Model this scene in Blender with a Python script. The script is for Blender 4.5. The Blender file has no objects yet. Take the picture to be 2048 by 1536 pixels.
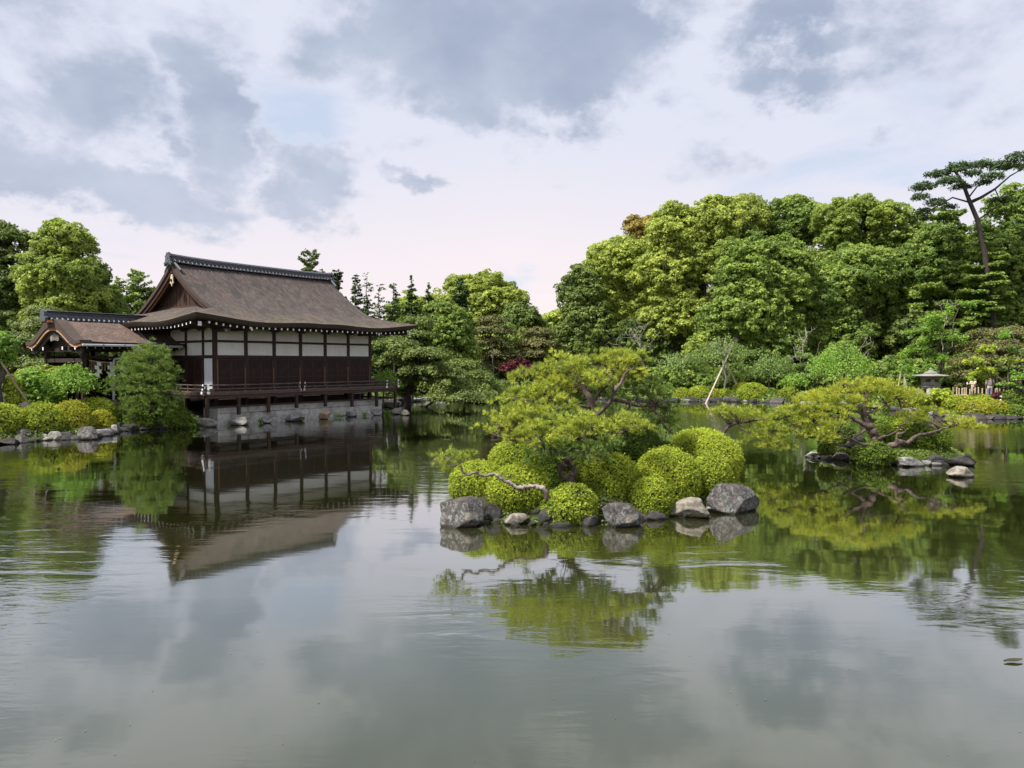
import bpy, bmesh, math, random
import numpy as np
from mathutils import Vector, Matrix, noise as mnoise

sc = bpy.context.scene
COL = sc.collection

# ------------------------------------------------------------------ camera
F_PX, CX, CY, EYE = 1420.0, 1024.0, 768.0, 3.5
PITCH = math.atan(43.0 / F_PX)
cam_d = bpy.data.cameras.new("camera")
cam_d.sensor_width = 36.0
cam_d.lens = 36.0 * F_PX / 2048.0
cam_d.clip_start = 0.1
cam_d.clip_end = 3000.0
cam = bpy.data.objects.new("camera", cam_d)
cam.location = (0, 0, EYE)
cam.rotation_euler = (math.radians(90) - PITCH, 0, 0)
COL.objects.link(cam)
sc.camera = cam

# ------------------------------------------------------------------ render / exposure
sc.view_settings.view_transform = 'Standard'
sc.view_settings.look = 'None'
sc.view_settings.gamma = 1.0
sc.view_settings.exposure = 1.0
sc.view_settings.use_curve_mapping = False
try:
    sc.cycles.use_denoising = True
    sc.cycles.max_bounces = 7
    sc.cycles.diffuse_bounces = 5
    sc.cycles.glossy_bounces = 3
    sc.cycles.transmission_bounces = 4
    sc.cycles.caustics_reflective = False
    sc.cycles.caustics_refractive = False
    sc.cycles.sample_clamp_indirect = 4.0
except Exception:
    pass

# ------------------------------------------------------------------ sun
SUN_DIR = Vector((-0.48, -0.28, 0.83)).normalized()      # towards the sun
sun_d = bpy.data.lights.new("sun", 'SUN')
sun_d.energy = 3.8
sun_d.angle = math.radians(8.0)
sun_d.color = (1.0, 0.965, 0.91)
sun = bpy.data.objects.new("sun", sun_d)
sun.rotation_euler = SUN_DIR.to_track_quat('Z', 'Y').to_euler()
sun.location = (0, 0, 60)
COL.objects.link(sun)

# ------------------------------------------------------------------ world: Nishita sky under broken cloud
def wray(px, py):
    xc = (px - CX) / F_PX
    yc = -(py - CY) / F_PX
    return Vector((xc, math.cos(PITCH) + yc * math.sin(PITCH), -math.sin(PITCH) + yc * math.cos(PITCH)))

world = bpy.data.worlds.new("World")
sc.world = world
world.use_nodes = True
wt = world.node_tree
wt.nodes.clear()

class NT:
    """tiny helper to wire node trees"""
    def __init__(s, tree):
        s.t = tree
    def n(s, typ, **kw):
        nd = s.t.nodes.new(typ)
        for k, v in kw.items():
            setattr(nd, k, v)
        return nd
    def put(s, sock, v):
        if isinstance(v, bpy.types.NodeSocket):
            s.t.links.new(v, sock)
        else:
            sock.default_value = v
    def math(s, op, a, b=0.0, c=None, clamp=False):
        nd = s.n('ShaderNodeMath', operation=op, use_clamp=clamp)
        s.put(nd.inputs[0], a); s.put(nd.inputs[1], b)
        if c is not None:
            s.put(nd.inputs[2], c)
        return nd.outputs[0]
    def vec(s, op, a, b=(0, 0, 0)):
        nd = s.n('ShaderNodeVectorMath', operation=op)
        s.put(nd.inputs[0], a)
        if op == 'SCALE':
            s.put(nd.inputs['Scale'], b)
        else:
            s.put(nd.inputs[1], b)
        return nd.outputs['Value'] if op in ('LENGTH', 'DOT_PRODUCT') else nd.outputs[0]
    def noise(s, vec, scale, detail=4.0, rough=0.55, dist=0.0, out='Fac'):
        nd = s.n('ShaderNodeTexNoise')
        if vec is not None:
            s.put(nd.inputs['Vector'], vec)
        nd.inputs['Scale'].default_value = scale
        nd.inputs['Detail'].default_value = detail
        nd.inputs['Roughness'].default_value = rough
        nd.inputs['Distortion'].default_value = dist
        return nd.outputs[out]
    def ramp(s, fac, stops, interp='LINEAR'):
        nd = s.n('ShaderNodeValToRGB')
        cr = nd.color_ramp
        cr.interpolation = interp
        while len(cr.elements) < len(stops):
            cr.elements.new(0.5)
        for e, (p, c) in zip(cr.elements, stops):
            e.position = p
            e.color = (c[0], c[1], c[2], 1.0) if not isinstance(c, (int, float)) else (c, c, c, 1.0)
        s.put(nd.inputs[0], fac)
        return nd.outputs[0]
    def mix(s, fac, a, b, blend='MIX'):
        nd = s.n('ShaderNodeMix', data_type='RGBA', blend_type=blend)
        s.put(nd.inputs['Factor'], fac)
        s.put(nd.inputs['A'], a if isinstance(a, bpy.types.NodeSocket) else (*a, 1.0))
        s.put(nd.inputs['B'], b if isinstance(b, bpy.types.NodeSocket) else (*b, 1.0))
        return nd.outputs['Result']
    def smooth(s, v, lo, hi):
        nd = s.n('ShaderNodeMapRange', interpolation_type='SMOOTHSTEP')
        s.put(nd.inputs[0], v)
        nd.inputs[1].default_value = lo
        nd.inputs[2].default_value = hi
        nd.inputs[3].default_value = 0.0
        nd.inputs[4].default_value = 1.0
        return nd.outputs[0]
    def scl(s, v, x, y, z):
        return s.vec('MULTIPLY', v, (x, y, z))

W = NT(wt)
SKY_STRENGTH = 0.1
sky = W.n('ShaderNodeTexSky', sky_type='NISHITA')
sky.sun_disc = False
sky.sun_elevation = math.asin(SUN_DIR.z)
sky.sun_rotation = math.atan2(SUN_DIR.x, SUN_DIR.y)
sky.air_density = 1.0
sky.dust_density = 1.5
tc = W.n('ShaderNodeTexCoord')
d0 = W.vec('NORMALIZE', tc.outputs['Generated'])
sep = W.n('ShaderNodeSeparateXYZ'); W.put(sep.inputs[0], d0)
zc = W.math('ADD', W.math('MAXIMUM', sep.outputs['Z'], 0.0), 0.16)
cmb = W.n('ShaderNodeCombineXYZ')
W.put(cmb.inputs[0], W.math('DIVIDE', sep.outputs['X'], zc))
W.put(cmb.inputs[1], W.math('DIVIDE', sep.outputs['Y'], zc))
cmb.inputs[2].default_value = 0.37
plane = cmb.outputs[0]                                   # position on a flat cloud deck
n_big = W.noise(plane, 0.75, 7.0, 0.56, 0.25)
lump = W.scl(d0, 1.0, 1.0, 1.5)
n_mid = W.noise(lump, 5.2, 8.0, 0.56, 0.15)
n_fine = W.noise(lump, 15.0, 7.0, 0.6, 0.1)
warp = W.vec('SUBTRACT', W.noise(lump, 4.0, 7.0, 0.62, 0.0, out='Color'), (0.5, 0.5, 0.5))
dw = W.vec('ADD', d0, W.vec('SCALE', warp, 0.34))
# heavy grey cloud banks: direction, angular half-sizes across and up, weight
banks = [((960, 80), .22, .10, 1.0), ((1130, 150), .15, .07, .8), ((1090, -10), .20, .09, .55), ((840, 170), .12, .06, .7), ((70, 130), .12, .085, .8), ((40, 260), .13, .05, .85), ((220, 345), .19, .062, 1.05), ((130, 390), .12, .035, .7),
         ((330, 410), .10, .045, .7), ((430, 205), .085, .10, .95), ((640, 345), .095, .055, .85), ((690, 400), .05, .03, .5),
         ((880, 398), .07, .022, .6), ((1580, 100), .11, .035, .55), ((1735, 262), .07, .03, .5), ((1250, 205), .11, .05, .45),
         ((200, 20), .30, .06, .6), ((1960, 190), .16, .09, .38), ((1500, 330), .3, .03, .22), ((640, -190), .3, .12, .7), ((1650, -220), .3, .12, .55), ((1880, 60), .14, .06, .4), ((560, 330), .06, .03, .6)]
acc = None
for (bp, sx, sz, wgt) in banks:
    c = wray(*bp).normalized()
    dd = W.vec('SUBTRACT', dw, (c.x, c.y, c.z))
    ln = W.vec('LENGTH', W.scl(dd, 1.0 / sx, 0.8 / max(sx, sz), 1.0 / sz))
    g = W.math('MULTIPLY', W.math('SUBTRACT', 1.0, W.smooth(ln, 0.25, 1.5)), wgt)
    acc = g if acc is None else W.math('MAXIMUM', acc, g)
detail = W.math('ADD', W.math('MULTIPLY', W.math('SUBTRACT', n_mid, 0.5), 1.7), W.math('MULTIPLY', W.math('SUBTRACT', n_fine, 0.5), 0.85))
dens = W.math('ADD', acc, detail)
dens = W.math('ADD', dens, W.math('MULTIPLY', W.math('SUBTRACT', n_big, 0.5), 0.45))
k = 1.0 / SKY_STRENGTH
def up(c):
    return (c[0] * k, c[1] * k, c[2] * k)
elev = W.smooth(W.math('ADD', sep.outputs['Z'], W.math('MULTIPLY', W.math('ABSOLUTE', sep.outputs['X']), .12)), 0.06, 0.36)
bright = W.mix(elev, up((.50, .448, .458)), up((.38, .396, .46)))
greyc = W.mix(elev, up((.325, .335, .385)), up((.187, .22, .295)))
shade = W.smooth(W.math('ADD', n_mid, W.math('MULTIPLY', n_big, .6)), 0.52, 1.08)      # thicker and thinner parts of one bank
greyc = W.mix(shade, up((.30, .328, .392)), greyc)
c1 = W.mix(W.smooth(dens, 0.20, 0.76), bright, greyc)
hole = W.math('MULTIPLY', W.smooth(W.noise(plane, 1.35, 6.0, 0.55, 0.3), 0.55, 0.72), W.math('SUBTRACT', 1.0, W.smooth(dens, 0.1, 0.6)))
blue = W.mix(0.55, sky.outputs[0], up((.31, .355, .43)))
c2 = W.mix(W.math('MULTIPLY', hole, 0.65), c1, blue)
bg = W.n('ShaderNodeBackground')
W.put(bg.inputs[0], c2)
bg.inputs[1].default_value = SKY_STRENGTH
wo = W.n('ShaderNodeOutputWorld')
wt.links.new(bg.outputs[0], wo.inputs[0])

# ------------------------------------------------------------------ picture <-> place
def P(px, py, depth):
    """the point that the photograph shows at (px, py), at a distance of depth metres along the view"""
    r = wray(px, py)
    t = depth / r.y
    return Vector((r.x * t, depth, EYE + r.z * t))
def G(px, py, z=0.0):
    r = wray(px, py)
    t = (z - EYE) / r.z
    return Vector((r.x * t, r.y * t, z))
def m_per_px(depth):
    return depth / F_PX

# ------------------------------------------------------------------ objects, labels, meshes
def tag(o, label=None, cat=None, group=None, kind=None):
    if label: o['label'] = label
    if cat: o['category'] = cat
    if group: o['group'] = group
    if kind: o['kind'] = kind
    return o

def thing(name, label, cat, loc=(0, 0, 0), rz=0.0, group=None):
    o = bpy.data.objects.new(name, None)
    o.empty_display_size = 0.2
    o.location = loc
    o.rotation_euler = (0, 0, rz)
    COL.objects.link(o)
    return tag(o, label, cat, group)

def link(name, me, parent=None, loc=None, kind=None):
    o = bpy.data.objects.new(name, me)
    COL.objects.link(o)
    if parent is not None: o.parent = parent
    if loc is not None: o.location = loc
    if kind: o['kind'] = kind
    return o

def np_mesh(name, V, Fa, mat, tint=None, smooth=False):
    """mesh from a vertex array and an array of equal-sided faces (or a list of such arrays)"""
    V = np.ascontiguousarray(V, dtype=np.float32)
    fl = Fa if isinstance(Fa, list) else [Fa]
    fl = [np.asarray(f, dtype=np.int32) for f in fl if len(f)]
    me = bpy.data.meshes.new(name)
    me.vertices.add(len(V))
    me.vertices.foreach_set('co', V.ravel())
    nl = sum(f.size for f in fl)
    nf = sum(len(f) for f in fl)
    me.loops.add(nl)
    me.polygons.add(nf)
    me.loops.foreach_set('vertex_index', np.concatenate([f.ravel() for f in fl]))
    tot = np.concatenate([np.full(len(f), f.shape[1], dtype=np.int32) for f in fl])
    st = np.concatenate([[0], np.cumsum(tot)[:-1]]).astype(np.int32)
    me.polygons.foreach_set('loop_start', st)
    me.polygons.foreach_set('loop_total', tot)
    if smooth:
        me.polygons.foreach_set('use_smooth', np.ones(nf, dtype=bool))
    if tint is not None:
        at = me.attributes.new('tint', 'FLOAT', 'POINT')
        at.data.foreach_set('value', np.ascontiguousarray(tint, dtype=np.float32))
    me.update(calc_edges=True)
    if mat is not None:
        me.materials.append(mat)
    return me

class MB:
    """collects boxes, bars, tubes and loose polygons and links them as ONE mesh object"""
    def __init__(s):
        s.v, s.f = [], []
    def add(s, vs, fs):
        b = len(s.v)
        s.v += [tuple(p) for p in vs]
        s.f += [tuple(i + b for i in f) for f in fs]
        return s
    def box(s, lo, hi, bev=0.0):
        x0, y0, z0 = lo; x1, y1, z1 = hi
        if bev <= 0:
            vs = [(x0, y0, z0), (x1, y0, z0), (x1, y1, z0), (x0, y1, z0), (x0, y0, z1), (x1, y0, z1), (x1, y1, z1), (x0, y1, z1)]
            fs = [(0, 3, 2, 1), (4, 5, 6, 7), (0, 1, 5, 4), (1, 2, 6, 5), (2, 3, 7, 6), (3, 0, 4, 7)]
            return s.add(vs, fs)
        b = min(bev, (x1 - x0) * .45, (y1 - y0) * .45, (z1 - z0) * .45)
        vs, idx = [], {}
        for i, (x, xx) in enumerate(((x0, x0 + b), (x1, x1 - b))):
            for j, (y, yy) in enumerate(((y0, y0 + b), (y1, y1 - b))):
                for k_, (z, zz) in enumerate(((z0, z0 + b), (z1, z1 - b))):
                    idx[(i, j, k_, 0)] = len(vs); vs.append((x, yy, zz))
                    idx[(i, j, k_, 1)] = len(vs); vs.append((xx, y, zz))
                    idx[(i, j, k_, 2)] = len(vs); vs.append((xx, yy, z))
        I = idx
        fs = []
        for i in (0, 1):
            q = [I[(i, 0, 0, 0)], I[(i, 1, 0, 0)], I[(i, 1, 1, 0)], I[(i, 0, 1, 0)]]
            fs.append(tuple(q if i else q[::-1]))
            q = [I[(0, i, 0, 1)], I[(1, i, 0, 1)], I[(1, i, 1, 1)], I[(0, i, 1, 1)]]
            fs.append(tuple(q[::-1] if i else q))
            q = [I[(0, 0, i, 2)], I[(1, 0, i, 2)], I[(1, 1, i, 2)], I[(0, 1, i, 2)]]
            fs.append(tuple(q if i else q[::-1]))
        for a in (0, 1):
            for c in (0, 1):
                fs.append((I[(a, c, 0, 0)], I[(a, c, 1, 0)], I[(a, c, 1, 1)], I[(a, c, 0, 1)]))
                fs.append((I[(a, 0, c, 0)], I[(a, 1, c, 0)], I[(a, 1, c, 2)], I[(a, 0, c, 2)]))
                fs.append((I[(0, a, c, 1)], I[(1, a, c, 1)], I[(1, a, c, 2)], I[(0, a, c, 2)]))
        for i in (0, 1):
            for j in (0, 1):
                for k_ in (0, 1):
                    fs.append((I[(i, j, k_, 0)], I[(i, j, k_, 1)], I[(i, j, k_, 2)]))
        return s.add(vs, fs)
    def tube(s, pts, rad, n=7, cap=True):
        pts = [Vector(p) for p in pts]
        m = len(pts)
        if isinstance(rad, (int, float)): rad = [rad] * m
        prev = None
        rings = []
        base = len(s.v)
        for i, p in enumerate(pts):
            t = (pts[min(i + 1, m - 1)] - pts[max(i - 1, 0)])
            if t.length < 1e-9: t = Vector((0, 0, 1))
            t.normalize()
            if prev is None:
                a = Vector((1, 0, 0)) if abs(t.x) < .8 else Vector((0, 1, 0))
                u = t.cross(a).normalized()
            else:
                u = (prev - t * prev.dot(t))
                u = u.normalized() if u.length > 1e-6 else t.orthogonal().normalized()
            prev = u
            w = t.cross(u)
            ring = []
            for j in range(n):
                an = 2 * math.pi * j / n
                ring.append(len(s.v))
                s.v.append(tuple(p + (u * math.cos(an) + w * math.sin(an)) * rad[i]))
            rings.append(ring)
        for a, b in zip(rings[:-1], rings[1:]):
            for j in range(n):
                s.f.append((a[j], a[(j + 1) % n], b[(j + 1) % n], b[j]))
        if cap:
            s.f.append(tuple(rings[0][::-1]))
            s.f.append(tuple(rings[-1]))
        return s
    def lathe(s, prof, n=16, center=(0, 0, 0), flat=1.0):
        cx, cy, cz = center
        rings = []
        for (r, z) in prof:
            ring = []
            for j in range(n):
                a = 2 * math.pi * (j + .5) / n
                ring.append(len(s.v))
                s.v.append((cx + r * math.cos(a), cy + r * math.sin(a) * flat, cz + z))
            rings.append(ring)
        for a, b in zip(rings[:-1], rings[1:]):
            for j in range(n):
                s.f.append((a[j], a[(j + 1) % n], b[(j + 1) % n], b[j]))
        s.f.append(tuple(rings[0][::-1])); s.f.append(tuple(rings[-1]))
        return s
    def prism(s, poly, axis, lo, hi):
        """a polygon (2-D points) pushed from lo to hi along axis x, y or z"""
        def put(a, b, t):
            return {'x': (t, a, b), 'y': (a, t, b), 'z': (a, b, t)}[axis]
        m = len(poly)
        vs = [put(a, b, lo) for a, b in poly] + [put(a, b, hi) for a, b in poly]
        fs = [tuple(range(m))[::-1], tuple(range(m, 2 * m))] + [(i, (i + 1) % m, m + (i + 1) % m, m + i) for i in range(m)]
        return s.add(vs, fs)
    def grid(s, rows):
        """rows of equally many points -> a sheet of quads"""
        b = len(s.v)
        nr, nc = len(rows), len(rows[0])
        for r in rows:
            s.v += [tuple(p) for p in r]
        for i in range(nr - 1):
            for j in range(nc - 1):
                a = b + i * nc + j
                s.f.append((a, a + 1, a + nc + 1, a + nc))
        return s
    def mesh(s, name, mat, smooth=False):
        me = bpy.data.meshes.new(name)
        me.from_pydata(s.v, [], s.f)
        if smooth:
            me.polygons.foreach_set('use_smooth', np.ones(len(me.polygons), dtype=bool))
        if mat is not None: me.materials.append(mat)
        me.update()
        return me
    def build(s, name, mat, parent=None, smooth=False, kind=None, loc=None):
        return link(name, s.mesh(name, mat, smooth), parent, loc, kind)

# ------------------------------------------------------------------ materials
MATS = {}
def material(name, rough=0.8, spec=0.3):
    m = bpy.data.materials.new(name)
    m.use_nodes = True
    t = m.node_tree
    b = t.nodes['Principled BSDF']
    b.inputs['Roughness'].default_value = rough
    b.inputs['Specular IOR Level'].default_value = spec
    MATS[name] = m
    return m, NT(t), b

def mat_leaf(name, dark, light, trans=0.3, rough=0.55, spec=0.35):
    """leaves: every leaf (or needle tuft) carries its own shade between an older and a younger leaf colour"""
    m, N, b = material(name, rough, spec)
    at = N.n('ShaderNodeAttribute'); at.attribute_name = 'tint'
    geo = N.n('ShaderNodeNewGeometry')
    v = N.math('ADD', at.outputs['Fac'], N.math('MULTIPLY', N.math('SUBTRACT', geo.outputs['Random Per Island'], .5), .35), clamp=True)
    col = N.mix(v, dark, light)
    N.put(b.inputs['Base Color'], col)
    tr = N.n('ShaderNodeBsdfTranslucent')
    N.put(tr.inputs[0], N.mix(0.5, col, light))
    ms = N.n('ShaderNodeMixShader')
    ms.inputs[0].default_value = trans
    N.t.links.new(b.outputs[0], ms.inputs[1]); N.t.links.new(tr.outputs[0], ms.inputs[2])
    N.t.links.new(ms.outputs[0], N.t.nodes['Material Output'].inputs[0])
    return m

def mat_noise(name, stops, scale, stretch=(1, 1, 1), detail=6, rough=.8, bump=0.0, bscale=None, bdist=0.02, spec=.3, dist=0.0, extra=None):
    m, N, b = material(name, rough, spec)
    t = N.n('ShaderNodeTexCoord')
    v = N.scl(t.outputs['Object'], *stretch)
    f = N.noise(v, scale, detail, .6, dist)
    col = N.ramp(f, stops)
    if extra: col = extra(N, t, v, col)
    N.put(b.inputs['Base Color'], col)
    if bump > 0:
        bp = N.n('ShaderNodeBump')
        bp.inputs['Strength'].default_value = bump
        bp.inputs['Distance'].default_value = bdist
        N.put(bp.inputs['Height'], N.noise(v, bscale or scale * 3, 5, .6))
        N.put(b.inputs['Normal'], bp.outputs[0])
    return m

LEAF = {
    'camphor':   mat_leaf('camphor_leaf', (.17, .235, .035), (.53, .60, .115), .38),
    'camphor_o': mat_leaf('bronze_leaf', (.17, .13, .03), (.46, .37, .07), .3),
    'broad':     mat_leaf('green_leaf', (.105, .18, .036), (.37, .48, .09), .4),
    'broad_y':   mat_leaf('spring_leaf', (.14, .215, .035), (.45, .54, .095), .4),
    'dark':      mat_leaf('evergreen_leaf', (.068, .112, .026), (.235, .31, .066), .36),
    'conifer':   mat_leaf('conifer_spray', (.035, .075, .025), (.13, .20, .055), .25),
    'pine_dull': mat_leaf('dull_pine_needle', (.05, .085, .018), (.225, .285, .052), .25),
    'pine_brown': mat_leaf('brownish_pine_needle', (.07, .08, .024), (.21, .205, .055), .25),
    'pine_bright': mat_leaf('bright_pine_needle', (.18, .255, .035), (.58, .63, .09), .38),
    'pine_deep': mat_leaf('green_pine_needle', (.075, .145, .03), (.31, .42, .08), .35),
    'pine_yellow': mat_leaf('yellow_pine_needle', (.24, .31, .035), (.60, .62, .08), .38),
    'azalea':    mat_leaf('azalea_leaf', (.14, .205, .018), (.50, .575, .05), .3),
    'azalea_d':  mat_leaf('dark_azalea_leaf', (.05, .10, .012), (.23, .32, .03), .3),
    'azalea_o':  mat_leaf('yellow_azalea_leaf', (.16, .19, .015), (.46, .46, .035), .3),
    'maple':     mat_leaf('fresh_maple_leaf', (.11, .23, .03), (.34, .52, .075), .4),
    'maple_y':   mat_leaf('yellow_maple_leaf', (.2, .30, .03), (.50, .58, .06), .4),
    'sage':      mat_leaf('sage_leaf', (.09, .17, .045), (.32, .43, .11), .4),
    'red':       mat_leaf('red_maple_leaf', (.065, .013, .017), (.16, .033, .038), .3),
    'grass':     mat_leaf('grass_blade', (.08, .14, .02), (.24, .32, .05), .3),
}
TWIG = mat_noise('twig_tangle', [(.3, (.018, .018, .008)), (.7, (.035, .04, .012))], 9)
BARK = mat_noise('grey_bark', [(.3, (.05, .042, .035)), (.7, (.16, .135, .115))], 6, (1, 1, .3), bump=.6, bdist=.03)
BARK_D = mat_noise('dark_bark', [(.3, (.025, .02, .017)), (.7, (.075, .06, .05))], 6, (1, 1, .3), bump=.6, bdist=.03)
BARK_R = mat_noise('red_pine_bark', [(.32, (.030, .022, .019)), (.5, (.085, .060, .050)), (.68, (.17, .125, .105)), (.8, (.34, .29, .25))], 5, (1, 1, .6), bump=.8, bdist=.03, dist=.6)
BARK_P = mat_noise('bleached_wood', [(.3, (.17, .15, .13)), (.7, (.42, .38, .34))], 7, (1, 1, .4), bump=.5, bdist=.01)
POLE = mat_noise('peeled_pole', [(.3, (.30, .25, .19)), (.7, (.50, .44, .36))], 4, (1, 1, .3))
POLE_D = mat_noise('brown_pole', [(.3, (.12, .085, .06)), (.7, (.24, .17, .12))], 4, (1, 1, .3))

def roughen(pts, rad, rng, m=5, kink=.22, knob=.14):
    """a limb with the small kinks and swellings of old wood"""
    pts = [Vector(p) for p in pts]
    if isinstance(rad, (int, float)): rad = [rad] * len(pts)
    P_, R_ = [], []
    n = len(pts)
    for i in range(n - 1):
        p0, p1, p2, p3 = pts[max(i - 1, 0)], pts[i], pts[i + 1], pts[min(i + 2, n - 1)]
        for k_ in range(m):
            t_ = k_ / m
            q = .5 * ((2 * p1) + (p2 - p0) * t_ + (2 * p0 - 5 * p1 + 4 * p2 - p3) * t_ * t_ + (3 * p1 - p0 - 3 * p2 + p3) * t_ ** 3)
            r_ = rad[i] + (rad[i + 1] - rad[i]) * t_
            if i + k_: q = q + Vector(rng.normal(size=3)) * r_ * kink
            P_.append(q); R_.append(max(.004, r_ * (1 + knob * (.4 if r_ > .055 else 1) * rng.normal())))
    P_.append(pts[-1]); R_.append(rad[-1])
    return P_, R_

# ------------------------------------------------------------------ foliage arrays
def unit(v):
    return v / np.maximum(np.linalg.norm(v, axis=-1, keepdims=True), 1e-9)

def leaf_quads(Pt, Nr, size, rng, tilt=.6, aspect=.55, fold=.18, lean=None):
    """one folded rhombic leaf per point: vertices (4 per leaf) and quads"""
    n = len(Pt)
    nn = unit(Nr + tilt * rng.normal(size=(n, 3)))
    r2 = rng.normal(size=(n, 3)) if lean is None else lean + .5 * rng.normal(size=(n, 3))
    t = unit(r2 - nn * np.sum(r2 * nn, axis=1, keepdims=True))
    b = np.cross(nn, t)
    L = (np.asarray(size) * (.65 + .7 * rng.random(n)))[:, None]
    Wd = L * aspect
    V = np.empty((n, 4, 3))
    V[:, 0] = Pt - t * L * .5
    V[:, 1] = Pt + b * Wd * .5 + nn * Wd * fold
    V[:, 2] = Pt + t * L * .5
    V[:, 3] = Pt - b * Wd * .5 + nn * Wd * fold
    Fc = np.arange(n * 4, dtype=np.int32).reshape(n, 4)
    return V.reshape(-1, 3), Fc

def leaf_tris(Pt, Nr, size, rng, tilt=.6, aspect=.8):
    """one pointed triangular leaf per point, for crowns that stand far off"""
    n = len(Pt)
    nn = unit(Nr + tilt * rng.normal(size=(n, 3)))
    r2 = rng.normal(size=(n, 3))
    t = unit(r2 - nn * np.sum(r2 * nn, axis=1, keepdims=True))
    b = np.cross(nn, t)
    L = (np.asarray(size) * (.65 + .7 * rng.random(n)))[:, None]
    V = np.empty((n, 3, 3))
    V[:, 0] = Pt - t * L * .45 + b * L * aspect * .5
    V[:, 1] = Pt - t * L * .45 - b * L * aspect * .5
    V[:, 2] = Pt + t * L * .55
    return V.reshape(-1, 3), np.arange(n * 3, dtype=np.int32).reshape(n, 3)

def rosettes(Pt, Nr, size, rng, k=4, spread=.85, aspect=.42):
    """a whorl of k pointed leaves per shoot tip"""
    n = len(Pt)
    nn = unit(Nr + .35 * rng.normal(size=(n, 3)))
    a = unit(np.cross(nn, rng.normal(size=(n, 3))))
    b = np.cross(nn, a)
    V = np.empty((n, k, 3, 3))
    ph = rng.random(n) * 6.28
    for j in range(k):
        an = (ph + j * 6.283 / k + .4 * rng.normal(size=n))[:, None]
        rad = a * np.cos(an) + b * np.sin(an)
        up_ = spread * (.6 + .8 * rng.random(n))[:, None]
        d = unit(nn + rad * up_)
        s_ = unit(np.cross(d, nn) + 1e-6)
        L = (np.asarray(size) * (.7 + .6 * rng.random(n)))[:, None]
        V[:, j, 0] = Pt + d * L * .1 + s_ * L * aspect * .6
        V[:, j, 1] = Pt + d * L
        V[:, j, 2] = Pt + d * L * .1 - s_ * L * aspect * .6
    Fc = np.arange(n * k * 3, dtype=np.int32).reshape(n * k, 3)
    return V.reshape(-1, 3), Fc

def needle_tufts(Pt, Dr, length, width, rng, k=12, spread=.8):
    """a brush of k thin needles per shoot: triangles"""
    n = len(Pt)
    D = np.repeat(unit(Dr), k, axis=0)
    d = unit(D + spread * rng.normal(size=(n * k, 3)) * .6)
    s_ = unit(np.cross(d, rng.normal(size=(n * k, 3))))
    L = np.repeat(np.broadcast_to(np.asarray(length, dtype=float), (n,)) * (.75 + .5 * rng.random(n)), k)[:, None] * (.75 + .4 * rng.random(n * k))[:, None]
    B = np.repeat(Pt, k, axis=0)
    V = np.empty((n * k, 3, 3))
    V[:, 0] = B - s_ * width * .5
    V[:, 1] = B + s_ * width * .5
    V[:, 2] = B + d * L
    return V.reshape(-1, 3), np.arange(n * k * 3, dtype=np.int32).reshape(n * k, 3)

def sprigs(Pt, Dv, rng, m, rad, jit=.35):
    """each shoot bears a little bunch of m tufts"""
    n = len(Pt)
    A = np.repeat(Pt, m, 0); B = np.repeat(Dv, m, 0)
    off = rng.normal(size=(n * m, 3)) * rad * np.array([1, 1, .55])
    return A + off, unit(B + jit * rng.normal(size=(n * m, 3)) + off / rad * .35)

def sphere_dirs(n, rng):
    return unit(rng.normal(size=(n, 3)))

_NK = np.random.default_rng(7)
_WV = [( _NK.normal(size=3), _NK.random() * 6.28) for _ in range(24)]
def fnoise(Pt, freq):
    """smooth cheap 3-D noise, about -1..1"""
    s = np.zeros(len(Pt))
    for i, (w, p) in enumerate(_WV[:10]):
        s += np.sin(Pt @ (w * freq) + p + 1.7 * np.sin(Pt @ (_WV[i + 10][0] * freq * .7) + i))
    return s / 4.5

# ------------------------------------------------------------------ the hall's own axes (needed for the shoreline)
HALL_O = Vector((-16.83, 40.25, 0.0))
HALL_A = math.atan2(0.7943, 0.6075)
HD = Vector((0.6075, 0.7943, 0)); HN = Vector((-0.7943, 0.6075, 0))
def hall(X, Y, Z=0.0):
    return HALL_O + HD * X + HN * Y + Vector((0, 0, Z))

# ------------------------------------------------------------------ ground with the pond basin
shore = [(-70, -40), (70, -40), (70, 41), (45, 42.5)]
shore += [tuple(G(px, py)[:2]) for px, py in ((2048, 838), (1960, 838), (1905, 836), (1880, 832), (1835, 826), (1790, 820), (1700, 814), (1560, 806), (1480, 803.5), (1345, 803))]
shore += [(9, 67), (4, 69), tuple(G(1000, 797)[:2]), (-6.5, 67.5), (-9.5, 63), (-10.5, 58), (-9.2, 53.5)]
shore += [tuple(hall(X, Y)[:2]) for X, Y in ((13.4, 1.2), (12.9, -1.0), (11.8, -.95), (-.5, -.95), (-1.6, -.2))]
shore += [tuple(G(px, py)[:2]) for px, py in ((365, 856), (300, 857), (235, 862), (180, 876), (120, 879), (0, 887))]
shore += [(-30, 27.5), (-70, 22)]
SH = np.array(shore)

def shore_dist(X, Y):
    """distance to the waterline, negative over the pond"""
    Pt = np.stack([np.ravel(X), np.ravel(Y)], 1)
    best = np.full(len(Pt), 1e9)
    inside = np.zeros(len(Pt), dtype=bool)
    for i in range(len(SH)):
        a, b = SH[i], SH[(i + 1) % len(SH)]
        ab = b - a
        t = np.clip(((Pt - a) @ ab) / (ab @ ab), 0, 1)
        best = np.minimum(best, np.linalg.norm(Pt - (a + t[:, None] * ab), axis=1))
        cross = (a[1] > Pt[:, 1]) != (b[1] > Pt[:, 1])
        with np.errstate(divide='ignore', invalid='ignore'):
            xi = (b[0] - a[0]) * (Pt[:, 1] - a[1]) / (b[1] - a[1] + 1e-12) + a[0]
        inside ^= cross & (Pt[:, 0] < xi)
    return np.where(inside, -best, best)

def sstep(a, b, x):
    t = np.clip((x - a) / (b - a), 0, 1)
    return t * t * (3 - 2 * t)

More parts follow.
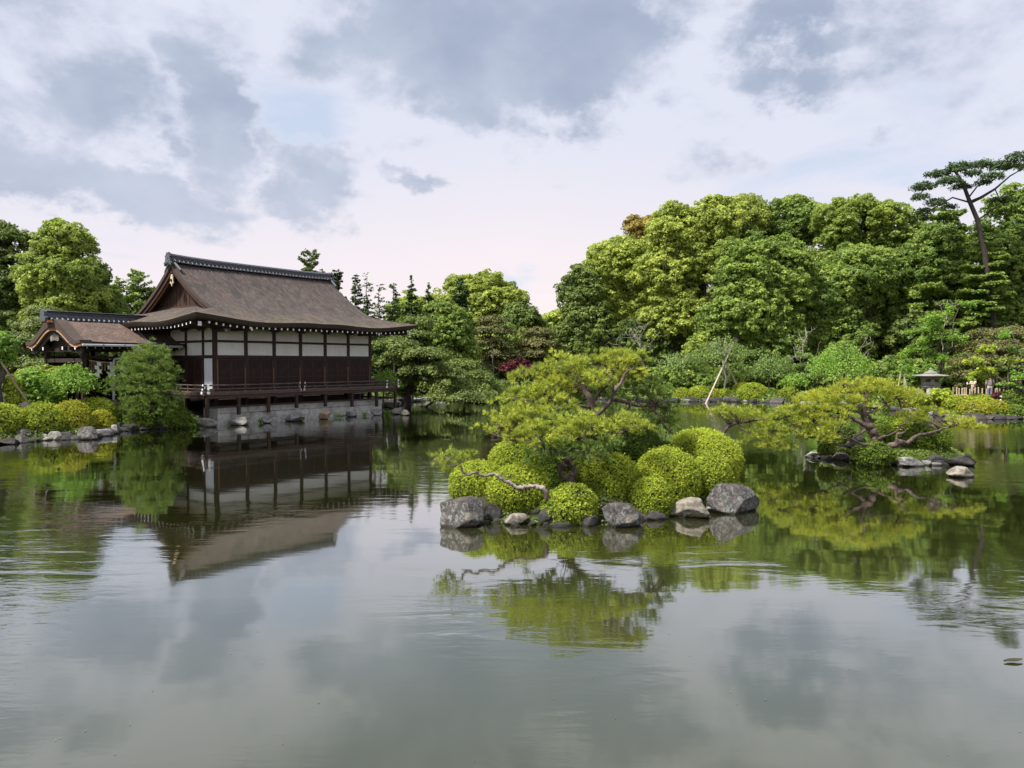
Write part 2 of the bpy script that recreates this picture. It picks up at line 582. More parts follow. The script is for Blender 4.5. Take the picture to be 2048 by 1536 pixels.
def heights(X, Y):
    d = shore_dist(X, Y)
    z = np.where(d < 0, -.9 * sstep(0, 2.0, -d), .62 * sstep(0, 1.7, d)) + np.clip((d - 1.7) * .045, 0, 2.2)
    P3 = np.stack([np.ravel(X), np.ravel(Y), np.zeros(np.size(X))], 1)
    return z + np.where(d > .4, .07 * fnoise(P3, .9), 0) - np.where(np.abs(d) < .15, .04, 0)

def gz(x, y):
    return float(heights(np.array([x]), np.array([y]))[0])

xs = np.concatenate([[-1500, -700, -350, -200, -130, -95], np.arange(-70, 75, .9), [95, 130, 200, 350, 700, 1500]])
ys = np.concatenate([[-600, -200, -80], np.arange(-40, 20, 2.0), np.arange(20, 100, .8), [105, 120, 150, 200, 300, 600, 1500]])
GX, GY = np.meshgrid(xs, ys)
GZ = heights(GX, GY)
V = np.stack([GX.ravel(), GY.ravel(), GZ], 1)
nx, ny = len(xs), len(ys)
ii = (np.arange(ny - 1)[:, None] * nx + np.arange(nx - 1)[None, :]).ravel()
Fq = np.stack([ii, ii + 1, ii + nx + 1, ii + nx], 1)
SOIL = mat_noise('mossy_soil', [(.3, (.025, .021, .014)), (.5, (.045, .040, .022)), (.62, (.04, .055, .018)), (.8, (.065, .085, .025))], .9, detail=8, rough=.95, bump=.5, bscale=9, bdist=.04)
link('ground', np_mesh('ground', V, Fq, SOIL, smooth=True), kind='structure')

# ------------------------------------------------------------------ water
m, N, b = material('pond_water', .02, .5)
t = N.n('ShaderNodeTexCoord')
co = t.outputs['Object']
N.put(b.inputs['Base Color'], N.mix(N.smooth(N.noise(co, .09, 4), .35, .65), (.035, .039, .009), (.043, .047, .013)))
b.inputs['Specular IOR Level'].default_value = 0.0
b.inputs['Roughness'].default_value = 1.0
patch = N.smooth(N.noise(N.scl(co, 1, .55, 1), .13, 3, .5, .6), .46, .62)        # breezy and still patches
w1 = N.noise(N.vec('ADD', N.scl(co, .7, 2.2, 1), (3.1, 0, 0)), 1.0, 2, .45, .6)
w2 = N.noise(N.scl(co, 1.5, 4.6, 1), 2.1, 3, .55, .4)
w3 = N.noise(N.scl(co, .35, .9, 1), .6, 2, .5, .2)
amp = N.math('ADD', .06, N.math('MULTIPLY', patch, 1.25))
hgt = N.math('ADD', N.math('MULTIPLY', N.math('ADD', N.math('MULTIPLY', w1, .62), N.math('MULTIPLY', w2, .16)), amp), N.math('MULTIPLY', w3, .32))
bp = N.n('ShaderNodeBump')
bp.inputs['Strength'].default_value = 1.0
bp.inputs['Distance'].default_value = .021
N.put(bp.inputs['Height'], hgt)
gl = N.n('ShaderNodeBsdfGlossy'); gl.inputs['Roughness'].default_value = .04
N.put(gl.inputs['Normal'], bp.outputs[0])
fr = N.n('ShaderNodeFresnel'); fr.inputs['IOR'].default_value = 1.333
N.put(fr.inputs['Normal'], bp.outputs[0])
refl = N.math('SUBTRACT', 1.0, N.math('POWER', N.math('SUBTRACT', 1.0, fr.outputs[0]), 5.2))   # reflection raised above real water's to brighten the mirrored sky
ms = N.n('ShaderNodeMixShader'); N.put(ms.inputs[0], refl)
N.t.links.new(b.outputs[0], ms.inputs[1]); N.t.links.new(gl.outputs[0], ms.inputs[2])
N.t.links.new(ms.outputs[0], N.t.nodes['Material Output'].inputs[0])
mb = MB().add([(-300, -120, 0), (300, -120, 0), (300, 120, 0), (-300, 120, 0)], [(0, 1, 2, 3)])
mb.build('pond_water', m, kind='structure')

# ------------------------------------------------------------------ rock
def rock_material(name, body, dark, lichen, lichen_lo, warm=None):
    m, N, b = material(name, .9, .25)
    t = N.n('ShaderNodeTexCoord'); v = t.outputs['Object']
    geo = N.n('ShaderNodeNewGeometry')
    sn = N.n('ShaderNodeSeparateXYZ'); N.put(sn.inputs[0], geo.outputs['Normal'])
    sp = N.n('ShaderNodeSeparateXYZ'); N.put(sp.inputs[0], geo.outputs['Position'])
    n1 = N.noise(v, 4.2, 9, .68, .6); n2 = N.noise(v, 18, 8, .72, .3); n3 = N.noise(v, 11, 9, .76, .6)
    col = N.mix(N.smooth(n1, .38, .62), body, dark)
    col = N.mix(N.math('MULTIPLY', N.smooth(N.math('ADD', n3, N.math('MULTIPLY', n2, .35)), lichen_lo - .03, lichen_lo + .15), N.math('SUBTRACT', 1.0, N.math('MULTIPLY', N.smooth(sn.outputs['Z'], .45, .85), .75))), col, lichen)
    if warm: col = N.mix(N.smooth(N.noise(v, 1.6, 5, .6, .5), .56, .68), col, warm)
    col = N.mix(N.math('MULTIPLY', N.smooth(n2, .5, .7), .45), col, (.03, .026, .024))
    wet = N.math('SUBTRACT', 1.0, N.smooth(N.math('ADD', sp.outputs['Z'], N.math('MULTIPLY', N.math('SUBTRACT', n2, .5), .08)), .03, .075))
    col = N.mix(N.math('MULTIPLY', wet, .85), col, (.018, .018, .010))       # wet, algae-covered foot
    N.put(b.inputs['Base Color'], col)
    bp = N.n('ShaderNodeBump'); bp.inputs['Strength'].default_value = .9; bp.inputs['Distance'].default_value = .035
    N.put(bp.inputs['Height'], N.math('ADD', N.noise(v, 7, 9, .68, .3), N.math('MULTIPLY', n1, .8)))
    N.put(b.inputs['Normal'], bp.outputs[0])
    return m
ROCK = {
    'purple': rock_material('lichened_purple_rock', (.088, .072, .069), (.045, .037, .036), (.21, .23, .205), .66, (.22, .19, .15)),
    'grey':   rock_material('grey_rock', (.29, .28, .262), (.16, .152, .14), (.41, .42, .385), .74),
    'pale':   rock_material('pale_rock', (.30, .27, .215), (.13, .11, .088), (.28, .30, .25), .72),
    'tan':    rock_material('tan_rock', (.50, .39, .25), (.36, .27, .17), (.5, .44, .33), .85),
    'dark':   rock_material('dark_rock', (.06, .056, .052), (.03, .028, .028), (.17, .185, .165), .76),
}
def rock_mesh(rx, ry, rz, seed, mat, cuts=12, sub=4, rough=.10):
    rng = np.random.default_rng(seed)
    bm = bmesh.new()
    bmesh.ops.create_icosphere(bm, subdivisions=sub, radius=1.0)
    V = np.array([v.co[:] for v in bm.verts])
    off = rng.normal(size=3) * 9
    for _ in range(cuts):                                   # flat breaks
        n = unit(rng.normal(size=3)); n[2] = n[2] * .8 + .15; n = unit(n)
        lim = .42 + .36 * rng.random()
        d = V @ n
        V = V - np.outer(np.maximum(d - lim, 0), n)
    V = V - (V.max(axis=0) + V.min(axis=0)) / 2
    V = V / np.abs(V).max(axis=0)
    V[:, :2] *= (1 - .24 * np.clip(V[:, 2:3] + .3, 0, 1.3))
    V[:, 2] = np.where(V[:, 2] > .62, .62 + (V[:, 2] - .62) * .35, V[:, 2])
    V = V / np.abs(V).max(axis=0)
    r = 1 + rough * .6 * fnoise(V + off, 1.6) + rough * .38 * fnoise(V + off * 2, 4.5) + rough * .26 * np.abs(fnoise(V - off, 10)) + rough * .12 * fnoise(V - off, 22)
    V = V * r[:, None] * np.array([rx, ry, rz])
    me = bpy.data.meshes.new('rock')
    for v, c in zip(bm.verts, V): v.co = c
    bm.to_mesh(me); bm.free()
    me.polygons.foreach_set('use_smooth', np.ones(len(me.polygons), dtype=bool))
    me.materials.append(ROCK[mat])
    return me

ROCK_N = [0]
def rock(px0, px1, py0, py1, label, mat='grey', depth=None, deep=.75, tilt=0.0, seed=None, sink=.25, group=None, name='rock', cuts=12, sub=4):
    """a rock whose visible part spans the given picture box; its foot stands at the waterline unless depth is given"""
    D = depth or 4970.0 / (py1 - 725.0)
    s = m_per_px(D)
    rx = (px1 - px0) * s * .5
    rz_vis = (py1 - py0) * s
    ROCK_N[0] += 1
    c = P((px0 + px1) / 2, py1, D + rx * deep * .6)
    if depth is None: c.z = 0.0
    else: c.z = P(0, py1, D).z
    full = rz_vis * (1 + sink)
    me = rock_mesh(rx, rx * deep, full * .5, seed or ROCK_N[0] * 17 + 3, mat, cuts, sub)
    o = link(name, me, loc=(c.x, c.y, c.z - rz_vis * sink + full * .5))
    o.rotation_euler = (0, tilt, 0)
    return tag(o, label, 'rock', group)

# ------------------------------------------------------------------ materials of the buildings
m, N, b = material('cypress_bark_thatch', .95, .15)
t = N.n('ShaderNodeTexCoord'); v = t.outputs['Object']
str_ = N.noise(N.scl(v, 2.4, .55, .55), 3.4, 8, .74, .5)
fine = N.noise(v, 24, 6, .75)
big = N.noise(v, .55, 5, .6, .4)
col = N.ramp(str_, [(.3, (.034, .028, .026)), (.47, (.082, .066, .058)), (.6, (.132, .106, .094)), (.8, (.21, .18, .16))])
col = N.mix(N.math('MULTIPLY', N.smooth(N.noise(N.scl(v, 1.2, .5, .5), 1.1, 6, .65, .8), .48, .64), .75), col, (.055, .050, .046))
col = N.mix(N.math('MULTIPLY', N.smooth(N.noise(v, .9, 5, .6), .58, .72), .4), col, (.18, .115, .078))
sp = N.n('ShaderNodeSeparateXYZ'); N.put(sp.inputs[0], v)
moss = N.math('MULTIPLY', N.math('SUBTRACT', 1.0, N.smooth(N.math('ADD', sp.outputs['Z'], N.math('MULTIPLY', big, 1.2)), 6.2, 7.4)), N.smooth(N.noise(v, 3.5, 6, .7), .42, .62))
col = N.mix(N.math('MULTIPLY', moss, .55), col, (.175, .155, .085))
col = N.mix(N.math('MULTIPLY', N.smooth(fine, .45, .75), .5), col, (.05, .04, .036))
N.put(b.inputs['Base Color'], col)
bp = N.n('ShaderNodeBump'); bp.inputs['Strength'].default_value = .9; bp.inputs['Distance'].default_value = .05
N.put(bp.inputs['Height'], N.math('ADD', N.math('MULTIPLY', fine, .6), str_)); N.put(b.inputs['Normal'], bp.outputs[0])
THATCH = m
THATCH_P = mat_noise('pale_bark_thatch', [(.3, (.07, .048, .04)), (.5, (.15, .10, .078)), (.68, (.22, .155, .122)), (.82, (.28, .215, .18))], 4, (2.2, 2.2, .6), detail=8, rough=.95, bump=.8, bscale=26, bdist=.04,
                     extra=lambda N, t, v, c: N.mix(N.math('MULTIPLY', N.smooth(N.noise(t.outputs['Object'], 1.1, 7, .7, .6), .5, .62), .6), c, (.06, .052, .048)))
EDGE = mat_noise('thatch_edge', [(.3, (.035, .026, .022)), (.7, (.09, .062, .048))], 8, (.5, .5, 6), bump=.4)
EDGE_R = mat_noise('red_brown_edge', [(.3, (.17, .075, .035)), (.7, (.34, .16, .075))], 5, (1, 1, 4), bump=.3)
WOOD_D = mat_noise('dark_weathered_timber', [(.3, (.018, .012, .010)), (.7, (.045, .028, .022))], 5, (3, 3, .7), rough=.7, bump=.2)
WOOD_M = mat_noise('brown_timber', [(.3, (.028, .014, .010)), (.7, (.075, .036, .023))], 5, (3, 3, .5), rough=.7, bump=.2)
WOOD_L = mat_noise('orange_brown_timber', [(.3, (.11, .052, .024)), (.7, (.22, .11, .05))], 5, (3, 3, .4), rough=.65)
WOOD_G = mat_noise('gable_boarding', [(.3, (.022, .012, .009)), (.55, (.05, .025, .016)), (.8, (.14, .066, .036))], 4, (5, 5, .5), rough=.8, bump=.3)
WOOD_P = mat_noise('pale_new_wood', [(.3, (.55, .42, .28)), (.7, (.72, .58, .42))], 5)
WOOD_V = mat_noise('grey_brown_rail_timber', [(.3, (.05, .036, .030)), (.7, (.13, .092, .075))], 5, (1, 1, 1), rough=.6, bump=.2)
PLASTER = mat_noise('white_plaster', [(.3, (.78, .77, .71)), (.7, (.88, .87, .82))], 1.4, detail=7, rough=.9, spec=.2,
                    extra=lambda N, t, v, c: N.mix(N.math('MULTIPLY', N.smooth(N.noise(N.scl(v, 2.5, 2.5, .35), 2.2, 7, .7), .5, .75), .35), c, (.50, .48, .41)))
SCREEN = mat_noise('white_screen_paper', [(.3, (.78, .80, .84)), (.7, (.84, .86, .90))], 1.0, rough=.8, spec=.2)
CAPW = mat_noise('white_painted_end', [(.3, (.78, .78, .75)), (.7, (.86, .86, .83))], 6, rough=.6)
TILE = mat_noise('grey_roof_tile', [(.3, (.035, .038, .044)), (.6, (.085, .092, .105)), (.85, (.18, .19, .21))], 7, detail=7, rough=.55, bump=.3, spec=.5)
TILE_L = mat_noise('light_grey_tile', [(.3, (.055, .06, .067)), (.7, (.13, .138, .15))], 7, rough=.5, spec=.5)
GUTTER = mat_noise('grey_metal_gutter', [(.3, (.40, .42, .45)), (.7, (.52, .54, .57))], 3, rough=.4, spec=.6)
STONE_B = mat_noise('grey_stone_block', [(.25, (.30, .285, .26)), (.5, (.52, .50, .465)), (.75, (.68, .66, .61))], 3.2, detail=9, rough=.9, bump=.7, bscale=14, bdist=.02,
                    extra=lambda N, t, v, c: N.mix(N.math('MULTIPLY', N.smooth(N.noise(v, .9, 5, .6), .5, .7), .5), c, (.14, .12, .075)))
STRAW = mat_noise('straw', [(.3, (.34, .24, .12)), (.7, (.52, .40, .23))], 9)
PAPER = mat_noise('white_paper', [(.3, (.8, .79, .74)), (.7, (.86, .85, .81))], 9)

# ------------------------------------------------------------------ the lakeside hall
HL, HW, OV = 11.4, 9.0, 2.4                      # length, depth, eave overhang
XV = -0.15                                       # verge of the gable
def roof_f(t):
    return 5.80 + .23 * t + .0455 * t * t
def roof_z(tx, ty, t):
    a = max(tx, ty)
    return roof_f(t) + .33 * max(0.0, 1 - a / 3.6) ** 2 + .05 * math.sin(a * 1.1) * max(0, 1 - t / 3)
hallE = thing('lakeside_hall', 'old wooden hall with steep brown bark roof, white plaster panels and a waterside veranda', 'building', HALL_O, HALL_A)
RMAX = HW / 2 + OV
mb = MB()
for side in (0, 1):                              # long slopes: rows from eave to ridge
    rows = []
    for i in range(34):
        ty = RMAX * i / 33
        xl = -OV + ty if -OV + ty < XV else XV
        row = []
        for j in range(61):
            X = xl + (HL - 2 * xl) * j / 60
            tx = min(X, HL - X) + OV
            row.append((X, (-OV + ty) if side == 0 else (HW + OV - ty), roof_z(tx, ty, ty)))
        rows.append(row if side == 0 else row[::-1])
    mb.grid(rows)
for side in (0, 1):                              # the short skirts under the gables
    rows = []
    for i in range(16):
        tx = 3.1 * i / 15
        row = []
        for j in range(41):
            Y = (-OV + tx) + (HW + 2 * OV - 2 * tx) * j / 40
            ty = min(Y, HW - Y) + OV
            row.append(((-OV + tx) if side == 0 else (HL + OV - tx), Y, roof_z(ty, tx, tx)))
        rows.append(row[::-1] if side == 0 else row)
    mb.grid(rows)
roof = mb.build('roof', THATCH, hallE, smooth=True)
# thick bark edge all round the eaves and the soffit behind it
def eave_line(n=60):
    pts = []
    for (a, b_) in (((-OV, -OV), (HL + OV, -OV)), ((HL + OV, -OV), (HL + OV, HW + OV)), ((HL + OV, HW + OV), (-OV, HW + OV)), ((-OV, HW + OV), (-OV, -OV))):
        for i in range(n):
            s = i / n
            X = a[0] + (b_[0] - a[0]) * s; Y = a[1] + (b_[1] - a[1]) * s
            tx = min(X, HL - X) + OV; ty = min(Y, HW - Y) + OV
            pts.append((X, Y, roof_z(max(tx, 0), max(ty, 0), 0)))
    return pts + pts[:1]
E0 = eave_line()
def inset(p, d, dz):
    cx, cy = HL / 2, HW / 2
    X = p[0] + d * (1 if p[0] < cx else -1) * (1 if abs(p[0] - cx) > HL / 2 + OV - .9 else abs(p[0] - cx) / (HL / 2 + OV))
    Y = p[1] + d * (1 if p[1] < cy else -1) * (1 if abs(p[1] - cy) > HW / 2 + OV - .9 else abs(p[1] - cy) / (HW / 2 + OV))
    return (X, Y, p[2] + dz)
mb = MB().grid([[(p[0], p[1], p[2] + .004) for p in E0], [inset(p, .05, -.10) for p in E0], [inset(p, .13, -.23) for p in E0], [inset(p, .20, -.24) for p in E0]])
mb.build('roof_edge', EDGE, hallE)
mb = MB().grid([[inset(p, .20, -.242) for p in E0], [inset(p, .26, -.30) for p in E0], [(min(max(p[0], -.05), HL + .05), min(max(p[1], -.05), HW + .05), 5.72) for p in E0]])
mb.build('soffit', WOOD_D, hallE)
# rafters with white ends
raf = MB().box((-.05, -2.2, -.07), (.05, .1, .07)).mesh('rafter', WOOD_D)
rcap = MB().box((-.042, -.012, -.055), (.042, 0, .055)).mesh('rafter_end', CAPW)
def rafter(X, Y, rz, z0, z1, length=2.1):
    o = link('rafter', raf, hallE)
    o.location = (X, Y, 5.62); o.rotation_euler = (math.atan2(5.62 - z0, length) * 1, 0, rz)
    c = link('rafter_end', rcap, o, (0, -2.203, 0))
n_front = 37
for i in range(n_front):
    X = -1.55 + (HL + 3.1) * i / (n_front - 1)
    tx = min(X, HL - X) + OV
    lift = .33 * max(0, 1 - tx / 3.6) ** 2
    rafter(X, 0.02, 0, 5.44 + lift, 0)
for i in range(29):
    Y = -1.45 + (HW + 2.6) * i / 28
    ty = min(Y, HW - Y) + OV
    lift = .33 * max(0, 1 - ty / 3.6) ** 2
    rafter(0.02, Y, -math.pi / 2, 5.44 + lift, 0)
# hip rafters with the large white end
for (sx, X) in ((-1, -.1), (1, HL + .1)):
    o = MB().tube([(X, -.1, 5.5), (X + sx * 1.75, -1.85, 5.55)], .13, 4).build('hip_rafter', WOOD_D, hallE)
    MB().box((X + sx * 1.86 - .1, -1.99, 5.44), (X + sx * 1.86 + .1, -1.965, 5.68), .015).build('rafter_end', CAPW, o)
for X in (1.0, HL - 1.0):
    o = MB().box((X - .07, -2.1, 5.30), (X + .07, 0, 5.42)).build('tail_rafter', WOOD_D, hallE)
    MB().box((X - .055, -2.125, 5.29), (X + .055, -2.103, 5.46)).build('rafter_end', CAPW, o)
# ridge of grey tiles
def ridge_z(s):
    return 9.56 + .10 * (2 * s - 1) ** 4
rows = []
prof = [(-.36, 0), (-.30, .10), (-.22, .12), (-.20, .36), (-.25, .38), (-.18, .47), (0, .52), (.18, .47), (.25, .38), (.20, .36), (.22, .12), (.30, .10), (.36, 0)]
for i in range(40):
    s = i / 39
    rows.append([(-.2 + (HL + .4) * s, HW / 2 + a, ridge_z(s) + c - .12) for a, c in prof])
ridge = MB().grid(rows).build('ridge', TILE, hallE)
mb = MB()
for side in (-1, 1):
    for i in range(44):
        s = (i + .5) / 44
        X = -.2 + (HL + .4) * s
        mb.tube([(X, HW / 2 + side * .22, ridge_z(s) + .05), (X, HW / 2 + side * .42, ridge_z(s) - .11)], .042, 6)
mb.build('ridge_tile', TILE_L, ridge, kind='stuff')
mb = MB()
for r_ in range(2):
    for i in range(23):
        s0, s1 = i / 23 + .004, (i + 1) / 23 - .004
        x0, x1 = -.2 + (HL + .4) * s0, -.2 + (HL + .4) * s1
        z0 = ridge_z((s0 + s1) / 2) + .03 + .11 * r_
        mb.box((x0, HW / 2 - .235, z0), (x1, HW / 2 + .235, z0 + .09), .012)
mb.build('ridge_course', TILE, ridge, kind='stuff')
for (X, sx) in ((-.25, -1), (HL + .25, 1)):
    p = [(-.42, -.42), (-.5, -.2), (-.34, -.1), (-.27, .2), (-.36, .34), (-.2, .42), (-.13, .62), (-.03, .5), (.03, .5), (.13, .62), (.2, .42), (.36, .34), (.27, .2), (.34, -.1), (.5, -.2), (.42, -.42), (.2, -.22), (-.2, -.22)]
    o = MB().prism([(HW / 2 + a * .9, 9.62 + c * .78) for a, c in p], 'x', min(X, X + sx * .12), max(X, X + sx * .12)).build('ridge_end_ornament', TILE, hallE)
    MB().prism([(HW / 2 - .13, 9.52), (HW / 2 + .13, 9.52), (HW / 2, 9.86)], 'x', min(X + sx * .12, X + sx * .14), max(X + sx * .12, X + sx * .14)).build('ornament_plate', TILE_L, o)
    for sd in (-1, 1):
        MB().tube([(X + sx * -.15, HW / 2 + sd * .35, 9.45), (X - sx * .2, HW / 2 + sd * .75, 9.12), (X - sx * .22, HW / 2 + sd * .95, 8.98)], [.08, .09, .07], 6).build('foot_tile', TILE, o)
# gables
def prof_z(Y):
    return roof_f(min(Y, HW - Y) + OV)
for (X, sx) in ((XV, 1), (HL - XV, -1)):
    ys_ = [-.05 + (HW / 2 + .05) * i / 20 for i in range(21)]
    for half in (0, 1):
        yy = ys_ if half == 0 else [HW - y for y in ys_]
        def strip(x0, x1, d0, d1, name, mat, taper=0.0):
            mb = MB()
            sec = []
            for i, y in enumerate(yy):
                z = prof_z(y)
                e = taper * (1 - i / 20)
                sec.append([(X + sx * x0, y, z - d0), (X + sx * x1, y, z - d0), (X + sx * x1, y, z - d1 + e), (X + sx * x0, y, z - d1 + e), (X + sx * x0, y, z - d0)])
            mb.grid(sec)
            mb.add([sec[0][k_] for k_ in range(4)], [(0, 1, 2, 3)])
            mb.add([sec[-1][k_] for k_ in range(4)], [(3, 2, 1, 0)])
            return mb.build(name, mat, hallE)
        strip(-.02, .30, .01, .30, 'verge_edge', EDGE, .1)
        strip(.06, .16, .30, .62, 'bargeboard', WOOD_M, .2)
        strip(.17, .23, .55, .70, 'inner_bargeboard', WOOD_L, .12)
    gp = X + sx * .75
    gw = MB()
    pts = [(.6 + (HW - 1.2) * i / 30) for i in range(31)]
    top = [(y, prof_z(y) - .25) for y in pts]
    gw.prism([(.6, 6.5), (HW - .6, 6.5)] + top[::-1], 'x', min(gp, gp + sx * .08), max(gp, gp + sx * .08))
    gwall = gw.build('gable_wall', WOOD_D, hallE)
    for i in range(18):
        y0 = 1.05 + i * (HW - 2.1) / 18; y1 = y0 + (HW - 2.1) / 18 - .035
        zt = lambda y: max(prof_z(y) - .45, 7.06)
        MB().prism([(y0, 6.95), (y1, 6.95), (y1, zt(y1)), (y0, zt(y0))], 'x', min(gp, gp - sx * (.03 + .012 * (i % 3))), max(gp, gp - sx * (.03 + .012 * (i % 3)))).build('plank', WOOD_G, gwall)
    MB().box((min(gp, gp - sx * .12), .9, 6.78), (max(gp, gp - sx * .12), HW - .9, 6.95)).build('gable_sill', WOOD_M, hallE)
    q = [(0, .38), (.08, .34), (.14, .18), (.16, -.02), (.2, -.14), (.13, -.18), (.07, -.12), (.04, -.26), (0, -.34)]
    q = q + [(-a, c) for a, c in q[::-1][1:-1]]
    o = MB().prism([(HW / 2 + a, 8.42 + c) for a, c in q], 'x', min(X + sx * .02, X + sx * .08), max(X + sx * .02, X + sx * .08)).build('gable_pendant', WOOD_P, hallE)
    MB().tube([(X + sx * .02, HW / 2, 8.45), (X - sx * .05, HW / 2, 8.45)], .085, 6).build('boss', WOOD_D, o)
# wall frame
def vpost(X, Y, s, z0, z1, name='post', mat=WOOD_D, parent=hallE):
    return MB().box((X - s / 2, Y - s / 2, z0), (X + s / 2, Y + s / 2, z1), .012).build(name, mat, parent)
PX = [i * HL / 6 for i in range(7)]
PY = [0, 1.13, 3.03, 5.0, 7.0, 9.0]
for X in PX: vpost(X, 0, .22, .9, 5.72)
for Y in PY[1:]: vpost(0, Y, .2, .9, 5.72)
for Y in (2.0, 4.5, 7.0, 9.0): vpost(HL, Y, .2, .9, 5.72)
for z, h, e in ((5.56, .2, .13), (4.72, .13, .125), (3.83, .18, .135), (1.86, .16, .135)):
    MB().box((-.14, -e, z - h / 2), (HL + .14, e, z + h / 2), .01).build('beam', WOOD_D, hallE)
    MB().box((-e + .004, .14, z - h / 2), (e - .004, HW, z + h / 2), .01).build('beam', WOOD_D, hallE)
    MB().box((HL - e + .004, .14, z - h / 2), (HL + e - .004, HW, z + h / 2), .01).build('beam', WOOD_D, hallE)
# brackets over the posts
for X in PX:
    MB().prism([(-.42, .12), (-.42, .02), (-.2, -.1), (.2, -.1), (.42, .02), (.42, .12)], 'y', -.24, -.14).build('bracket', WOOD_D, hallE).location = (X, 0, 5.42)
for Y in PY[1:4]:
    o = MB().prism([(-.42, .12), (-.42, .02), (-.2, -.1), (.2, -.1), (.42, .02), (.42, .12)], 'x', -.24, -.14).build('bracket', WOOD_D, hallE); o.location = (0, Y, 5.42)
o = MB().box((-.16, -1.3, 5.22), (.0, -.12, 5.38)).build('bracket_arm', WOOD_D, hallE)
MB().box((-.15, -1.325, 5.23), (-.01, -1.303, 5.37)).build('rafter_end', mat_noise('aged_white_end', [(.3, (.42, .42, .33)), (.7, (.5, .5, .4))], 5), o)
# plaster panels
for i in range(6):
    for z0, z1 in ((3.92, 4.655), (4.785, 5.46)):
        MB().box((PX[i] + .11, -.05, z0), (PX[i + 1] - .11, .05, z1)).build('plaster_panel', PLASTER, hallE)
for a, b_ in zip(PY[:-1], PY[1:]):
    for z0, z1 in ((3.92, 4.655), (4.785, 5.46)):
        MB().box((-.05, a + .105, z0), (.05, b_ - .105, z1)).build('plaster_panel', PLASTER, hallE)
tag(MB().box((-.09, .14, 1.95), (.02, 1.0, 3.74)).build('white_screen', SCREEN, hallE), 'tall white screen beside the corner post')
for a, b_ in ((0, 4.5), (4.5, 9.0)):
    MB().box((HL - .05, a + .11, 1.95), (HL + .05, b_ - .1, 5.46)).build('side_wall_panel', WOOD_D, hallE)
MB().box((.2, HW - .1, 1.9), (HL - .2, HW, 5.5)).build('rear_wall', WOOD_D, hallE)
# shutters of the lower wall: frame, slats, backing
def shutter_meshes(w, h):
    fr = MB()
    for x in (0, w - .06): fr.box((x, -.05, 0), (x + .06, .03, h), .006)
    for z in (0, h - .07, h * .36): fr.box((.06, -.045, z), (w - .06, .03, z + .06))
    bk = MB().box((.05, .0, .02), (w - .05, .02, h - .02))
    sl = MB()
    n = 26
    for i in range(n):
        z = .07 + (h - .16) * i / n
        sl.box((.06, -.035, z), (w - .06, .0, z + .035))
    return fr, bk, sl
SH_F = {}
def shutter(X, Y, rz, w, z0, h, k_):
    key = (round(w, 3), round(h, 3))
    if key not in SH_F:
        fr, bk, sl = shutter_meshes(w, h)
        SH_F[key] = (fr.mesh('shutter_frame', WOOD_M), bk.mesh('shutter', WOOD_D), sl.mesh('slat', mat_noise('slat_wood', [(.3, (.012, .008, .007)), (.55, (.030, .016, .012)), (.8, (.075, .035, .022))], 1.6, (1, 1, 1.5), rough=.7)))
    fr, bk, sl = SH_F[key]
    o = link('shutter', bk, hallE, (X, Y, z0)); o.rotation_euler = (0, 0, rz)
    link('shutter_frame', fr, o); link('slat', sl, o, kind='stuff')
for i in range(6):
    w = (HL / 6 - .22) / 2
    for j in (0, 1):
        shutter(PX[i] + .11 + j * w, -.02 - .03 * j, 0, w - .005, 1.95, 1.78, i * 2 + j)
for a, b_ in zip(PY[1:-1], PY[2:]):
    w = (b_ - a - .2) / 2
    for j in (0, 1):
        shutter(-.02 - .03 * j, b_ - .1 - j * w, -math.pi / 2, w - .005, 1.95, 1.78, 40 + j)
for X in PX[1:]: MB().box((X - .12, -.135, 1.95), (X - .06, -.112, 3.2)).build('post_edge', WOOD_L, hallE)
MB().box((.04, -.14, 1.95), (.115, -.112, 3.72)).build('post_edge', WOOD_L, hallE)
MB().box((-.135, 1.02, 1.95), (-.112, 1.1, 3.72)).build('post_edge', WOOD_M, hallE)
# crawl space: dark floor, sill wall, white infill pieces
MB().box((.1, .25, 1.55), (HL - .1, HW, 1.85)).build('floor_frame', WOOD_D, hallE)
MB().box((.1, .9, .85), (HL - .1, 1.0, 1.55)).build('crawl_space_wall', WOOD_D, hallE)
for i in range(6):
    MB().box((PX[i] + .25, .10, 1.36), (PX[i + 1] - .25, .14, 1.58)).build('underfloor_panel', PLASTER, hallE)
# stone wall in the water
rngw = random.Random(5)
wall = MB().box((-.38, -.80, -.5), (11.65, .6, .93)).build('stone_wall', STONE_B, hallE)
for c_, (z0, z1) in enumerate(((-.3, .27), (.275, .63), (.635, .96))):
    x = -.42
    while x < 11.6:
        w = rngw.uniform(.7, 1.25) if c_ < 2 else rngw.uniform(1.2, 1.9)
        x1 = min(x + w, 11.72)
        if 11.72 - x1 < .35: x1 = 11.72
        dy = rngw.uniform(0, .035)
        dz = rngw.uniform(-.006, .006)
        MB().box((x + .007, -.88 - dy - (.05 if c_ == 2 else 0), z0 + .004), (x1 - .007, -.78, z1 + dz), .018).build('stone_block', STONE_B, wall)
        x = x1
    y = -.78
    while y < 3.2 and c_ > 0:
        y1 = y + rngw.uniform(.7, 1.2)
        MB().box((11.62, y + .007, z0 + .004), (11.72 + rngw.uniform(0, .03), y1 - .007, z1), .018).build('stone_block', STONE_B, wall)
        y = y1
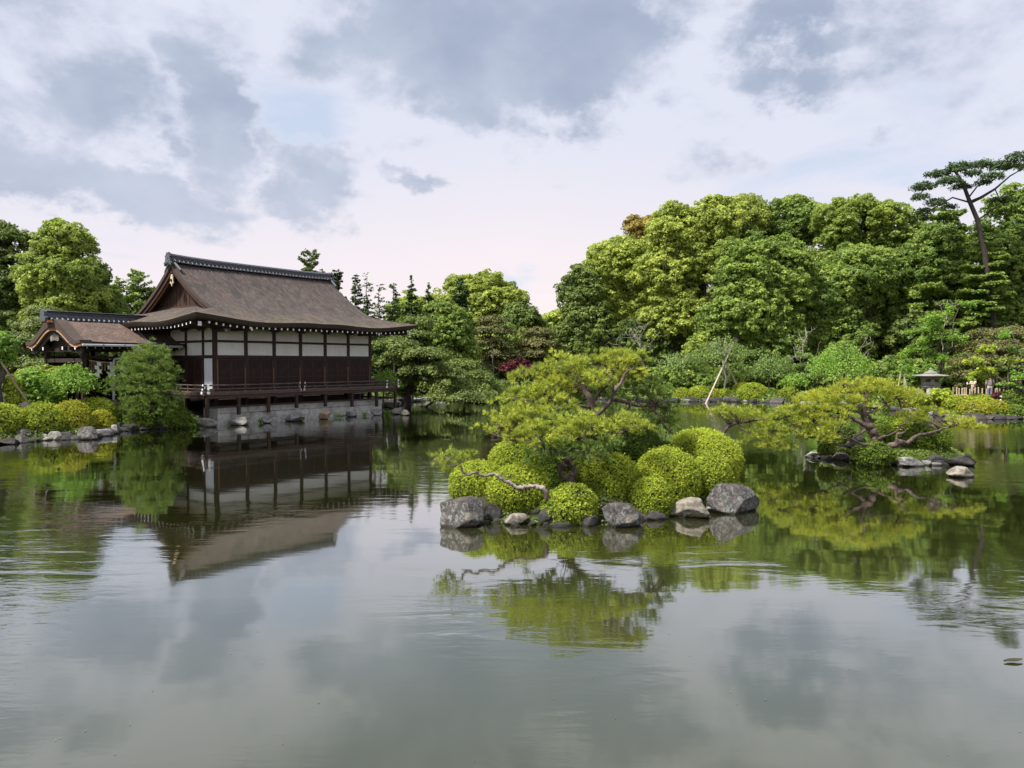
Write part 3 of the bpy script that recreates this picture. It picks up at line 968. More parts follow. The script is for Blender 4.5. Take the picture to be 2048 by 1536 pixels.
# veranda
VX0, VX1, VY = -1.28, HL + 1.25, -1.28
MB().box((VX0 - .1, VY - .12, 1.70), (VX1 + .1, -.14, 1.775), .01).build('veranda_floor', WOOD_V, hallE)
MB().box((VX0 - .1, -.136, 1.70), (-.14, 4.2, 1.775), .01).build('veranda_floor', WOOD_V, hallE)
MB().box((HL + .14, -.136, 1.70), (VX1 + .1, 5, 1.775), .01).build('veranda_floor', WOOD_V, hallE)
MB().box((VX0 - .02, VY - .08, 1.50), (VX1 + .02, VY + .08, 1.697), .01).build('edge_beam', WOOD_M, hallE)
MB().box((VX0 - .08, VY + .084, 1.50), (VX0 + .08, 4.2, 1.697), .01).build('edge_beam', WOOD_D, hallE)
MB().box((VX1 - .08, VY + .084, 1.50), (VX1 + .08, 5, 1.697), .01).build('edge_beam', WOOD_D, hallE)
VP = [-1.22, .65, 2.56, 4.5, 6.64, 8.78, 10.9, 12.6]
VB = [.62, .68, .70, .86, .84, .72, .62, .52]     # tops of the boulders they stand on
for i, X in enumerate(VP):
    vpost(X, VY, .17, VB[i] - .12, 1.5, 'veranda_post', WOOD_M if i in (2,) else WOOD_D)
vpost(VX0, .9, .15, .55, 1.5, 'veranda_post'); vpost(VX0, 3.0, .15, .5, 1.5, 'veranda_post'); vpost(VX1, 2.2, .15, .3, 1.5, 'veranda_post')
MB().box((VX0, VY - .035, .98), (VX1, VY + .035, 1.09)).build('tie_beam', WOOD_D, hallE)
MB().box((11.6, 1.2, 1.2), (VX1, 1.27, 1.28)).build('tie_beam', WOOD_D, hallE)
MB().box((VX1 - .03, VY + .1, .98), (VX1 + .03, 4, 1.09)).build('tie_beam', WOOD_D, hallE)
# low railing: three bars, small uprights, white capped ends
capm = {}
def cap_at(o_, x, y, z, ax, s):
    key = (ax, s)
    if key not in capm:
        capm[key] = MB().box((-.02 if ax == 'x' else -s, -.02 if ax == 'y' else -s, -s), (.02 if ax == 'x' else s, .02 if ax == 'y' else s, s), .012).mesh('rail_cap', CAPW)
    link('rail_cap', capm[key], o_, (x, y, z))
def rail(p0, p1, z, r, s, c0=False, c1=False, up=0.0):
    ax = 'x' if abs(p1[0] - p0[0]) > abs(p1[1] - p0[1]) else 'y'
    if r:
        L_ = 9
        pts = [(p0[0] + (p1[0] - p0[0]) * i / L_, p0[1] + (p1[1] - p0[1]) * i / L_, z + (up if i == L_ else 0) + (up if (i == 0 and c0) else 0)) for i in range(L_ + 1)]
        o = MB().tube(pts, r, 8).build('rail', WOOD_V, hallE)
    else:
        lo = (min(p0[0], p1[0]), min(p0[1], p1[1]), z - s); hi = (max(p0[0], p1[0]), max(p0[1], p1[1]), z + s)
        if ax == 'x': lo = (lo[0], lo[1] - s, lo[2]); hi = (hi[0], hi[1] + s, hi[2])
        else: lo = (lo[0] - s, lo[1], lo[2]); hi = (hi[0] + s, hi[1], hi[2])
        o = MB().box(lo, hi, .012).build('rail', WOOD_V, hallE)
    e = 1 if (p1[0] - p0[0] + p1[1] - p0[1]) > 0 else -1
    q = (s or r) + .012
    if c0: cap_at(o, p0[0] - (e * .015 if ax == 'x' else 0), p0[1] - (e * .015 if ax == 'y' else 0), z + up, ax, q)
    if c1: cap_at(o, p1[0] + (e * .015 if ax == 'x' else 0), p1[1] + (e * .015 if ax == 'y' else 0), z + up, ax, q)
RY = VY - .02
for (x0, x1, a, c) in ((VX0 - .22, 4.72, 1, 1), (5.08, VX1 + .25, 1, 1)):
    rail((x0 + .05, RY), (x1, RY), 2.24, .042, 0, a, c, .02)
    rail((x0 + .02, RY), (x1 - .02, RY), 2.03, .038, 0, a, c)
    rail((x0 - .04, RY - .035), (x1 + .03, RY - .035), 1.845, 0, .062, a, c)
for x in (VX0, 4.66, 5.14, VX1):
    vpost(x, RY, .09, 1.775, 2.2, 'rail_post', WOOD_V)
x = .1
while x < VX1 - .5:
    if not 4.4 < x < 5.4:
        MB().box((x - .035, RY - .03, 1.907), (x + .035, RY + .03, 1.995)).build('rail_strut', WOOD_V, hallE)
        if int(x * 1.1) % 2: MB().box((x - .025, RY - .025, 2.066), (x + .025, RY + .025, 2.202)).build('rail_strut', WOOD_V, hallE)
    x += .95
for X, y1 in ((VX0, 4.2), (VX1, 4.8)):
    sgn = 1
    rail((X, RY - .24), (X, y1), 2.24, .04, 0, 1, 0, .02)
    rail((X, RY - .24), (X, y1), 2.03, .036, 0, 1, 0)
    rail((X, RY - .26), (X, y1), 1.846, 0, .058, 1, 0)
    for yy in (.6, 1.8, 3.0): vpost(X, yy, .07, 1.775, 2.2, 'rail_post', WOOD_V)
# the odd second pair of caps near the far corner: bars of the steps at that end
for (x, z, s) in ((11.75, 2.24, .05), (11.72, 2.03, .05), (11.7, 1.83, .075)):
    o = MB().tube([(x, RY - .12, z), (x, -.3, z)], s * .8, 6).build('cross_bar', WOOD_V, hallE)
    cap_at(o, x, RY - .13, z, 'y', s)

# ------------------------------------------------------------------ the roofed passage with the bell-shaped gable
corE = thing('roofed_passage', 'low roofed passage with an undulating front gable and grey tiled ridge, joined to the hall', 'building', HALL_O, HALL_A)
CYc, CW, CX0 = 6.8, 3.78, -5.75
def cor_f(v):
    v = min(abs(v), 1.0)
    t_ = min(1, v / .93)
    return 4.56 + 1.30 * (1 - t_ * t_ * (3 - 2 * t_)) + .25 * max(0, v - .85)
def cor_g(v):                                    # the lower, rounder curve of the front board
    v = min(abs(v), 1.0)
    t_ = min(1, max(0, v - .06) / .78)
    return 4.52 + .98 * (1 - t_ * t_ * (3 - 2 * t_)) + .35 * max(0, v - .82)
rows = []
for i in range(31):
    s = i / 30
    X = CX0 - .06 + (5.9) * s
    lift = .10 * max(0, 1 - s * 4) ** 2
    rows.append([(X, CYc + CW * (2 * j / 48 - 1), cor_f(2 * j / 48 - 1) + lift) for j in range(49)])
MB().grid(rows).build('roof', THATCH_P, corE, smooth=True)
for side in (-1, 1):
    ye = CYc + side * CW
    pts0 = [(r[0 if side < 0 else -1]) for r in rows]
    MB().grid([[(p[0], p[1], p[2] + .003) for p in pts0], [(p[0] + .02, p[1] - side * .05, p[2] - .10) for p in pts0], [(p[0] + .02, p[1] - side * .12, p[2] - .19) for p in pts0], [(p[0], p[1] - side * 1.6, p[2] - .12) for p in pts0]]).build('roof_edge', EDGE, corE)
MB().grid([[(p[0], p[1], p[2] - .13) for p in r] for r in (rows[0], rows[-1])]).build('soffit', WOOD_D, corE)
N48 = [2 * j / 48 - 1 for j in range(49)]
def cstrip(x0, x1, d0, d1, name, mat, lim=1.0, parent=corE):
    sec = []
    for v_ in N48:
        if abs(v_) > lim: continue
        y = CYc + CW * v_; z = cor_g(v_) + .10
        zt = cor_f(v_) + .10 if d0 < 0 else z
        sec.append([(x0, y, zt - d0), (x1, y, zt - d0), (x1, y, z - d1), (x0, y, z - d1), (x0, y, zt - d0)])
    mb = MB().grid(sec)
    mb.add([sec[0][i] for i in range(4)], [(0, 1, 2, 3)]); mb.add([sec[-1][i] for i in range(4)], [(3, 2, 1, 0)])
    return mb.build(name, mat, parent)
cstrip(CX0 - .08, CX0 + .5, -.004, .14, 'verge_edge', EDGE)
cstrip(CX0 - .03, CX0 + .12, .14, .30, 'bargeboard', EDGE_R)
cstrip(CX0 - .035, CX0 + .03, .285, .315, 'bargeboard_trim', WOOD_P, .9)
cstrip(CX0 + .13, CX0 + .25, .30, .62, 'inner_bargeboard', WOOD_D, .93)
# carved crest under the peak
o = MB()
for i in range(-3, 4):
    r_ = .11 - .012 * abs(i)
    for h_ in (0, 1):
        a0 = i * .16
        o.tube([(CX0 + .1, CYc + a0 + r_ * math.cos(t_), 4.98 - .03 * abs(i) - .1 * h_ + r_ * math.sin(t_)) for t_ in np.linspace(0, 5.2, 10)], .028, 5)
o.build('carved_crest', mat_noise('weathered_carving', [(.3, (.34, .30, .24)), (.7, (.5, .46, .38))], 6), corE)
# ridge
rows2 = []
cpro = [(-.34, -.02), (-.25, .02), (-.2, .08), (-.18, .30), (-.24, .33), (-.17, .41), (0, .46), (.17, .41), (.24, .33), (.18, .30), (.2, .08), (.25, .02), (.34, -.02)]
for i in range(20):
    s = i / 19
    rows2.append([(CX0 - .35 + 5.6 * s, CYc + a, 5.90 + c + .10 * max(0, 1 - s * 3) ** 2) for a, c in cpro])
rid = MB().grid(rows2).build('ridge', TILE, corE)
mb = MB()
for side in (-1, 1):
    for i in range(20):
        X = CX0 - .15 + 5.2 * i / 19
        mb.tube([(X, CYc + side * .2, 6.02), (X, CYc + side * .44, 5.86)], .07, 6)
mb.build('ridge_tile', TILE_L, rid, kind='stuff')
MB().box((CX0 - .36, CYc - .26, 6.345), (-.3, CYc + .26, 6.39), .015).build('ridge_cap', TILE_L, rid)
p = [(-.38, -.2), (-.44, 0), (-.28, .1), (-.3, .34), (-.16, .46), (0, .40), (.16, .46), (.3, .34), (.28, .1), (.44, 0), (.38, -.2)]
MB().prism([(CYc + a, 5.98 + c) for a, c in p], 'x', CX0 - .5, CX0 - .36).build('ridge_end_ornament', TILE, corE)
MB().prism([(CYc - .5, 5.72), (CYc + .5, 5.72), (CYc + .42, 5.86), (CYc - .42, 5.86)], 'x', CX0 - .42, CX0 + .2).build('ridge_end_block', EDGE_R, corE)
# pale flashing where the passage roof passes under the hall's eave
MB().tube([(-1.75, CYc + CW * v_, cor_f(v_) + .02) for v_ in np.linspace(-.98, -.25, 14)], .05, 5).build('flashing', TILE_L, corE)
# posts, beams, rafters
for X in (-5.15, -2.7):
    for Y in (CYc - 2.5, CYc + 2.5):
        vpost(X, Y, .24, .4, 4.4, 'post', WOOD_D, corE)
for Y in (CYc - 2.5, CYc + 2.5):
    MB().box((-5.9, Y - .1, 4.16), (-.1, Y + .1, 4.36), .01).build('beam', WOOD_D, corE)
    MB().box((-5.3, Y - .07, 3.72), (-.1, Y + .07, 3.86), .01).build('beam', WOOD_D, corE)
MB().box((-5.27, CYc - 3.0, 4.1), (-5.05, CYc + 3.0, 4.34), .01).build('beam', WOOD_D, corE)
MB().box((-5.24, CYc - 2.4, 3.5), (-5.08, CYc + 2.4, 3.72), .01).build('beam', WOOD_D, corE)
MB().prism([(CYc + CW * v_ * .82, cor_g(v_ * .82) - .3) for v_ in N48] + [(CYc + 3.0, 4.3), (CYc - 3.0, 4.3)], 'x', -5.1, -5.0).build('gable_wall', WOOD_D, corE)
for Y in (CYc - 3.0, CYc - 1.35, CYc + 1.35, CYc + 3.0):
    o = MB().box((-5.75, Y - .08, 4.18), (-5.1, Y + .08, 4.36)).build('beam_end', WOOD_D, corE)
    MB().box((-5.775, Y - .07, 4.19), (-5.752, Y + .07, 4.37), .01).build('end_cap', CAPW, o)
for i in range(13):
    X = -5.3 + .42 * i
    o = MB().box((X - .045, CYc - 3.3, 4.26), (X + .045, CYc - 2.4, 4.37)).build('rafter', WOOD_D, corE)
    MB().box((X - .035, CYc - 3.32, 4.27), (X + .035, CYc - 3.302, 4.36)).build('rafter_end', CAPW, o)
MB().box((-2.6, CYc - 2.48, .6), (-.1, CYc - 2.40, 3.7)).build('side_wall', WOOD_D, corE)
MB().box((-5.0, CYc + 2.42, .6), (-.1, CYc + 2.48, 3.7)).build('rear_wall', WOOD_D, corE)
# gutter and downpipe
gy = CYc - CW - .03
g_ = MB().box((-5.75, gy - .1, 4.36), (-.3, gy + .03, 4.49), .03).build('gutter', GUTTER, corE)
for X in (-4.7, -3.6, -2.4, -1.2): MB().box((X - .015, gy - .115, 4.34), (X + .015, gy - .102, 4.51)).build('gutter_bracket', WOOD_D, g_)
MB().box((-3.1, gy - .16, 4.02), (-2.72, gy + .05, 4.36), .02).build('rain_head', GUTTER, corE)
MB().tube([(-2.95, gy - .05, 4.1), (-3.4, gy + .3, 3.78), (-3.75, gy + .85, 3.68), (-3.8, gy + .9, 3.4), (-3.8, gy + .9, .5)], .07, 8).build('downpipe', GUTTER, corE)

# straw rope with folded paper strips hung between the passage posts
rp = thing('sacred_rope', 'straw rope with a fringe and three white folded paper strips under the passage eave', 'rope', hall(-5.1, CYc - 2.68, 0), HALL_A)
MB().tube([(.15 + 2.1 * s, 0, 3.62 - .12 * math.sin(math.pi * s)) for s in np.linspace(0, 1, 12)], .035, 6).build('rope', STRAW, rp)
mb = MB()
for i in range(26):
    s = (i + .5) / 26
    mb.tube([(.15 + 2.1 * s, 0, 3.6 - .12 * math.sin(math.pi * s)), (.15 + 2.1 * s + .02 * math.sin(i * 3), .01, 3.05)], .012, 4)
mb.build('straw_fringe', STRAW, rp)
for i, s in enumerate((.2, .52, .84)):
    x, z = .15 + 2.1 * s, 3.6
    mb = MB()
    for k_ in range(4):
        z1 = z - .06 - .2 * k_
        dx = .06 * (-1) ** k_
        mb.add([(x - .11 + dx, -.03 - .012 * k_, z1), (x + .11 + dx, -.03 - .012 * k_, z1 - .03), (x + .13 + dx, -.05 - .012 * k_, z1 - .24), (x - .09 + dx, -.05 - .012 * k_, z1 - .21)], [(0, 1, 2, 3)])
    mb.build('paper_strip', PAPER, rp)

# ------------------------------------------------------------------ plant builders
SEED = [100]
def nrng(seed=None):
    SEED[0] += 1
    return np.random.default_rng(seed if seed is not None else SEED[0])
PX1 = 2.0                                            # picture pixels per final pixel

def base_at(px, D, dz=0.0):
    p = P(px, 800, D)
    z = gz(p.x, p.y)
    return Vector((p.x, p.y, max(z, -.05) + dz))

def wobble(a, b, n, amp, rng):
    a, b = Vector(a), Vector(b)
    L = (b - a).length
    out = []
    for i in range(n + 1):
        s = i / n
        p = a.lerp(b, s)
        if 0 < i < n:
            p += Vector(rng.normal(size=3)) * amp * L
        out.append(p)
    return out

def bush(px0, px1, py0, py1, D, label, mat='azalea', leaf=None, group='clipped azalea mounds', k=4, dens=1.0, depth=.92, name='azalea_bush', seed=None, lumpy=.05, base_cut=.34, cat='bush'):
    """a clipped mound of small leaf whorls over a core of twigs"""
    rng = nrng(seed)
    s = m_per_px(D)
    rx = (px1 - px0) * s * .5
    h = (py1 - py0) * s
    rz = h / (1 + 1 - base_cut * 1.2) * 1.0
    c = P((px0 + px1) / 2, py0, D + rx * depth * .5)
    cz = P(0, py0, D).z - rz
    o = thing(name, label, cat, (c.x, c.y, cz - (h - rz)), 0, group)
    rr = np.array([rx, rx * depth, rz])
    zb = h - rz                                       # centre above the foot
    size = leaf or max(.036, 2.6 * D / 710)
    area = 2.7 * math.pi * rx * rz * .9
    n = int(min(24000, dens * 3.6 * area / (size * size * .42 * k * .5)))
    n = max(n, 400)
    d = sphere_dirs(int(n * 1.35), rng)
    d = d[d[:, 2] > -.72][:n]
    # a few flat or sunken places, as shears leave them
    off = rng.normal(size=3) * 5
    r = 1 + lumpy * fnoise(d * 1.0 + off, 2.0) + lumpy * .5 * fnoise(d + off, 6) + .045 * rng.normal(size=len(d))
    r = np.clip(r, .75, 1.2) + np.where(rng.random(len(d)) < .035, .03 + .07 * rng.random(len(d)), 0)   # stray shoots
    def dome(q):                                     # upright sides below the waist
        f = np.where(q[:, 2] < 0, np.sqrt(np.clip(1 - np.abs(q[:, 2]) ** 2.2, .02, 1)) / np.sqrt(np.clip(1 - q[:, 2] ** 2, .02, 1)), 1.0)
        return q * np.stack([f, f, np.ones(len(q))], 1)
    Pt = dome(d) * r[:, None] * rr + np.array([0, 0, zb])
    nr = unit(d / rr)
    tint = np.clip(.46 + .11 * rng.normal() + .26 * rng.normal(size=len(d)) + .22 * fnoise(d + off, 3) + .10 * np.clip(d[:, 2], -1, 1), 0, 1)  # tint also rises with height: top light and lower shade put into leaf colour
    V, Fc = rosettes(Pt, unit(nr + np.array([0, 0, .10])), size, rng, k, 1.25)
    link('leaves', np_mesh('leaves', V, Fc, LEAF[mat], np.repeat(tint, k * 3)), o)
    bm = bmesh.new(); bmesh.ops.create_icosphere(bm, subdivisions=3, radius=1.0)
    Vc = np.array([v.co[:] for v in bm.verts])
    rc = .86 + .04 * fnoise(Vc + off, 4)
    Vc2 = dome(Vc) * rc[:, None] * rr + np.array([0, 0, zb])
    for v, q in zip(bm.verts, Vc2): v.co = q
    me = bpy.data.meshes.new('twigs'); bm.to_mesh(me); bm.free(); me.materials.append(TWIG)
    link('twigs', me, o)
    return o

def trunk_mesh(o, pts_list, mat, n=7, name='trunk'):
    mb = MB()
    for pts, rad in pts_list:
        mb.tube(pts, rad, n)
    return mb.build(name, mat, o, smooth=True)

def taper(r0, r1, n):
    return [r0 + (r1 - r0) * i / (n - 1) for i in range(n)]

def puff_crown(ells, D, rng, puff=1.4, k_px=2.15, cover=.92, tint0=.5, tint_var=.22, flat=.8, back=.06, inner=.35, gaps=.0, up_bias=.3, sub_n=17):
    """leaf points of a broadleaf crown: ellipsoids carry puffs, puffs carry clumps, clumps carry leaves.
    ells: (centre, (rx, ry, rz)) in metres relative to the tree"""
    size = k_px * D / 710.0
    PT, NR, TI, SZ = [], [], [], []
    centers = []
    for (c, r) in ells:
        c = np.array(c); r = np.array(r)
        A = 4 * math.pi * (((r[0] * r[1]) ** 1.6 + (r[0] * r[2]) ** 1.6 + (r[1] * r[2]) ** 1.6) / 3) ** (1 / 1.6)
        n = int(A / (puff * puff * 1.25)) + 3
        d = sphere_dirs(n * 2, rng)
        keep = (d[:, 2] > -.8) & ((d[:, 1] < .25) | (rng.random(len(d)) < back)) & (rng.random(len(d)) > gaps)
        d = d[keep][:n]
        pr = puff * (.6 + .75 * rng.random(len(d)))
        pos = c + d * (r - pr[:, None] * .55) * (1 + .15 * rng.normal(size=(len(d), 1)))
        for q, rad, dd in zip(pos, pr, d):
            centers.append((q, rad))
            ptint = tint0 + tint_var * rng.normal()
            sd = sphere_dirs(sub_n * 2, rng)
            sd = unit(sd + .45 * dd + np.array([0, -.15, up_bias]))[:sub_n]
            for s_ in sd:
                cc = q + s_ * rad * (.7 + .4 * rng.random()) * np.array([1, 1, flat])
                cr = rad * (.17 + .20 * rng.random())
                nl = max(5, int(cover * 2.2 * cr * cr * 3.14 / (size * size * .5)))
                ld = sphere_dirs(nl, rng)
                ld = unit(ld + np.array([0, 0, .45]) + .25 * s_)
                PT.append(cc + ld * cr * np.array([1, 1, .7]) * (.75 + .35 * rng.random((nl, 1))))
                NR.append(unit(ld + .5 * s_ + np.array([0, 0, .3])))
                TI.append(np.full(nl, ptint + .15 * rng.normal()) + .12 * rng.normal(size=nl))
                SZ.append(np.full(nl, size))
        # sparse inner leaves, tinted darker as crown shade, so it is not hollow
        ni = int(inner * 4.0 * r[0] * r[2] / (size * size * 4 * .5))
        d2 = sphere_dirs(ni, rng) * (rng.random((ni, 1)) ** .5) * .8
        PT.append(c + d2 * r); NR.append(unit(d2 + .6 * rng.normal(size=(ni, 3)))); TI.append(np.full(ni, tint0 - .1) + .2 * rng.normal(size=ni)); SZ.append(np.full(ni, size * 2.0))
    return np.concatenate(PT), np.concatenate(NR), np.clip(np.concatenate(TI), 0, 1), np.concatenate(SZ), centers

def crown_obj(o, PT, NR, TI, SZ, mat, rng, tilt=.55, aspect=.6, name='crown'):
    V, Fc = leaf_tris(PT, NR, SZ, rng, tilt, aspect * 1.4)
    return link(name, np_mesh(name, V, Fc, LEAF[mat], np.repeat(TI, 3)), o)

def broad_tree(label, boxes, D, mat, foot=None, group=None, name='broadleaf_tree', bark=None, puff=None, cat='tree', depth=.8, trunk_r=None, seed=None, mat2=None, frac2=0.0, show_limbs=5, **kw):
    """boxes: picture boxes (px0, px1, py0, py1[, dD]) of the crown's parts"""
    rng = nrng(seed)
    s = m_per_px(D)
    fx = foot if foot is not None else sum((b[0] + b[1]) / 2 for b in boxes) / len(boxes)
    base = base_at(fx, D)
    o = thing(name, label, cat, base, 0, group)
    ells = []
    for b in boxes:
        dD = b[4] if len(b) > 4 else 0.0
        DD = D + dD
        c = P((b[0] + b[1]) / 2, (b[2] + b[3]) / 2, DD)
        rx = (b[1] - b[0]) * .5 * m_per_px(DD); rz = (b[3] - b[2]) * .5 * m_per_px(DD)
        ells.append((c - base, (rx, min(rx, rz * 1.3) * depth, rz)))
    rmin = min(min(e[1][0], e[1][2]) for e in ells)
    pf = puff or max(.45, min(1.7, rmin * .33))
    PT, NR, TI, SZ, cen = puff_crown(ells, D, rng, pf, **kw)
    if mat2:
        msk = fnoise(PT + rng.normal(size=3) * 7, .35) > (1 - 2 * frac2) * .6
        crown_obj(o, PT[~msk], NR[~msk], TI[~msk], SZ[~msk], mat, rng)
        if msk.sum(): crown_obj(o, PT[msk], NR[msk], TI[msk], SZ[msk], mat2, rng)
    else:
        crown_obj(o, PT, NR, TI, SZ, mat, rng)
    top = max(ells, key=lambda e: e[0][2] + e[1][2])
    tr = trunk_r or max(.06, .035 * (top[0][2] + top[1][2]))
    fork = Vector(top[0]) * .55; fork.z = max(.3, min(e[0][2] - e[1][2] * .5 for e in ells))
    tp = wobble((0, 0, -.3), fork, 5, .03, rng)
    lst = [(tp, taper(tr, tr * .7, 6))]
    for e in ells:
        tgt = Vector(e[0]) + Vector((0, 0, e[1][2] * .55))
        lst.append((wobble(fork, tgt, 5, .04, rng), taper(tr * .65, tr * .12, 6)))
    idx = rng.choice(len(cen), min(show_limbs * len(ells), len(cen)), replace=False)
    for i in idx:
        q = Vector(cen[i][0]); e = min(ells, key=lambda e_: (Vector(e_[0]) - q).length)
        st = fork.lerp(Vector(e[0]), rng.random() * .9)
        lst.append((wobble(st, q, 4, .05, rng), taper(tr * .3, tr * .06, 5)))
    trunk_mesh(o, lst, bark or BARK_D, 6)
    return o

def conifer(label, px, py0, py1, D, width, mat='conifer', group=None, name='conifer_tree', irregular=.35, droop=.25, dens=1.0, bark=None, seed=None, cat='tree', top=0.06, layers=None, up_=0.0, k_px=2.0, bare=0.0):
    """a trunk with tiers of flat sprays; width in picture pixels"""
    rng = nrng(seed)
    base = base_at(px, D)
    o = thing(name, label, cat, base, 0, group)
    s = m_per_px(D)
    zt = P(px, py0, D).z - base.z; z0 = max(.5, P(px, py1, D).z - base.z)
    R = width * s * .5
    size = k_px * D / 710
    nl = int(layers * 1.7) if layers else max(9, int((zt - z0) / (.30 + .03 * R)))
    PT, NR, TI = [], [], []
    lst = [(wobble((0, 0, -.3), (0, 0, zt), 7, .006, rng), taper(max(.05, .017 * zt), .02, 8))]
    for i in range(nl):
        f = i / (nl - 1)
        zl = (zt - z0) / (nl - 1)
        rl = R * (top + (1 - top) * (1 - f) ** .75) * (1 - .25 * max(0, .25 - f) * 4)
        nb = max(3, int(5 + 3 * (1 - f)))
        for j in range(nb):
            an = rng.random() * 6.283
            z = z0 + (zt - z0) * f + zl * 1.2 * (rng.random() - .6)
            L = rl * (1 - irregular + 1.3 * irregular * rng.random())
            if rng.random() < bare: continue
            dv = Vector((math.cos(an), math.sin(an), up_ - droop * (1 - f) + .15 * rng.normal() + .25 * f)).normalized()
            tip = Vector((0, 0, z)) + dv * L
            if L > .5: lst.append(([Vector((0, 0, z)), Vector((0, 0, z)).lerp(tip, .5) + Vector((0, 0, .05 * L)), tip], [.012 * L + .015, .01 * L + .01, .01]))
            n = max(6, int(dens * 26 * L * L / (size * size * 14) + 8 * dens * L / size * .35))
            u = np.sqrt(rng.random(n)) * L
            w = (rng.random(n) - .5) * 2 * (.12 * L + .35 * np.minimum(u, L - u * .5)) * .9
            side = np.array([-math.sin(an), math.cos(an), 0])
            pts = np.array([0, 0, z]) + np.outer(u, np.array(dv)) + np.outer(w, side)
            pts[:, 2] += -.10 * np.abs(w) + .10 * size * rng.normal(size=n) + (.10 * L + .05) * (rng.random(n) - .3)
            PT.append(pts)
            NR.append(unit(np.array([0, 0, 1.0]) + .35 * np.outer(u / L, np.array([dv.x, dv.y, 0])) + .2 * rng.normal(size=(n, 3))))
            TI.append(np.full(n, .45 + .2 * rng.normal()) + .15 * rng.normal(size=n))
    PT = np.concatenate(PT); NR = np.concatenate(NR); TI = np.clip(np.concatenate(TI), 0, 1)
    crown_obj(o, PT, NR, TI, np.full(len(PT), size * 1.25), mat, rng, .45, .5)
    trunk_mesh(o, lst, bark or BARK_D, 5)
    return o

def pad_tufts(c, r, rng, spacing, edge=.18, under=.3, hump=.8):
    """tuft feet and directions on one cloud-shaped pad"""
    n = int(math.pi * r[0] * r[1] / (spacing * spacing) * (1 + under)) + 6
    a = rng.random(n) * 6.283; q = np.sqrt(rng.random(n))
    rim = 1 + edge * np.sin(a * 3 + rng.random() * 6) + edge * .7 * np.sin(a * 5 + rng.random() * 6) + edge * .4 * np.sin(a * 9 + rng.random() * 6)
    x = np.cos(a) * q * rim; y = np.sin(a) * q * rim
    lump = .22 * np.sin(x * 5 + rng.random() * 6) * np.sin(y * 4 + rng.random() * 6) + .16 * np.sin(x * 11 + y * 7 + rng.random() * 6)
    z = np.sqrt(np.clip(1 - np.minimum(q, 1) ** 2, 0, 1)) * hump + lump
    lower = rng.random(n) < under / (1 + under)
    z = np.where(lower, z * .35 * rng.random(n) - .25 * rng.random(n), z * (.8 + .25 * rng.random(n)))
    Pt = np.stack([x * r[0], y * r[1], z * r[2]], 1) + np.array(c)
    Dv = unit(np.stack([x * .9, y * .9, np.full(n, .85)], 1) + .3 * rng.normal(size=(n, 3)))
    return Pt, Dv, lower

def pad_cloud(c, r, rng, size, cover=2.0):
    """a flat cloud of short shoots, thick on its rounded top"""
    n = int(cover * math.pi * r[0] * r[1] * 1.5 / (size * size * .4)) + 20
    a = rng.random(n) * 6.283; q = np.sqrt(rng.random(n))
    p1, p2, p3 = rng.random(3) * 6.28
    rim = 1 + .16 * np.sin(a * 3 + p1) + .13 * np.sin(a * 7 + p2) + .07 * np.sin(a * 13 + p3)
    x, y = np.cos(a) * q * rim, np.sin(a) * q * rim
    lump = .20 * np.sin(x * 6 + p1) * np.sin(y * 5 + p2) + .14 * np.sin(x * 13 + p3) * np.sin(y * 11 + p1)
    top = rng.random(n) < .78
    z = np.sqrt(np.clip(1 - np.minimum(q, 1) ** 2, 0, 1)) * .75 + lump
    z = np.where(top, z - .25 * rng.random(n) ** 2, z * rng.random(n) * .5 - .15 * rng.random(n))
    Pt = np.stack([x * r[0], y * r[1], z * r[2]], 1) + np.array(c) + .4 * size * rng.normal(size=(n, 3))
    Nr = unit(np.stack([x * .7, y * .7, np.full(n, .75)], 1) + np.where(top, 0, 1)[:, None] * .5 * rng.normal(size=(n, 3)))
    return Pt, Nr

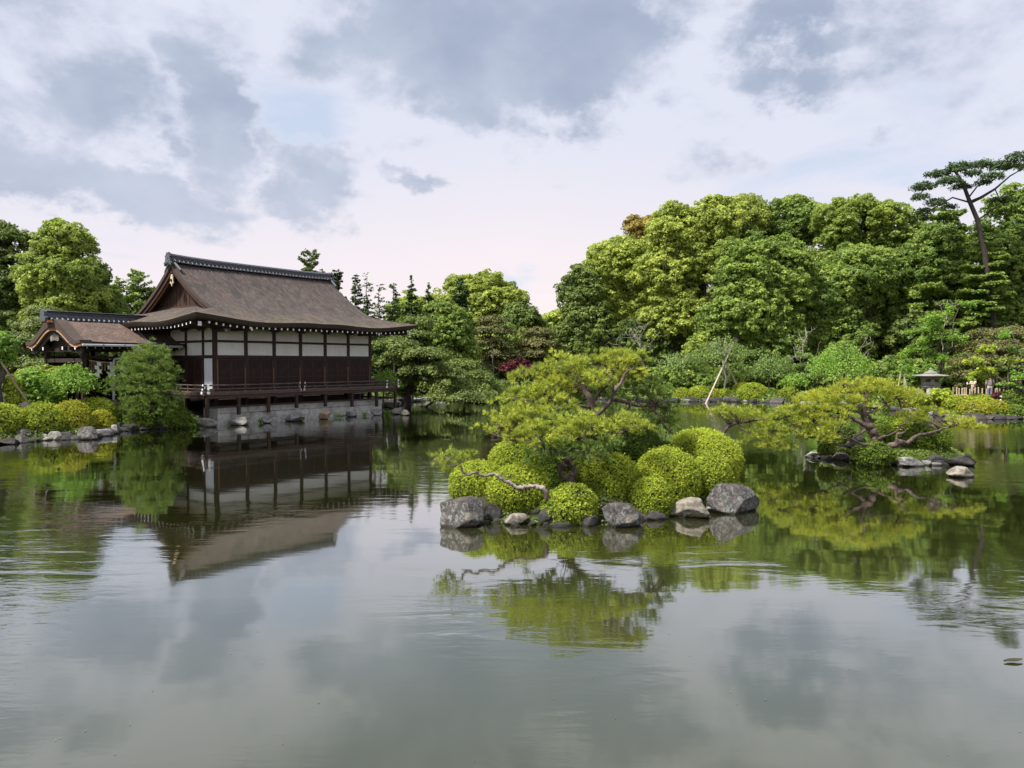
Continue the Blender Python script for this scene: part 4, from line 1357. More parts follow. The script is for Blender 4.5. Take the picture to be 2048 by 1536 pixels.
def pad_pine(label, pads, D, foot, mat='pine_dull', group=None, name='pine_tree', needle=None, width=None, k=9, spacing=None, bark=None, trunk_r=.18, lean=None, limbs=True, cat='tree', seed=None, hump=.8, under=.2, edge=.16, spread=.7, twigs=5):
    """pads: picture boxes (px0, px1, py0, py1[, dD[, material]]) of layered needle clouds"""
    rng = nrng(seed)
    base = base_at(foot, D)
    o = thing(name, label, cat, base, 0, group)
    size = D / 710
    needle = needle or max(.12, 3.3 * size); width = width or max(.007, .62 * size)
    spacing = (spacing * .62) if spacing else needle * .55
    by = {}
    cs = []
    for b in pads:
        dD = b[4] if len(b) > 4 else 0.0
        mt = b[5] if len(b) > 5 else mat
        DD = D + dD
        rx = (b[1] - b[0]) * .5 * m_per_px(DD); rz = (b[3] - b[2]) * m_per_px(DD)
        if D > 44: rz *= .72
        c = P((b[0] + b[1]) / 2, b[3], DD) - base
        ry = min(rx * .8, 2.2 + rx * .25)
        if D > 44:
            pt, dv = pad_cloud((c.x, c.y, c.z), (rx, ry, rz * .9), rng, 1.9 * size)
            by.setdefault(mt, []).append((pt, dv)); cs.append((c, rx, ry, rz))
            continue
        pt, dv, low = pad_tufts((c.x, c.y, c.z + needle * .1), (rx, ry, max(rz - needle * .4, .1)), rng, spacing, edge, under, hump)
        by.setdefault(mt, []).append((pt, dv))
        cs.append((c, rx, ry, rz))
    for mt, lst in by.items():
        Pt = np.concatenate([a for a, _ in lst]); Dv = np.concatenate([b_ for _, b_ in lst])
        if D <= 44: Pt, Dv = sprigs(Pt, Dv, rng, 5, spacing * .33)
        if D > 44:
            ti = np.clip(.45 + .2 * rng.normal(size=len(Pt)) + .2 * fnoise(Pt, .9), 0, 1)
            V, Fc = leaf_tris(Pt, Dv, 1.9 * size, rng, .4, .8)
            link('crown', np_mesh('crown', V, Fc, LEAF[mt], np.repeat(ti, 3)), o)
            continue
        V, Fc = needle_tufts(Pt, Dv, needle, width, rng, k, spread)
        ti = np.clip(.45 + .22 * rng.normal(size=len(Pt)) + .15 * fnoise(Pt, .8), 0, 1)
        link('crown', np_mesh('crown', V, Fc, LEAF[mt], np.repeat(ti, k * 3)), o)
    topc = max(cs, key=lambda q: q[0].z)
    tp = wobble((0, 0, -.3), topc[0] + Vector((0, .2, topc[3] * .3)), 7, .035, rng)
    lst = [(tp, taper(trunk_r, trunk_r * .25, 8))]
    if limbs:
        for (c, rx, ry, rz) in cs:
            cand = [p for p in tp if p.z < c.z + .1] or [tp[1]]
            st = cand[-1]
            lst.append((wobble(st, c, 5, .05, rng), taper(trunk_r * .45, trunk_r * .1, 6)))
            for _ in range(twigs):
                a = rng.random() * 6.283; q = rng.random() ** .5 * .85
                tgt = c + Vector((math.cos(a) * rx * q, math.sin(a) * ry * q, rz * .2))
                lst.append((wobble(c, tgt, 3, .06, rng), taper(trunk_r * .13 + .01, .012, 4)))
    trunk_mesh(o, lst, bark or BARK_D, 6)
    return o

def weeping_tree(label, px0, px1, py0, py1, D, mat='maple', foot=None, group=None, name='weeping_tree', strands=90, leaf=None, seed=None, bark=None, cat='tree', trunk_r=.07, fall=.55, dens=1.0, layered=0.0):
    """a small tree whose shoots arch out and hang"""
    rng = nrng(seed)
    fx = foot if foot is not None else (px0 + px1) / 2
    base = base_at(fx, D)
    o = thing(name, label, cat, base, 0, group)
    s = m_per_px(D)
    c = P((px0 + px1) / 2, py0, D) - base
    R = (px1 - px0) * s * .5; zt = c.z; zb = max(.05, P(0, py1, D).z - base.z)
    size = leaf or max(.06, 2.0 * D / 710)
    PT, NR, LE = [], [], []
    fork = Vector((c.x * .4, 0, max(.4, zb + (zt - zb) * .35)))
    lst = [(wobble((0, 0, -.3), fork, 4, .04, rng), taper(trunk_r, trunk_r * .75, 5))]
    for i in range(strands):
        a = rng.random() * 6.283; q = .25 + .75 * math.sqrt(rng.random())
        if math.sin(a) > .5 and rng.random() < .5: a = -a
        out = Vector((math.cos(a) * R * q, math.sin(a) * R * q * .8, 0))
        apex = Vector((c.x, 0, 0)) + out * .55 + Vector((0, 0, zt - (zt - zb) * (.08 + .30 * q * q + .18 * rng.random())))
        end = Vector((c.x, 0, 0)) + out * (1.0 + .1 * rng.random()); end.z = apex.z - (apex.z - zb) * fall * (.35 + .75 * rng.random())
        if i % 4 == 0: lst.append(([fork, fork.lerp(apex, .55) + Vector((0, 0, .1 * R)), apex], taper(trunk_r * .35, .012, 3)))
        n = max(5, int(dens * (apex - end).length / size * 3.4) + 6)
        u = rng.random(n)
        A_, E_ = np.array(apex), np.array(end)
        M_ = (A_ + E_) / 2 + np.array(out) * .22
        pts = ((1 - u) ** 2)[:, None] * A_ + (2 * u * (1 - u))[:, None] * M_ + (u ** 2)[:, None] * E_
        sp_ = .10 * R * (.5 + .6 * u)[:, None]
        pts = pts + rng.normal(size=(n, 3)) * sp_ * np.array([1, 1, .6])
        PT.append(pts)
        NR.append(unit(np.array([out.x, out.y, 0]) / max(R, .1) * .8 + np.array([0, -.2, .8]) + .4 * rng.normal(size=(n, 3))))
        LE.append(np.full(n, .5 + .2 * rng.normal()) + .12 * rng.normal(size=n))
    PT = np.concatenate(PT); NR = np.concatenate(NR); TI = np.clip(np.concatenate(LE), 0, 1)
    V, Fc = leaf_quads(PT, NR, size, rng, .5, .5, lean=np.array([0, 0, -1.0]))
    link('crown', np_mesh('crown', V, Fc, LEAF[mat], np.repeat(TI, 4)), o)
    trunk_mesh(o, lst, bark or BARK, 6)
    return o

def spray_tree(label, layers, D, foot, mat='maple', group=None, name='maple_tree', leaf=None, bark=None, trunk_r=.1, seed=None, cat='tree', dens=1.0, thick=.22):
    """a maple: flat sprays of leaves one above the other. layers: picture boxes (px0, px1, py0, py1[, dD])"""
    rng = nrng(seed)
    base = base_at(foot, D)
    o = thing(name, label, cat, base, 0, group)
    size = leaf or max(.07, 2.2 * D / 710)
    PT, NR, TI = [], [], []
    fork = None; lst = []
    cs = []
    for b in layers:
        DD = D + (b[4] if len(b) > 4 else 0)
        c = P((b[0] + b[1]) / 2, (b[2] + b[3]) / 2, DD) - base
        cs.append((c, (b[1] - b[0]) * .5 * m_per_px(DD), (b[3] - b[2]) * .5 * m_per_px(DD)))
    lo = min(q[0].z - q[2] for q in cs)
    fork = Vector((0, 0, max(.4, lo * .7)))
    lst.append((wobble((0, 0, -.3), fork, 4, .05, rng), taper(trunk_r, trunk_r * .8, 5)))
    for (c, rx, rz) in cs:
        lst.append((wobble(fork, c, 5, .06, rng), taper(trunk_r * .6, .015, 6)))
        ns = max(5, int(rx * rz / .12 * .5) + 5)
        for _ in range(ns):
            a = rng.random() * 6.283; q = math.sqrt(rng.random())
            cc = np.array([c.x + math.cos(a) * rx * q * .85, c.y + math.sin(a) * min(rx, 1.6) * q * .8, c.z + rz * (1 - q * q) * .9 - rz * .5 + .3 * rz * rng.normal()])
            sr = max(.25, rx * (.16 + .16 * rng.random()))
            if rng.random() < .5: lst.append((wobble(c, Vector(cc), 3, .05, rng), taper(trunk_r * .2 + .008, .008, 4)))
            n = int(dens * 2.6 * sr * sr * 3.14 / (size * size * .5)) + 6
            an = rng.random(n) * 6.283; qq = np.sqrt(rng.random(n)) * sr
            pts = cc + np.stack([np.cos(an) * qq, np.sin(an) * qq, thick * sr * rng.normal(size=n) - .25 * qq * qq / sr], 1)
            PT.append(pts); NR.append(np.tile([0, -.12, 1.0], (n, 1)) + .25 * rng.normal(size=(n, 3)))
            TI.append(np.full(n, .5 + .22 * rng.normal()) + .14 * rng.normal(size=n))
    PT = np.concatenate(PT); NR = np.concatenate(NR); TI = np.clip(np.concatenate(TI), 0, 1)
    V, Fc = leaf_quads(PT, NR, size, rng, .4, .65)
    link('crown', np_mesh('crown', V, Fc, LEAF[mat], np.repeat(TI, 4)), o)
    trunk_mesh(o, lst, bark or BARK, 6)
    return o

def bare_tree(label, px, py0, py1, D, foot_py=None, seed=None, mat=None, name='bare_tree', width=60, n=14, group=None, leafy=None, r=.09, foot=None):
    rng = nrng(seed)
    base = base_at(foot or px, D)
    o = thing(name, label, 'tree', base, 0, group)
    s = m_per_px(D)
    top = P(px, py0, D) - base
    tp = wobble((0, 0, -.3), top, 8, .02, rng)
    lst = [(tp, taper(r, .02, 9))]
    z0 = P(px, py1, D).z - base.z
    tips = []
    for i in range(n):
        f = .25 + .72 * (i + rng.random()) / n
        j = min(7, int(f * 8)); st = tp[j].lerp(tp[j + 1], f * 8 - j)
        if st.z < z0: continue
        a = rng.random() * 6.283; L = width * s * .5 * (1.15 - .75 * f) * (.6 + .7 * rng.random())
        en = st + Vector((math.cos(a) * L, math.sin(a) * L * .7, L * (.25 + .5 * rng.random())))
        br = wobble(st, en, 4, .06, rng)
        lst.append((br, taper(r * .4, .012, 5)))
        for _ in range(3):
            q = br[int(rng.integers(1, 5))]
            e2 = q + Vector(rng.normal(size=3) * .32 * L) + Vector((0, 0, .22 * L))
            lst.append((wobble(q, e2, 3, .06, rng), taper(.02, .008, 4))); tips.append(e2)
    trunk_mesh(o, lst, mat or BARK, 5)
    if leafy:
        T = np.repeat(np.array([list(t_) for t_ in tips]), 26, 0)
        T = T + rng.normal(size=T.shape) * .3
        V, Fc = leaf_quads(T, rng.normal(size=T.shape) + np.array([0, 0, .8]), 2.0 * D / 710, rng)
        link('crown', np_mesh('crown', V, Fc, LEAF[leafy], np.repeat(np.clip(.5 + .25 * rng.normal(size=len(T)), 0, 1), 4)), o)
    return o

def pole(p0, p1, r, label, mat=None, name='support_pole', cat='pole', group='timber props under the garden trees'):
    o = MB().tube([p0, Vector(p0).lerp(Vector(p1), .5), p1], [r * 1.05, r, r * .9], 7).build(name, mat or POLE)
    return tag(o, label, cat, group)

def leaf_mass(name, label, boxes, mat, seed=None, k_px=2.9, cover=.8, puff=1.0, kind='stuff', **kw):
    """undergrowth that nobody could count"""
    rng = nrng(seed)
    A, B, C_, S_ = [], [], [], []
    for (px0, px1, py0, py1, D) in boxes:
        c = P((px0 + px1) / 2, (py0 + py1) / 2, D)
        rx = (px1 - px0) * .5 * m_per_px(D); rz = (py1 - py0) * .5 * m_per_px(D)
        a, b_, t_, s_, _ = puff_crown([((c.x, c.y, c.z), (rx, min(rx, 2.0 + rz), rz))], D, rng, min(puff, rz * .6), k_px, cover, back=.04, **kw)
        A.append(a); B.append(b_); C_.append(t_); S_.append(s_)
    A, B, C_, S_ = map(np.concatenate, (A, B, C_, S_))
    V, Fc = leaf_tris(A, B, S_, rng, .55)
    o = link(name, np_mesh(name, V, Fc, LEAF[mat], np.repeat(C_, 3)), kind=kind)
    if label: o['label'] = label
    return o

# ------------------------------------------------------------------ trees behind the hall and the passage
G_L = 'trees behind the passage roof'
broad_tree('tall dark evergreen at the edge of the pond garden beside the bright triangular tree', [(-50, 62, 452, 540), (-70, 90, 510, 620), (-60, 110, 590, 700), (-60, 60, 660, 760)], 60, 'dark', 0, G_L, puff=1.1, tint0=.45, gaps=.12, flat=.5, name='evergreen_tree', sub_n=15, k_px=2.6)
conifer('dark evergreen half behind the bright triangular tree, its flat sprays showing sky', 150, 520, 760, 63, 150, 'dark', G_L, irregular=.45, droop=.1, dens=1.4, top=.2, layers=17, name='evergreen_tree')
broad_tree('bright green broadleaf tree with a tall triangular crown above the passage roof', [(80, 165, 446, 540), (58, 195, 505, 610), (75, 200, 570, 660), (62, 180, 600, 700)], 56, 'broad_y', 120, G_L, puff=1.05, tint0=.5)
broad_tree('rusty dull tree tip just behind the bright triangular tree', [(150, 205, 520, 590)], 64, 'dark', 180, G_L, puff=.8, inner=.3)
broad_tree('dark olive shrubby tree rising right over the passage ridge tiles', [(135, 205, 585, 650), (180, 250, 580, 650)], 58, 'broad', 190, G_L, puff=.8, tint0=.3)
for (px, y0, w, lab) in ((215, 555, 60, 'thin see-through tree with airy sprays, first from the bright triangular tree'), (243, 562, 54, 'thin see-through tree with airy sprays between two of its kind'), (280, 548, 78, 'thin see-through tree with airy sprays beside the hall gable')):
    conifer(lab, px, y0, 700, 64, w * 1.5, 'broad', 'airy trees between the passage and the gable', name='airy_tree', irregular=.5, droop=-.35, dens=.75, top=.25, up_=.25, layers=13, bark=BARK)
pad_pine('layered pale green pine spreading beside and beneath the passage gable', [(45, 120, 598, 628, 2), (25, 150, 622, 655, 1), (15, 125, 648, 680), (30, 150, 672, 705, 1), (10, 120, 700, 732, -1), (60, 190, 708, 745, 0, 'pine_dull'), (0, 90, 735, 765), (110, 205, 735, 765)], 49, 85, 'pine_dull', None, spacing=.22, k=8)

# ------------------------------------------------------------------ trees beyond the hall
G_M = 'trees along the far side of the pond'
conifer('sparse upswept pine top showing over the hall ridge', 622, 508, 640, 66, 92, 'pine_dull', G_M, name='pine_tree', irregular=.45, droop=-.45, up_=.5, dens=.8, top=.35, layers=9, bark=BARK)
conifer('dark pointed conifer just past the end of the hall ridge', 676, 545, 720, 68, 62, 'conifer', G_M, irregular=.3, dens=1.5, top=.3)
for (px, y0, w, de, ba, lab) in ((712, 551, 40, .8, .1, 'slim sparse conifer nearest the hall roof'), (736, 552, 46, .28, .5, 'almost bare spindly conifer with a few side twigs'), (760, 572, 52, .3, .45, 'bare topped spindly tree with curving upper branches'), (788, 570, 40, .6, .3, 'slim sparse conifer next to the pair of spiky firs')):
    conifer(lab, px, y0, 700, 70, w * 1.25, 'conifer', 'spindly conifers past the hall roof', irregular=.5, droop=.05, dens=de, top=.3, layers=15, bare=ba, bark=BARK)
conifer('low dark conifer under the spindly conifers', 735, 598, 740, 66, 80, 'conifer', G_M, dens=1.6, irregular=.3)
conifer('spiky dark fir with a sharp leading shoot', 824, 554, 740, 68, 62, 'conifer', G_M, dens=1.6, irregular=.3, up_=.15)
conifer('second spiky fir, blunter and leaning to the camphor', 858, 570, 740, 70, 66, 'conifer', G_M, dens=1.5, irregular=.4, up_=.2)
broad_tree('yellow green leafy tree peeping between the dark conifers', [(785, 850, 590, 660)], 74, 'broad_y', 815, G_M, puff=1.0)
broad_tree('rounded yellow green camphor standing high behind the brown pines', [(880, 985, 562, 670), (930, 1040, 558, 660), (985, 1058, 585, 690), (900, 1050, 640, 740)], 92, 'camphor', 965, G_M, puff=1.5, tint0=.42, tint_var=.2)
conifer('tall dark conifer in front of the rounded camphor', 925, 562, 760, 80, 90, 'conifer', G_M, dens=1.6, irregular=.35, top=.2)
conifer('thin dark tree top poking out above the rounded camphor', 965, 546, 640, 94, 42, 'dark', G_M, dens=1.2, irregular=.4, top=.6)
broad_tree('dark evergreen filling the gap beside the rounded camphor', [(1000, 1080, 620, 740)], 86, 'dark', 1040, G_M, puff=1.2)
broad_tree('mid green leafy tree behind the hall-side pine', [(850, 935, 610, 730), (880, 950, 660, 760)], 70, 'broad', 895, G_M, puff=.9, tint0=.5)
broad_tree('leafy green tree with light tips above the red maple', [(985, 1050, 650, 760), (960, 1010, 690, 770)], 78, 'broad', 1010, G_M, puff=.9, tint0=.5)
pad_pine('brownish pine with broad tiers in front of the dark conifer', [(955, 1015, 622, 645), (940, 1030, 640, 665), (930, 1025, 660, 690), (945, 1040, 685, 712), (930, 1010, 705, 735)], 74, 985, 'pine_brown', G_M, spacing=.3)
pad_pine('wide brownish pine with flat tiers near the red maple', [(1045, 1110, 645, 668), (1030, 1125, 662, 690), (1025, 1135, 682, 712), (1040, 1130, 705, 735), (1035, 1120, 728, 760)], 76, 1080, 'pine_brown', G_M, spacing=.3)
broad_tree('pale yellow green tree low in the gap between the two woods', [(1080, 1150, 622, 720), (1110, 1175, 640, 740)], 112, 'camphor', 1120, G_M, puff=1.6, tint0=.6)
pad_pine('big dark layered pine leaning over the water beyond the veranda', [(800, 872, 618, 650, 1), (785, 880, 645, 672, 1), (740, 850, 660, 695), (780, 905, 680, 712, -1), (738, 830, 692, 728), (800, 925, 708, 745, -1), (745, 850, 730, 765, 1), (835, 950, 735, 775, -1), (860, 985, 768, 800, -2), (770, 840, 760, 790, 1)], 57, 815, 'pine_dull', None, spacing=.23, trunk_r=.32, k=9)
pad_pine('pale olive spreading pine at the water beside the big layered pine', [(885, 965, 705, 735, 1), (895, 985, 728, 755), (905, 1000, 748, 778), (930, 1020, 765, 798, -1)], 64, 930, 'pine_dull', None, spacing=.25)
pad_pine('low grey green pine along the far stone bank below the red maple', [(950, 1030, 758, 780, 1), (975, 1065, 776, 802)], 66, 1010, 'pine_dull', None, spacing=.25)
broad_tree('dark red Japanese maple on the far bank', [(1018, 1056, 718, 748), (1003, 1036, 728, 752), (1036, 1076, 728, 756)], 66.4, 'red', 1040, None, name='red_maple', puff=.42, tint0=.5, flat=.5, cover=.8)
weeping_tree('light green weeping maple at the far end of the veranda', 738, 800, 728, 792, 54, 'maple', group=None, strands=80)
weeping_tree('pale green drooping shrub at the foot of a dead trunk on the far bank', 950, 998, 735, 790, 68, 'sage', strands=60, group=None)
bare_tree('dead leaning trunk among the far bank trees', 948, 676, 745, 72, width=26, n=6, mat=BARK_P, r=.11, foot=958)
bare_tree('thin bare trunk with a crooked fork above the far bank', 984, 690, 765, 70, width=36, n=6, mat=BARK, r=.09, foot=990)

# ------------------------------------------------------------------ the wood on the far side of the pond
G_R = 'great trees of the wood across the pond'
broad_tree('dark leafy camphor at the very end of the wood, hanging over the gap', [(1128, 1200, 545, 640), (1122, 1215, 610, 700), (1140, 1240, 640, 740)], 80, 'dark', 1180, G_R, puff=1.2, tint0=.7)
broad_tree('yellow green camphor in two tiers near the end of the wood', [(1160, 1245, 505, 590), (1185, 1290, 480, 580), (1165, 1250, 570, 680), (1230, 1300, 550, 650)], 83, 'camphor', 1230, G_R, puff=1.25, tint0=.5, gaps=.12)
broad_tree('bronze tipped camphor crown rising behind the yellow green ones', [(1252, 1332, 436, 505), (1240, 1310, 480, 560)], 88, 'camphor_o', 1290, G_R, puff=1.2, tint0=.6, gaps=.1)
broad_tree('tall yellow green camphor with the bright billowing crown', [(1300, 1400, 420, 520), (1380, 1470, 405, 490), (1285, 1390, 500, 610), (1360, 1450, 470, 580), (1300, 1420, 580, 690)], 78, 'camphor', 1370, G_R, puff=1.35, tint0=.55, gaps=.08)
broad_tree('high camphor top at the middle of the wood skyline', [(1440, 1530, 404, 480), (1330, 1400, 418, 470)], 86, 'camphor', 1470, G_R, puff=1.3, tint0=.45)
broad_tree('dense mid green tree bulging out over the young cherries', [(1440, 1560, 480, 600), (1420, 1560, 560, 690), (1520, 1620, 500, 620), (1480, 1600, 620, 740)], 72, 'broad', 1510, G_R, puff=1.15, tint0=.55)
broad_tree('dark green crown behind the middle of the wood skyline', [(1530, 1640, 405, 500), (1510, 1600, 440, 520)], 88, 'broad', 1580, G_R, puff=1.3, tint0=.35)
broad_tree('tall olive green tree with a domed top in the wood', [(1640, 1760, 402, 500), (1720, 1835, 420, 530), (1620, 1720, 470, 570)], 82, 'broad_y', 1720, G_R, puff=1.3, tint0=.35, gaps=.05)
broad_tree('dense green tree below the olive domed one', [(1590, 1720, 540, 660), (1640, 1780, 500, 620), (1610, 1740, 620, 740)], 74, 'broad', 1670, G_R, puff=1.15, tint0=.45)
broad_tree('dark green tree behind the stone lantern shore', [(1740, 1850, 510, 640), (1720, 1840, 600, 720)], 76, 'broad', 1780, G_R, puff=1.2, tint0=.3)
conifer('dark layered tree under the tall umbrella pine', 1885, 425, 740, 72, 190, 'broad', G_R, irregular=.4, droop=.05, dens=1.2, top=.3, layers=20, name='evergreen_tree')
broad_tree('dark broad tree at the far end of the lantern shore', [(1975, 2090, 392, 540), (1890, 2040, 470, 600), (1930, 2090, 560, 720), (1830, 1930, 455, 590)], 72, 'broad', 2010, G_R, puff=1.2, tint0=.3)
broad_tree('green tree just outside the lantern shore thicket', [(2040, 2200, 380, 700)], 72, 'broad', 2110, G_R, puff=1.3, tint0=.4)
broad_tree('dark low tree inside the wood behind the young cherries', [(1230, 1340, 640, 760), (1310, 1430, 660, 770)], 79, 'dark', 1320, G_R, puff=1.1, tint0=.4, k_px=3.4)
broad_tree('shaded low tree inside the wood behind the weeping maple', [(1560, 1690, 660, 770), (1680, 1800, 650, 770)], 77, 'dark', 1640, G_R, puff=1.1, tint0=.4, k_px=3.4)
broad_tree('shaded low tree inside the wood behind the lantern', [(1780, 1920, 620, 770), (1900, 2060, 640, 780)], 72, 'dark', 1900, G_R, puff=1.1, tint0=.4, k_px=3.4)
# the tall umbrella pine
rng = nrng(4242)
DT = 66
bT = base_at(1990, DT)
ump = thing('umbrella_pine', 'tall dark pine with a leaning trunk and flat umbrella crown standing clear of the wood', 'tree', bT)
def T(px, py, dd=0.0):
    return P(px, py, DT + dd) - bT
tk = [Vector((0, 0, -.3)), T(1988, 660), T(1980, 580), T(1968, 500), T(1955, 440), T(1940, 405), T(1925, 365), T(1912, 345)]
lst = [(tk, taper(.32, .12, 8))]
limbs = [([T(1940, 405), T(1962, 395), T(1990, 378), T(2020, 352), T(2050, 335)], .17), ([T(1955, 440), T(1985, 420), T(2012, 405)], .08), ([T(1925, 365), T(1890, 360), T(1850, 378), T(1832, 395)], .10),
         ([T(1912, 345), T(1930, 335), T(1960, 330)], .08), ([T(1940, 405), T(1905, 395), T(1870, 415), T(1845, 432)], .09), ([T(1990, 378), T(2000, 400), T(2010, 412)], .05), ([T(1935, 398), T(1955, 372), T(1985, 362), T(2010, 340)], .08), ([T(1912, 345), T(1890, 338), T(1870, 345)], .07)]
for pts, r in limbs: lst.append((pts, taper(r, .03, len(pts))))
trunk_mesh(ump, lst, BARK_D, 8)
A, B = [], []
for (x0, x1, y0, y1, dd) in ((1890, 1950, 322, 348, 0), (1850, 1905, 338, 362, 1), (1822, 1872, 360, 392, 0), (1820, 1860, 385, 408, -1), (1870, 1925, 352, 378, -1), (1828, 1868, 412, 442, 0), (1850, 1895, 392, 425, 1), (1935, 1990, 318, 345, 1), (1975, 2040, 318, 352, 0), (2010, 2060, 300, 335, -1), (1960, 2010, 342, 368, -1), (1975, 2028, 392, 412, 0), (1900, 1945, 365, 385, 1), (1880, 1915, 405, 428, 0), (2030, 2080, 318, 350, 1), (1925, 1965, 338, 358, -1), (1838, 1862, 428, 452, 0), (1825, 1850, 372, 385, 1), (1862, 1890, 400, 415, -1), (1950, 1985, 360, 372, 0), (1996, 2030, 330, 342, 1), (1905, 1935, 335, 345, -1)):
    c = T((x0 + x1) / 2, y1 - .5 * (y1 - y0), dd); rx = (x1 - x0) / 2 * m_per_px(DT)
    a, b_ = pad_cloud(tuple(c), (rx * .86, rx * .75, (y1 - y0) * m_per_px(DT) * .42), rng, .17, 2.0)
    A.append(a); B.append(b_)
A = np.concatenate(A); B = np.concatenate(B)
V, Fc = leaf_tris(A, B, .19, rng, .6, .6)
link('crown', np_mesh('crown', V, Fc, LEAF['conifer'], np.repeat(np.clip(.3 + .22 * rng.normal(size=len(A)), 0, 1), 3)), ump)
conifer('drooping dark fir layered below the umbrella pine crown', 1965, 455, 640, 67, 110, 'broad', G_R, irregular=.35, droop=.1, dens=1.3, top=.4, layers=10, name='evergreen_tree')

# far-off wood that closes the view behind the trunks
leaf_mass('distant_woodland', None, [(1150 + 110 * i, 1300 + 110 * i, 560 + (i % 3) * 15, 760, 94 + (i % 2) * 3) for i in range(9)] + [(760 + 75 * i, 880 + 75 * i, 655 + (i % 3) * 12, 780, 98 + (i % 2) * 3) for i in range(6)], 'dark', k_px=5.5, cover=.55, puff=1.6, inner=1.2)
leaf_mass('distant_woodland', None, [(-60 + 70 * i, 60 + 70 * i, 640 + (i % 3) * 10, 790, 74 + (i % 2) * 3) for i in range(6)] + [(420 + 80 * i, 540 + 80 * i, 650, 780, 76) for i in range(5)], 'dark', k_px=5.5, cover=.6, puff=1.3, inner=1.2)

# ------------------------------------------------------------------ young trees and shrubs of the far bank
G_Y = 'young trees on the far bank'
weeping_tree('young weeping cherry held up by the long pale poles standing in the water', 1385, 1505, 655, 755, 66, 'sage', 1447, G_Y, 'weeping_cherry', 75, fall=.6, bark=BARK_P, trunk_r=.13, dens=.8)
weeping_tree('smaller weeping cherry on three short props', 1315, 1415, 690, 755, 68, 'sage', 1366, G_Y, 'weeping_cherry', 60, fall=.6, bark=BARK_P, trunk_r=.10, dens=.8)
weeping_tree('leafy young cherry in front of the dense mid green tree', 1495, 1590, 690, 778, 66, 'sage', 1538, G_Y, 'weeping_cherry', 110, fall=.55, trunk_r=.1)
broad_tree('slender spring green sapling between the two propped cherries', [(1395, 1450, 640, 720), (1370, 1420, 680, 740)], 72, 'broad_y', 1410, G_Y, puff=.6, tint0=.5)
spray_tree('airy green tree with grey upper limbs in front of the wood', [(1500, 1570, 655, 675), (1530, 1610, 668, 690), (1480, 1560, 690, 712), (1560, 1630, 690, 712)], 70, 1555, 'sage', G_Y, leaf=.2)
spray_tree('light leafy sapling with flat sprays next to the weeping maple', [(1560, 1640, 705, 722), (1575, 1655, 722, 742), (1550, 1620, 738, 755)], 66, 1600, 'sage', G_Y, leaf=.2)
bare_tree('bleached crooked branches of a dying tree before the wood', 1610, 655, 735, 67, width=90, n=9, mat=BARK_P, r=.08, foot=1598)
bare_tree('grey leafless arching twigs at the near end of the wood', 1268, 655, 720, 74, width=150, n=14, mat=BARK_P, r=.08, foot=1300)
bare_tree('pale dead branches behind the lantern shore maple', 1700, 690, 750, 62, width=110, n=9, mat=BARK_P, r=.07, foot=1740)
bare_tree('bleached dead snag above the bright layered maple', 1895, 600, 650, 60, width=90, n=8, mat=BARK_P, r=.07, foot=1880)
weeping_tree('fresh green weeping maple behind the second island', 1618, 1748, 668, 785, 60, 'maple', 1690, None, strands=150, fall=.6, name='weeping_maple', trunk_r=.12)
weeping_tree('little fresh green weeping maple beside the bigger one', 1560, 1618, 738, 785, 60, 'maple', 1590, None, strands=60, fall=.6, name='weeping_maple')
spray_tree('bright green layered maple standing behind the stone lantern', [(1880, 1960, 600, 622), (1830, 1930, 622, 648), (1805, 1900, 645, 668), (1840, 1950, 662, 690), (1800, 1890, 690, 712), (1830, 1925, 700, 730), (1790, 1870, 722, 752), (1850, 1930, 730, 760)], 57, 1870, 'maple', None, trunk_r=.14)
leaf_mass('undergrowth', None, [(1310 + 55 * i, 1400 + 55 * i, 735 + 6 * (i % 2), 790, 69) for i in range(8)] + [(1740 + 60 * i, 1830 + 60 * i, 725, 790, 62) for i in range(5)], 'broad', puff=.7, tint0=.35, inner=.8)
leaf_mass('undergrowth', None, [(740 + 50 * i, 830 + 50 * i, 765 + 6 * (i % 2), 803, 70) for i in range(12)], 'dark', puff=.7, tint0=.5, inner=.8)
broad_tree('dense bank shrub with dark glossy leaves by the propped cherries', [(1408, 1442, 752, 785)], 66.5, 'broad', 1424, None, name='shrub', cat='shrub', puff=.4, tint0=.45)

# broad pine and maples of the lantern shore
pad_pine('wide olive brown pine crown mounded behind the picket fence', [(1950, 2100, 640, 672, 2), (1920, 2060, 662, 700, 1), (1905, 2010, 692, 728), (1990, 2110, 690, 725, -1), (1900, 1990, 720, 752), (1975, 2080, 725, 760), (1910, 1960, 745, 775, 0)], 55, 1960, 'pine_brown', None, spacing=.22, k=9, hump=1.0)
spray_tree('yellow green maple hanging in front of the two visitors', [(1955, 2010, 690, 706), (1925, 1990, 710, 732), (1930, 2005, 730, 750), (1926, 1975, 745, 766), (1952, 2000, 742, 758), (1990, 2050, 705, 727)], 47.4, 2015, 'maple_y', None, trunk_r=.1, leaf=.17)
spray_tree('fresh green maple at the end of the picket fence', [(1990, 2060, 655, 680), (2010, 2080, 690, 712), (1995, 2060, 738, 758), (1988, 2050, 760, 780), (2030, 2090, 725, 750)], 46.8, 2045, 'maple', None, trunk_r=.1, leaf=.17)

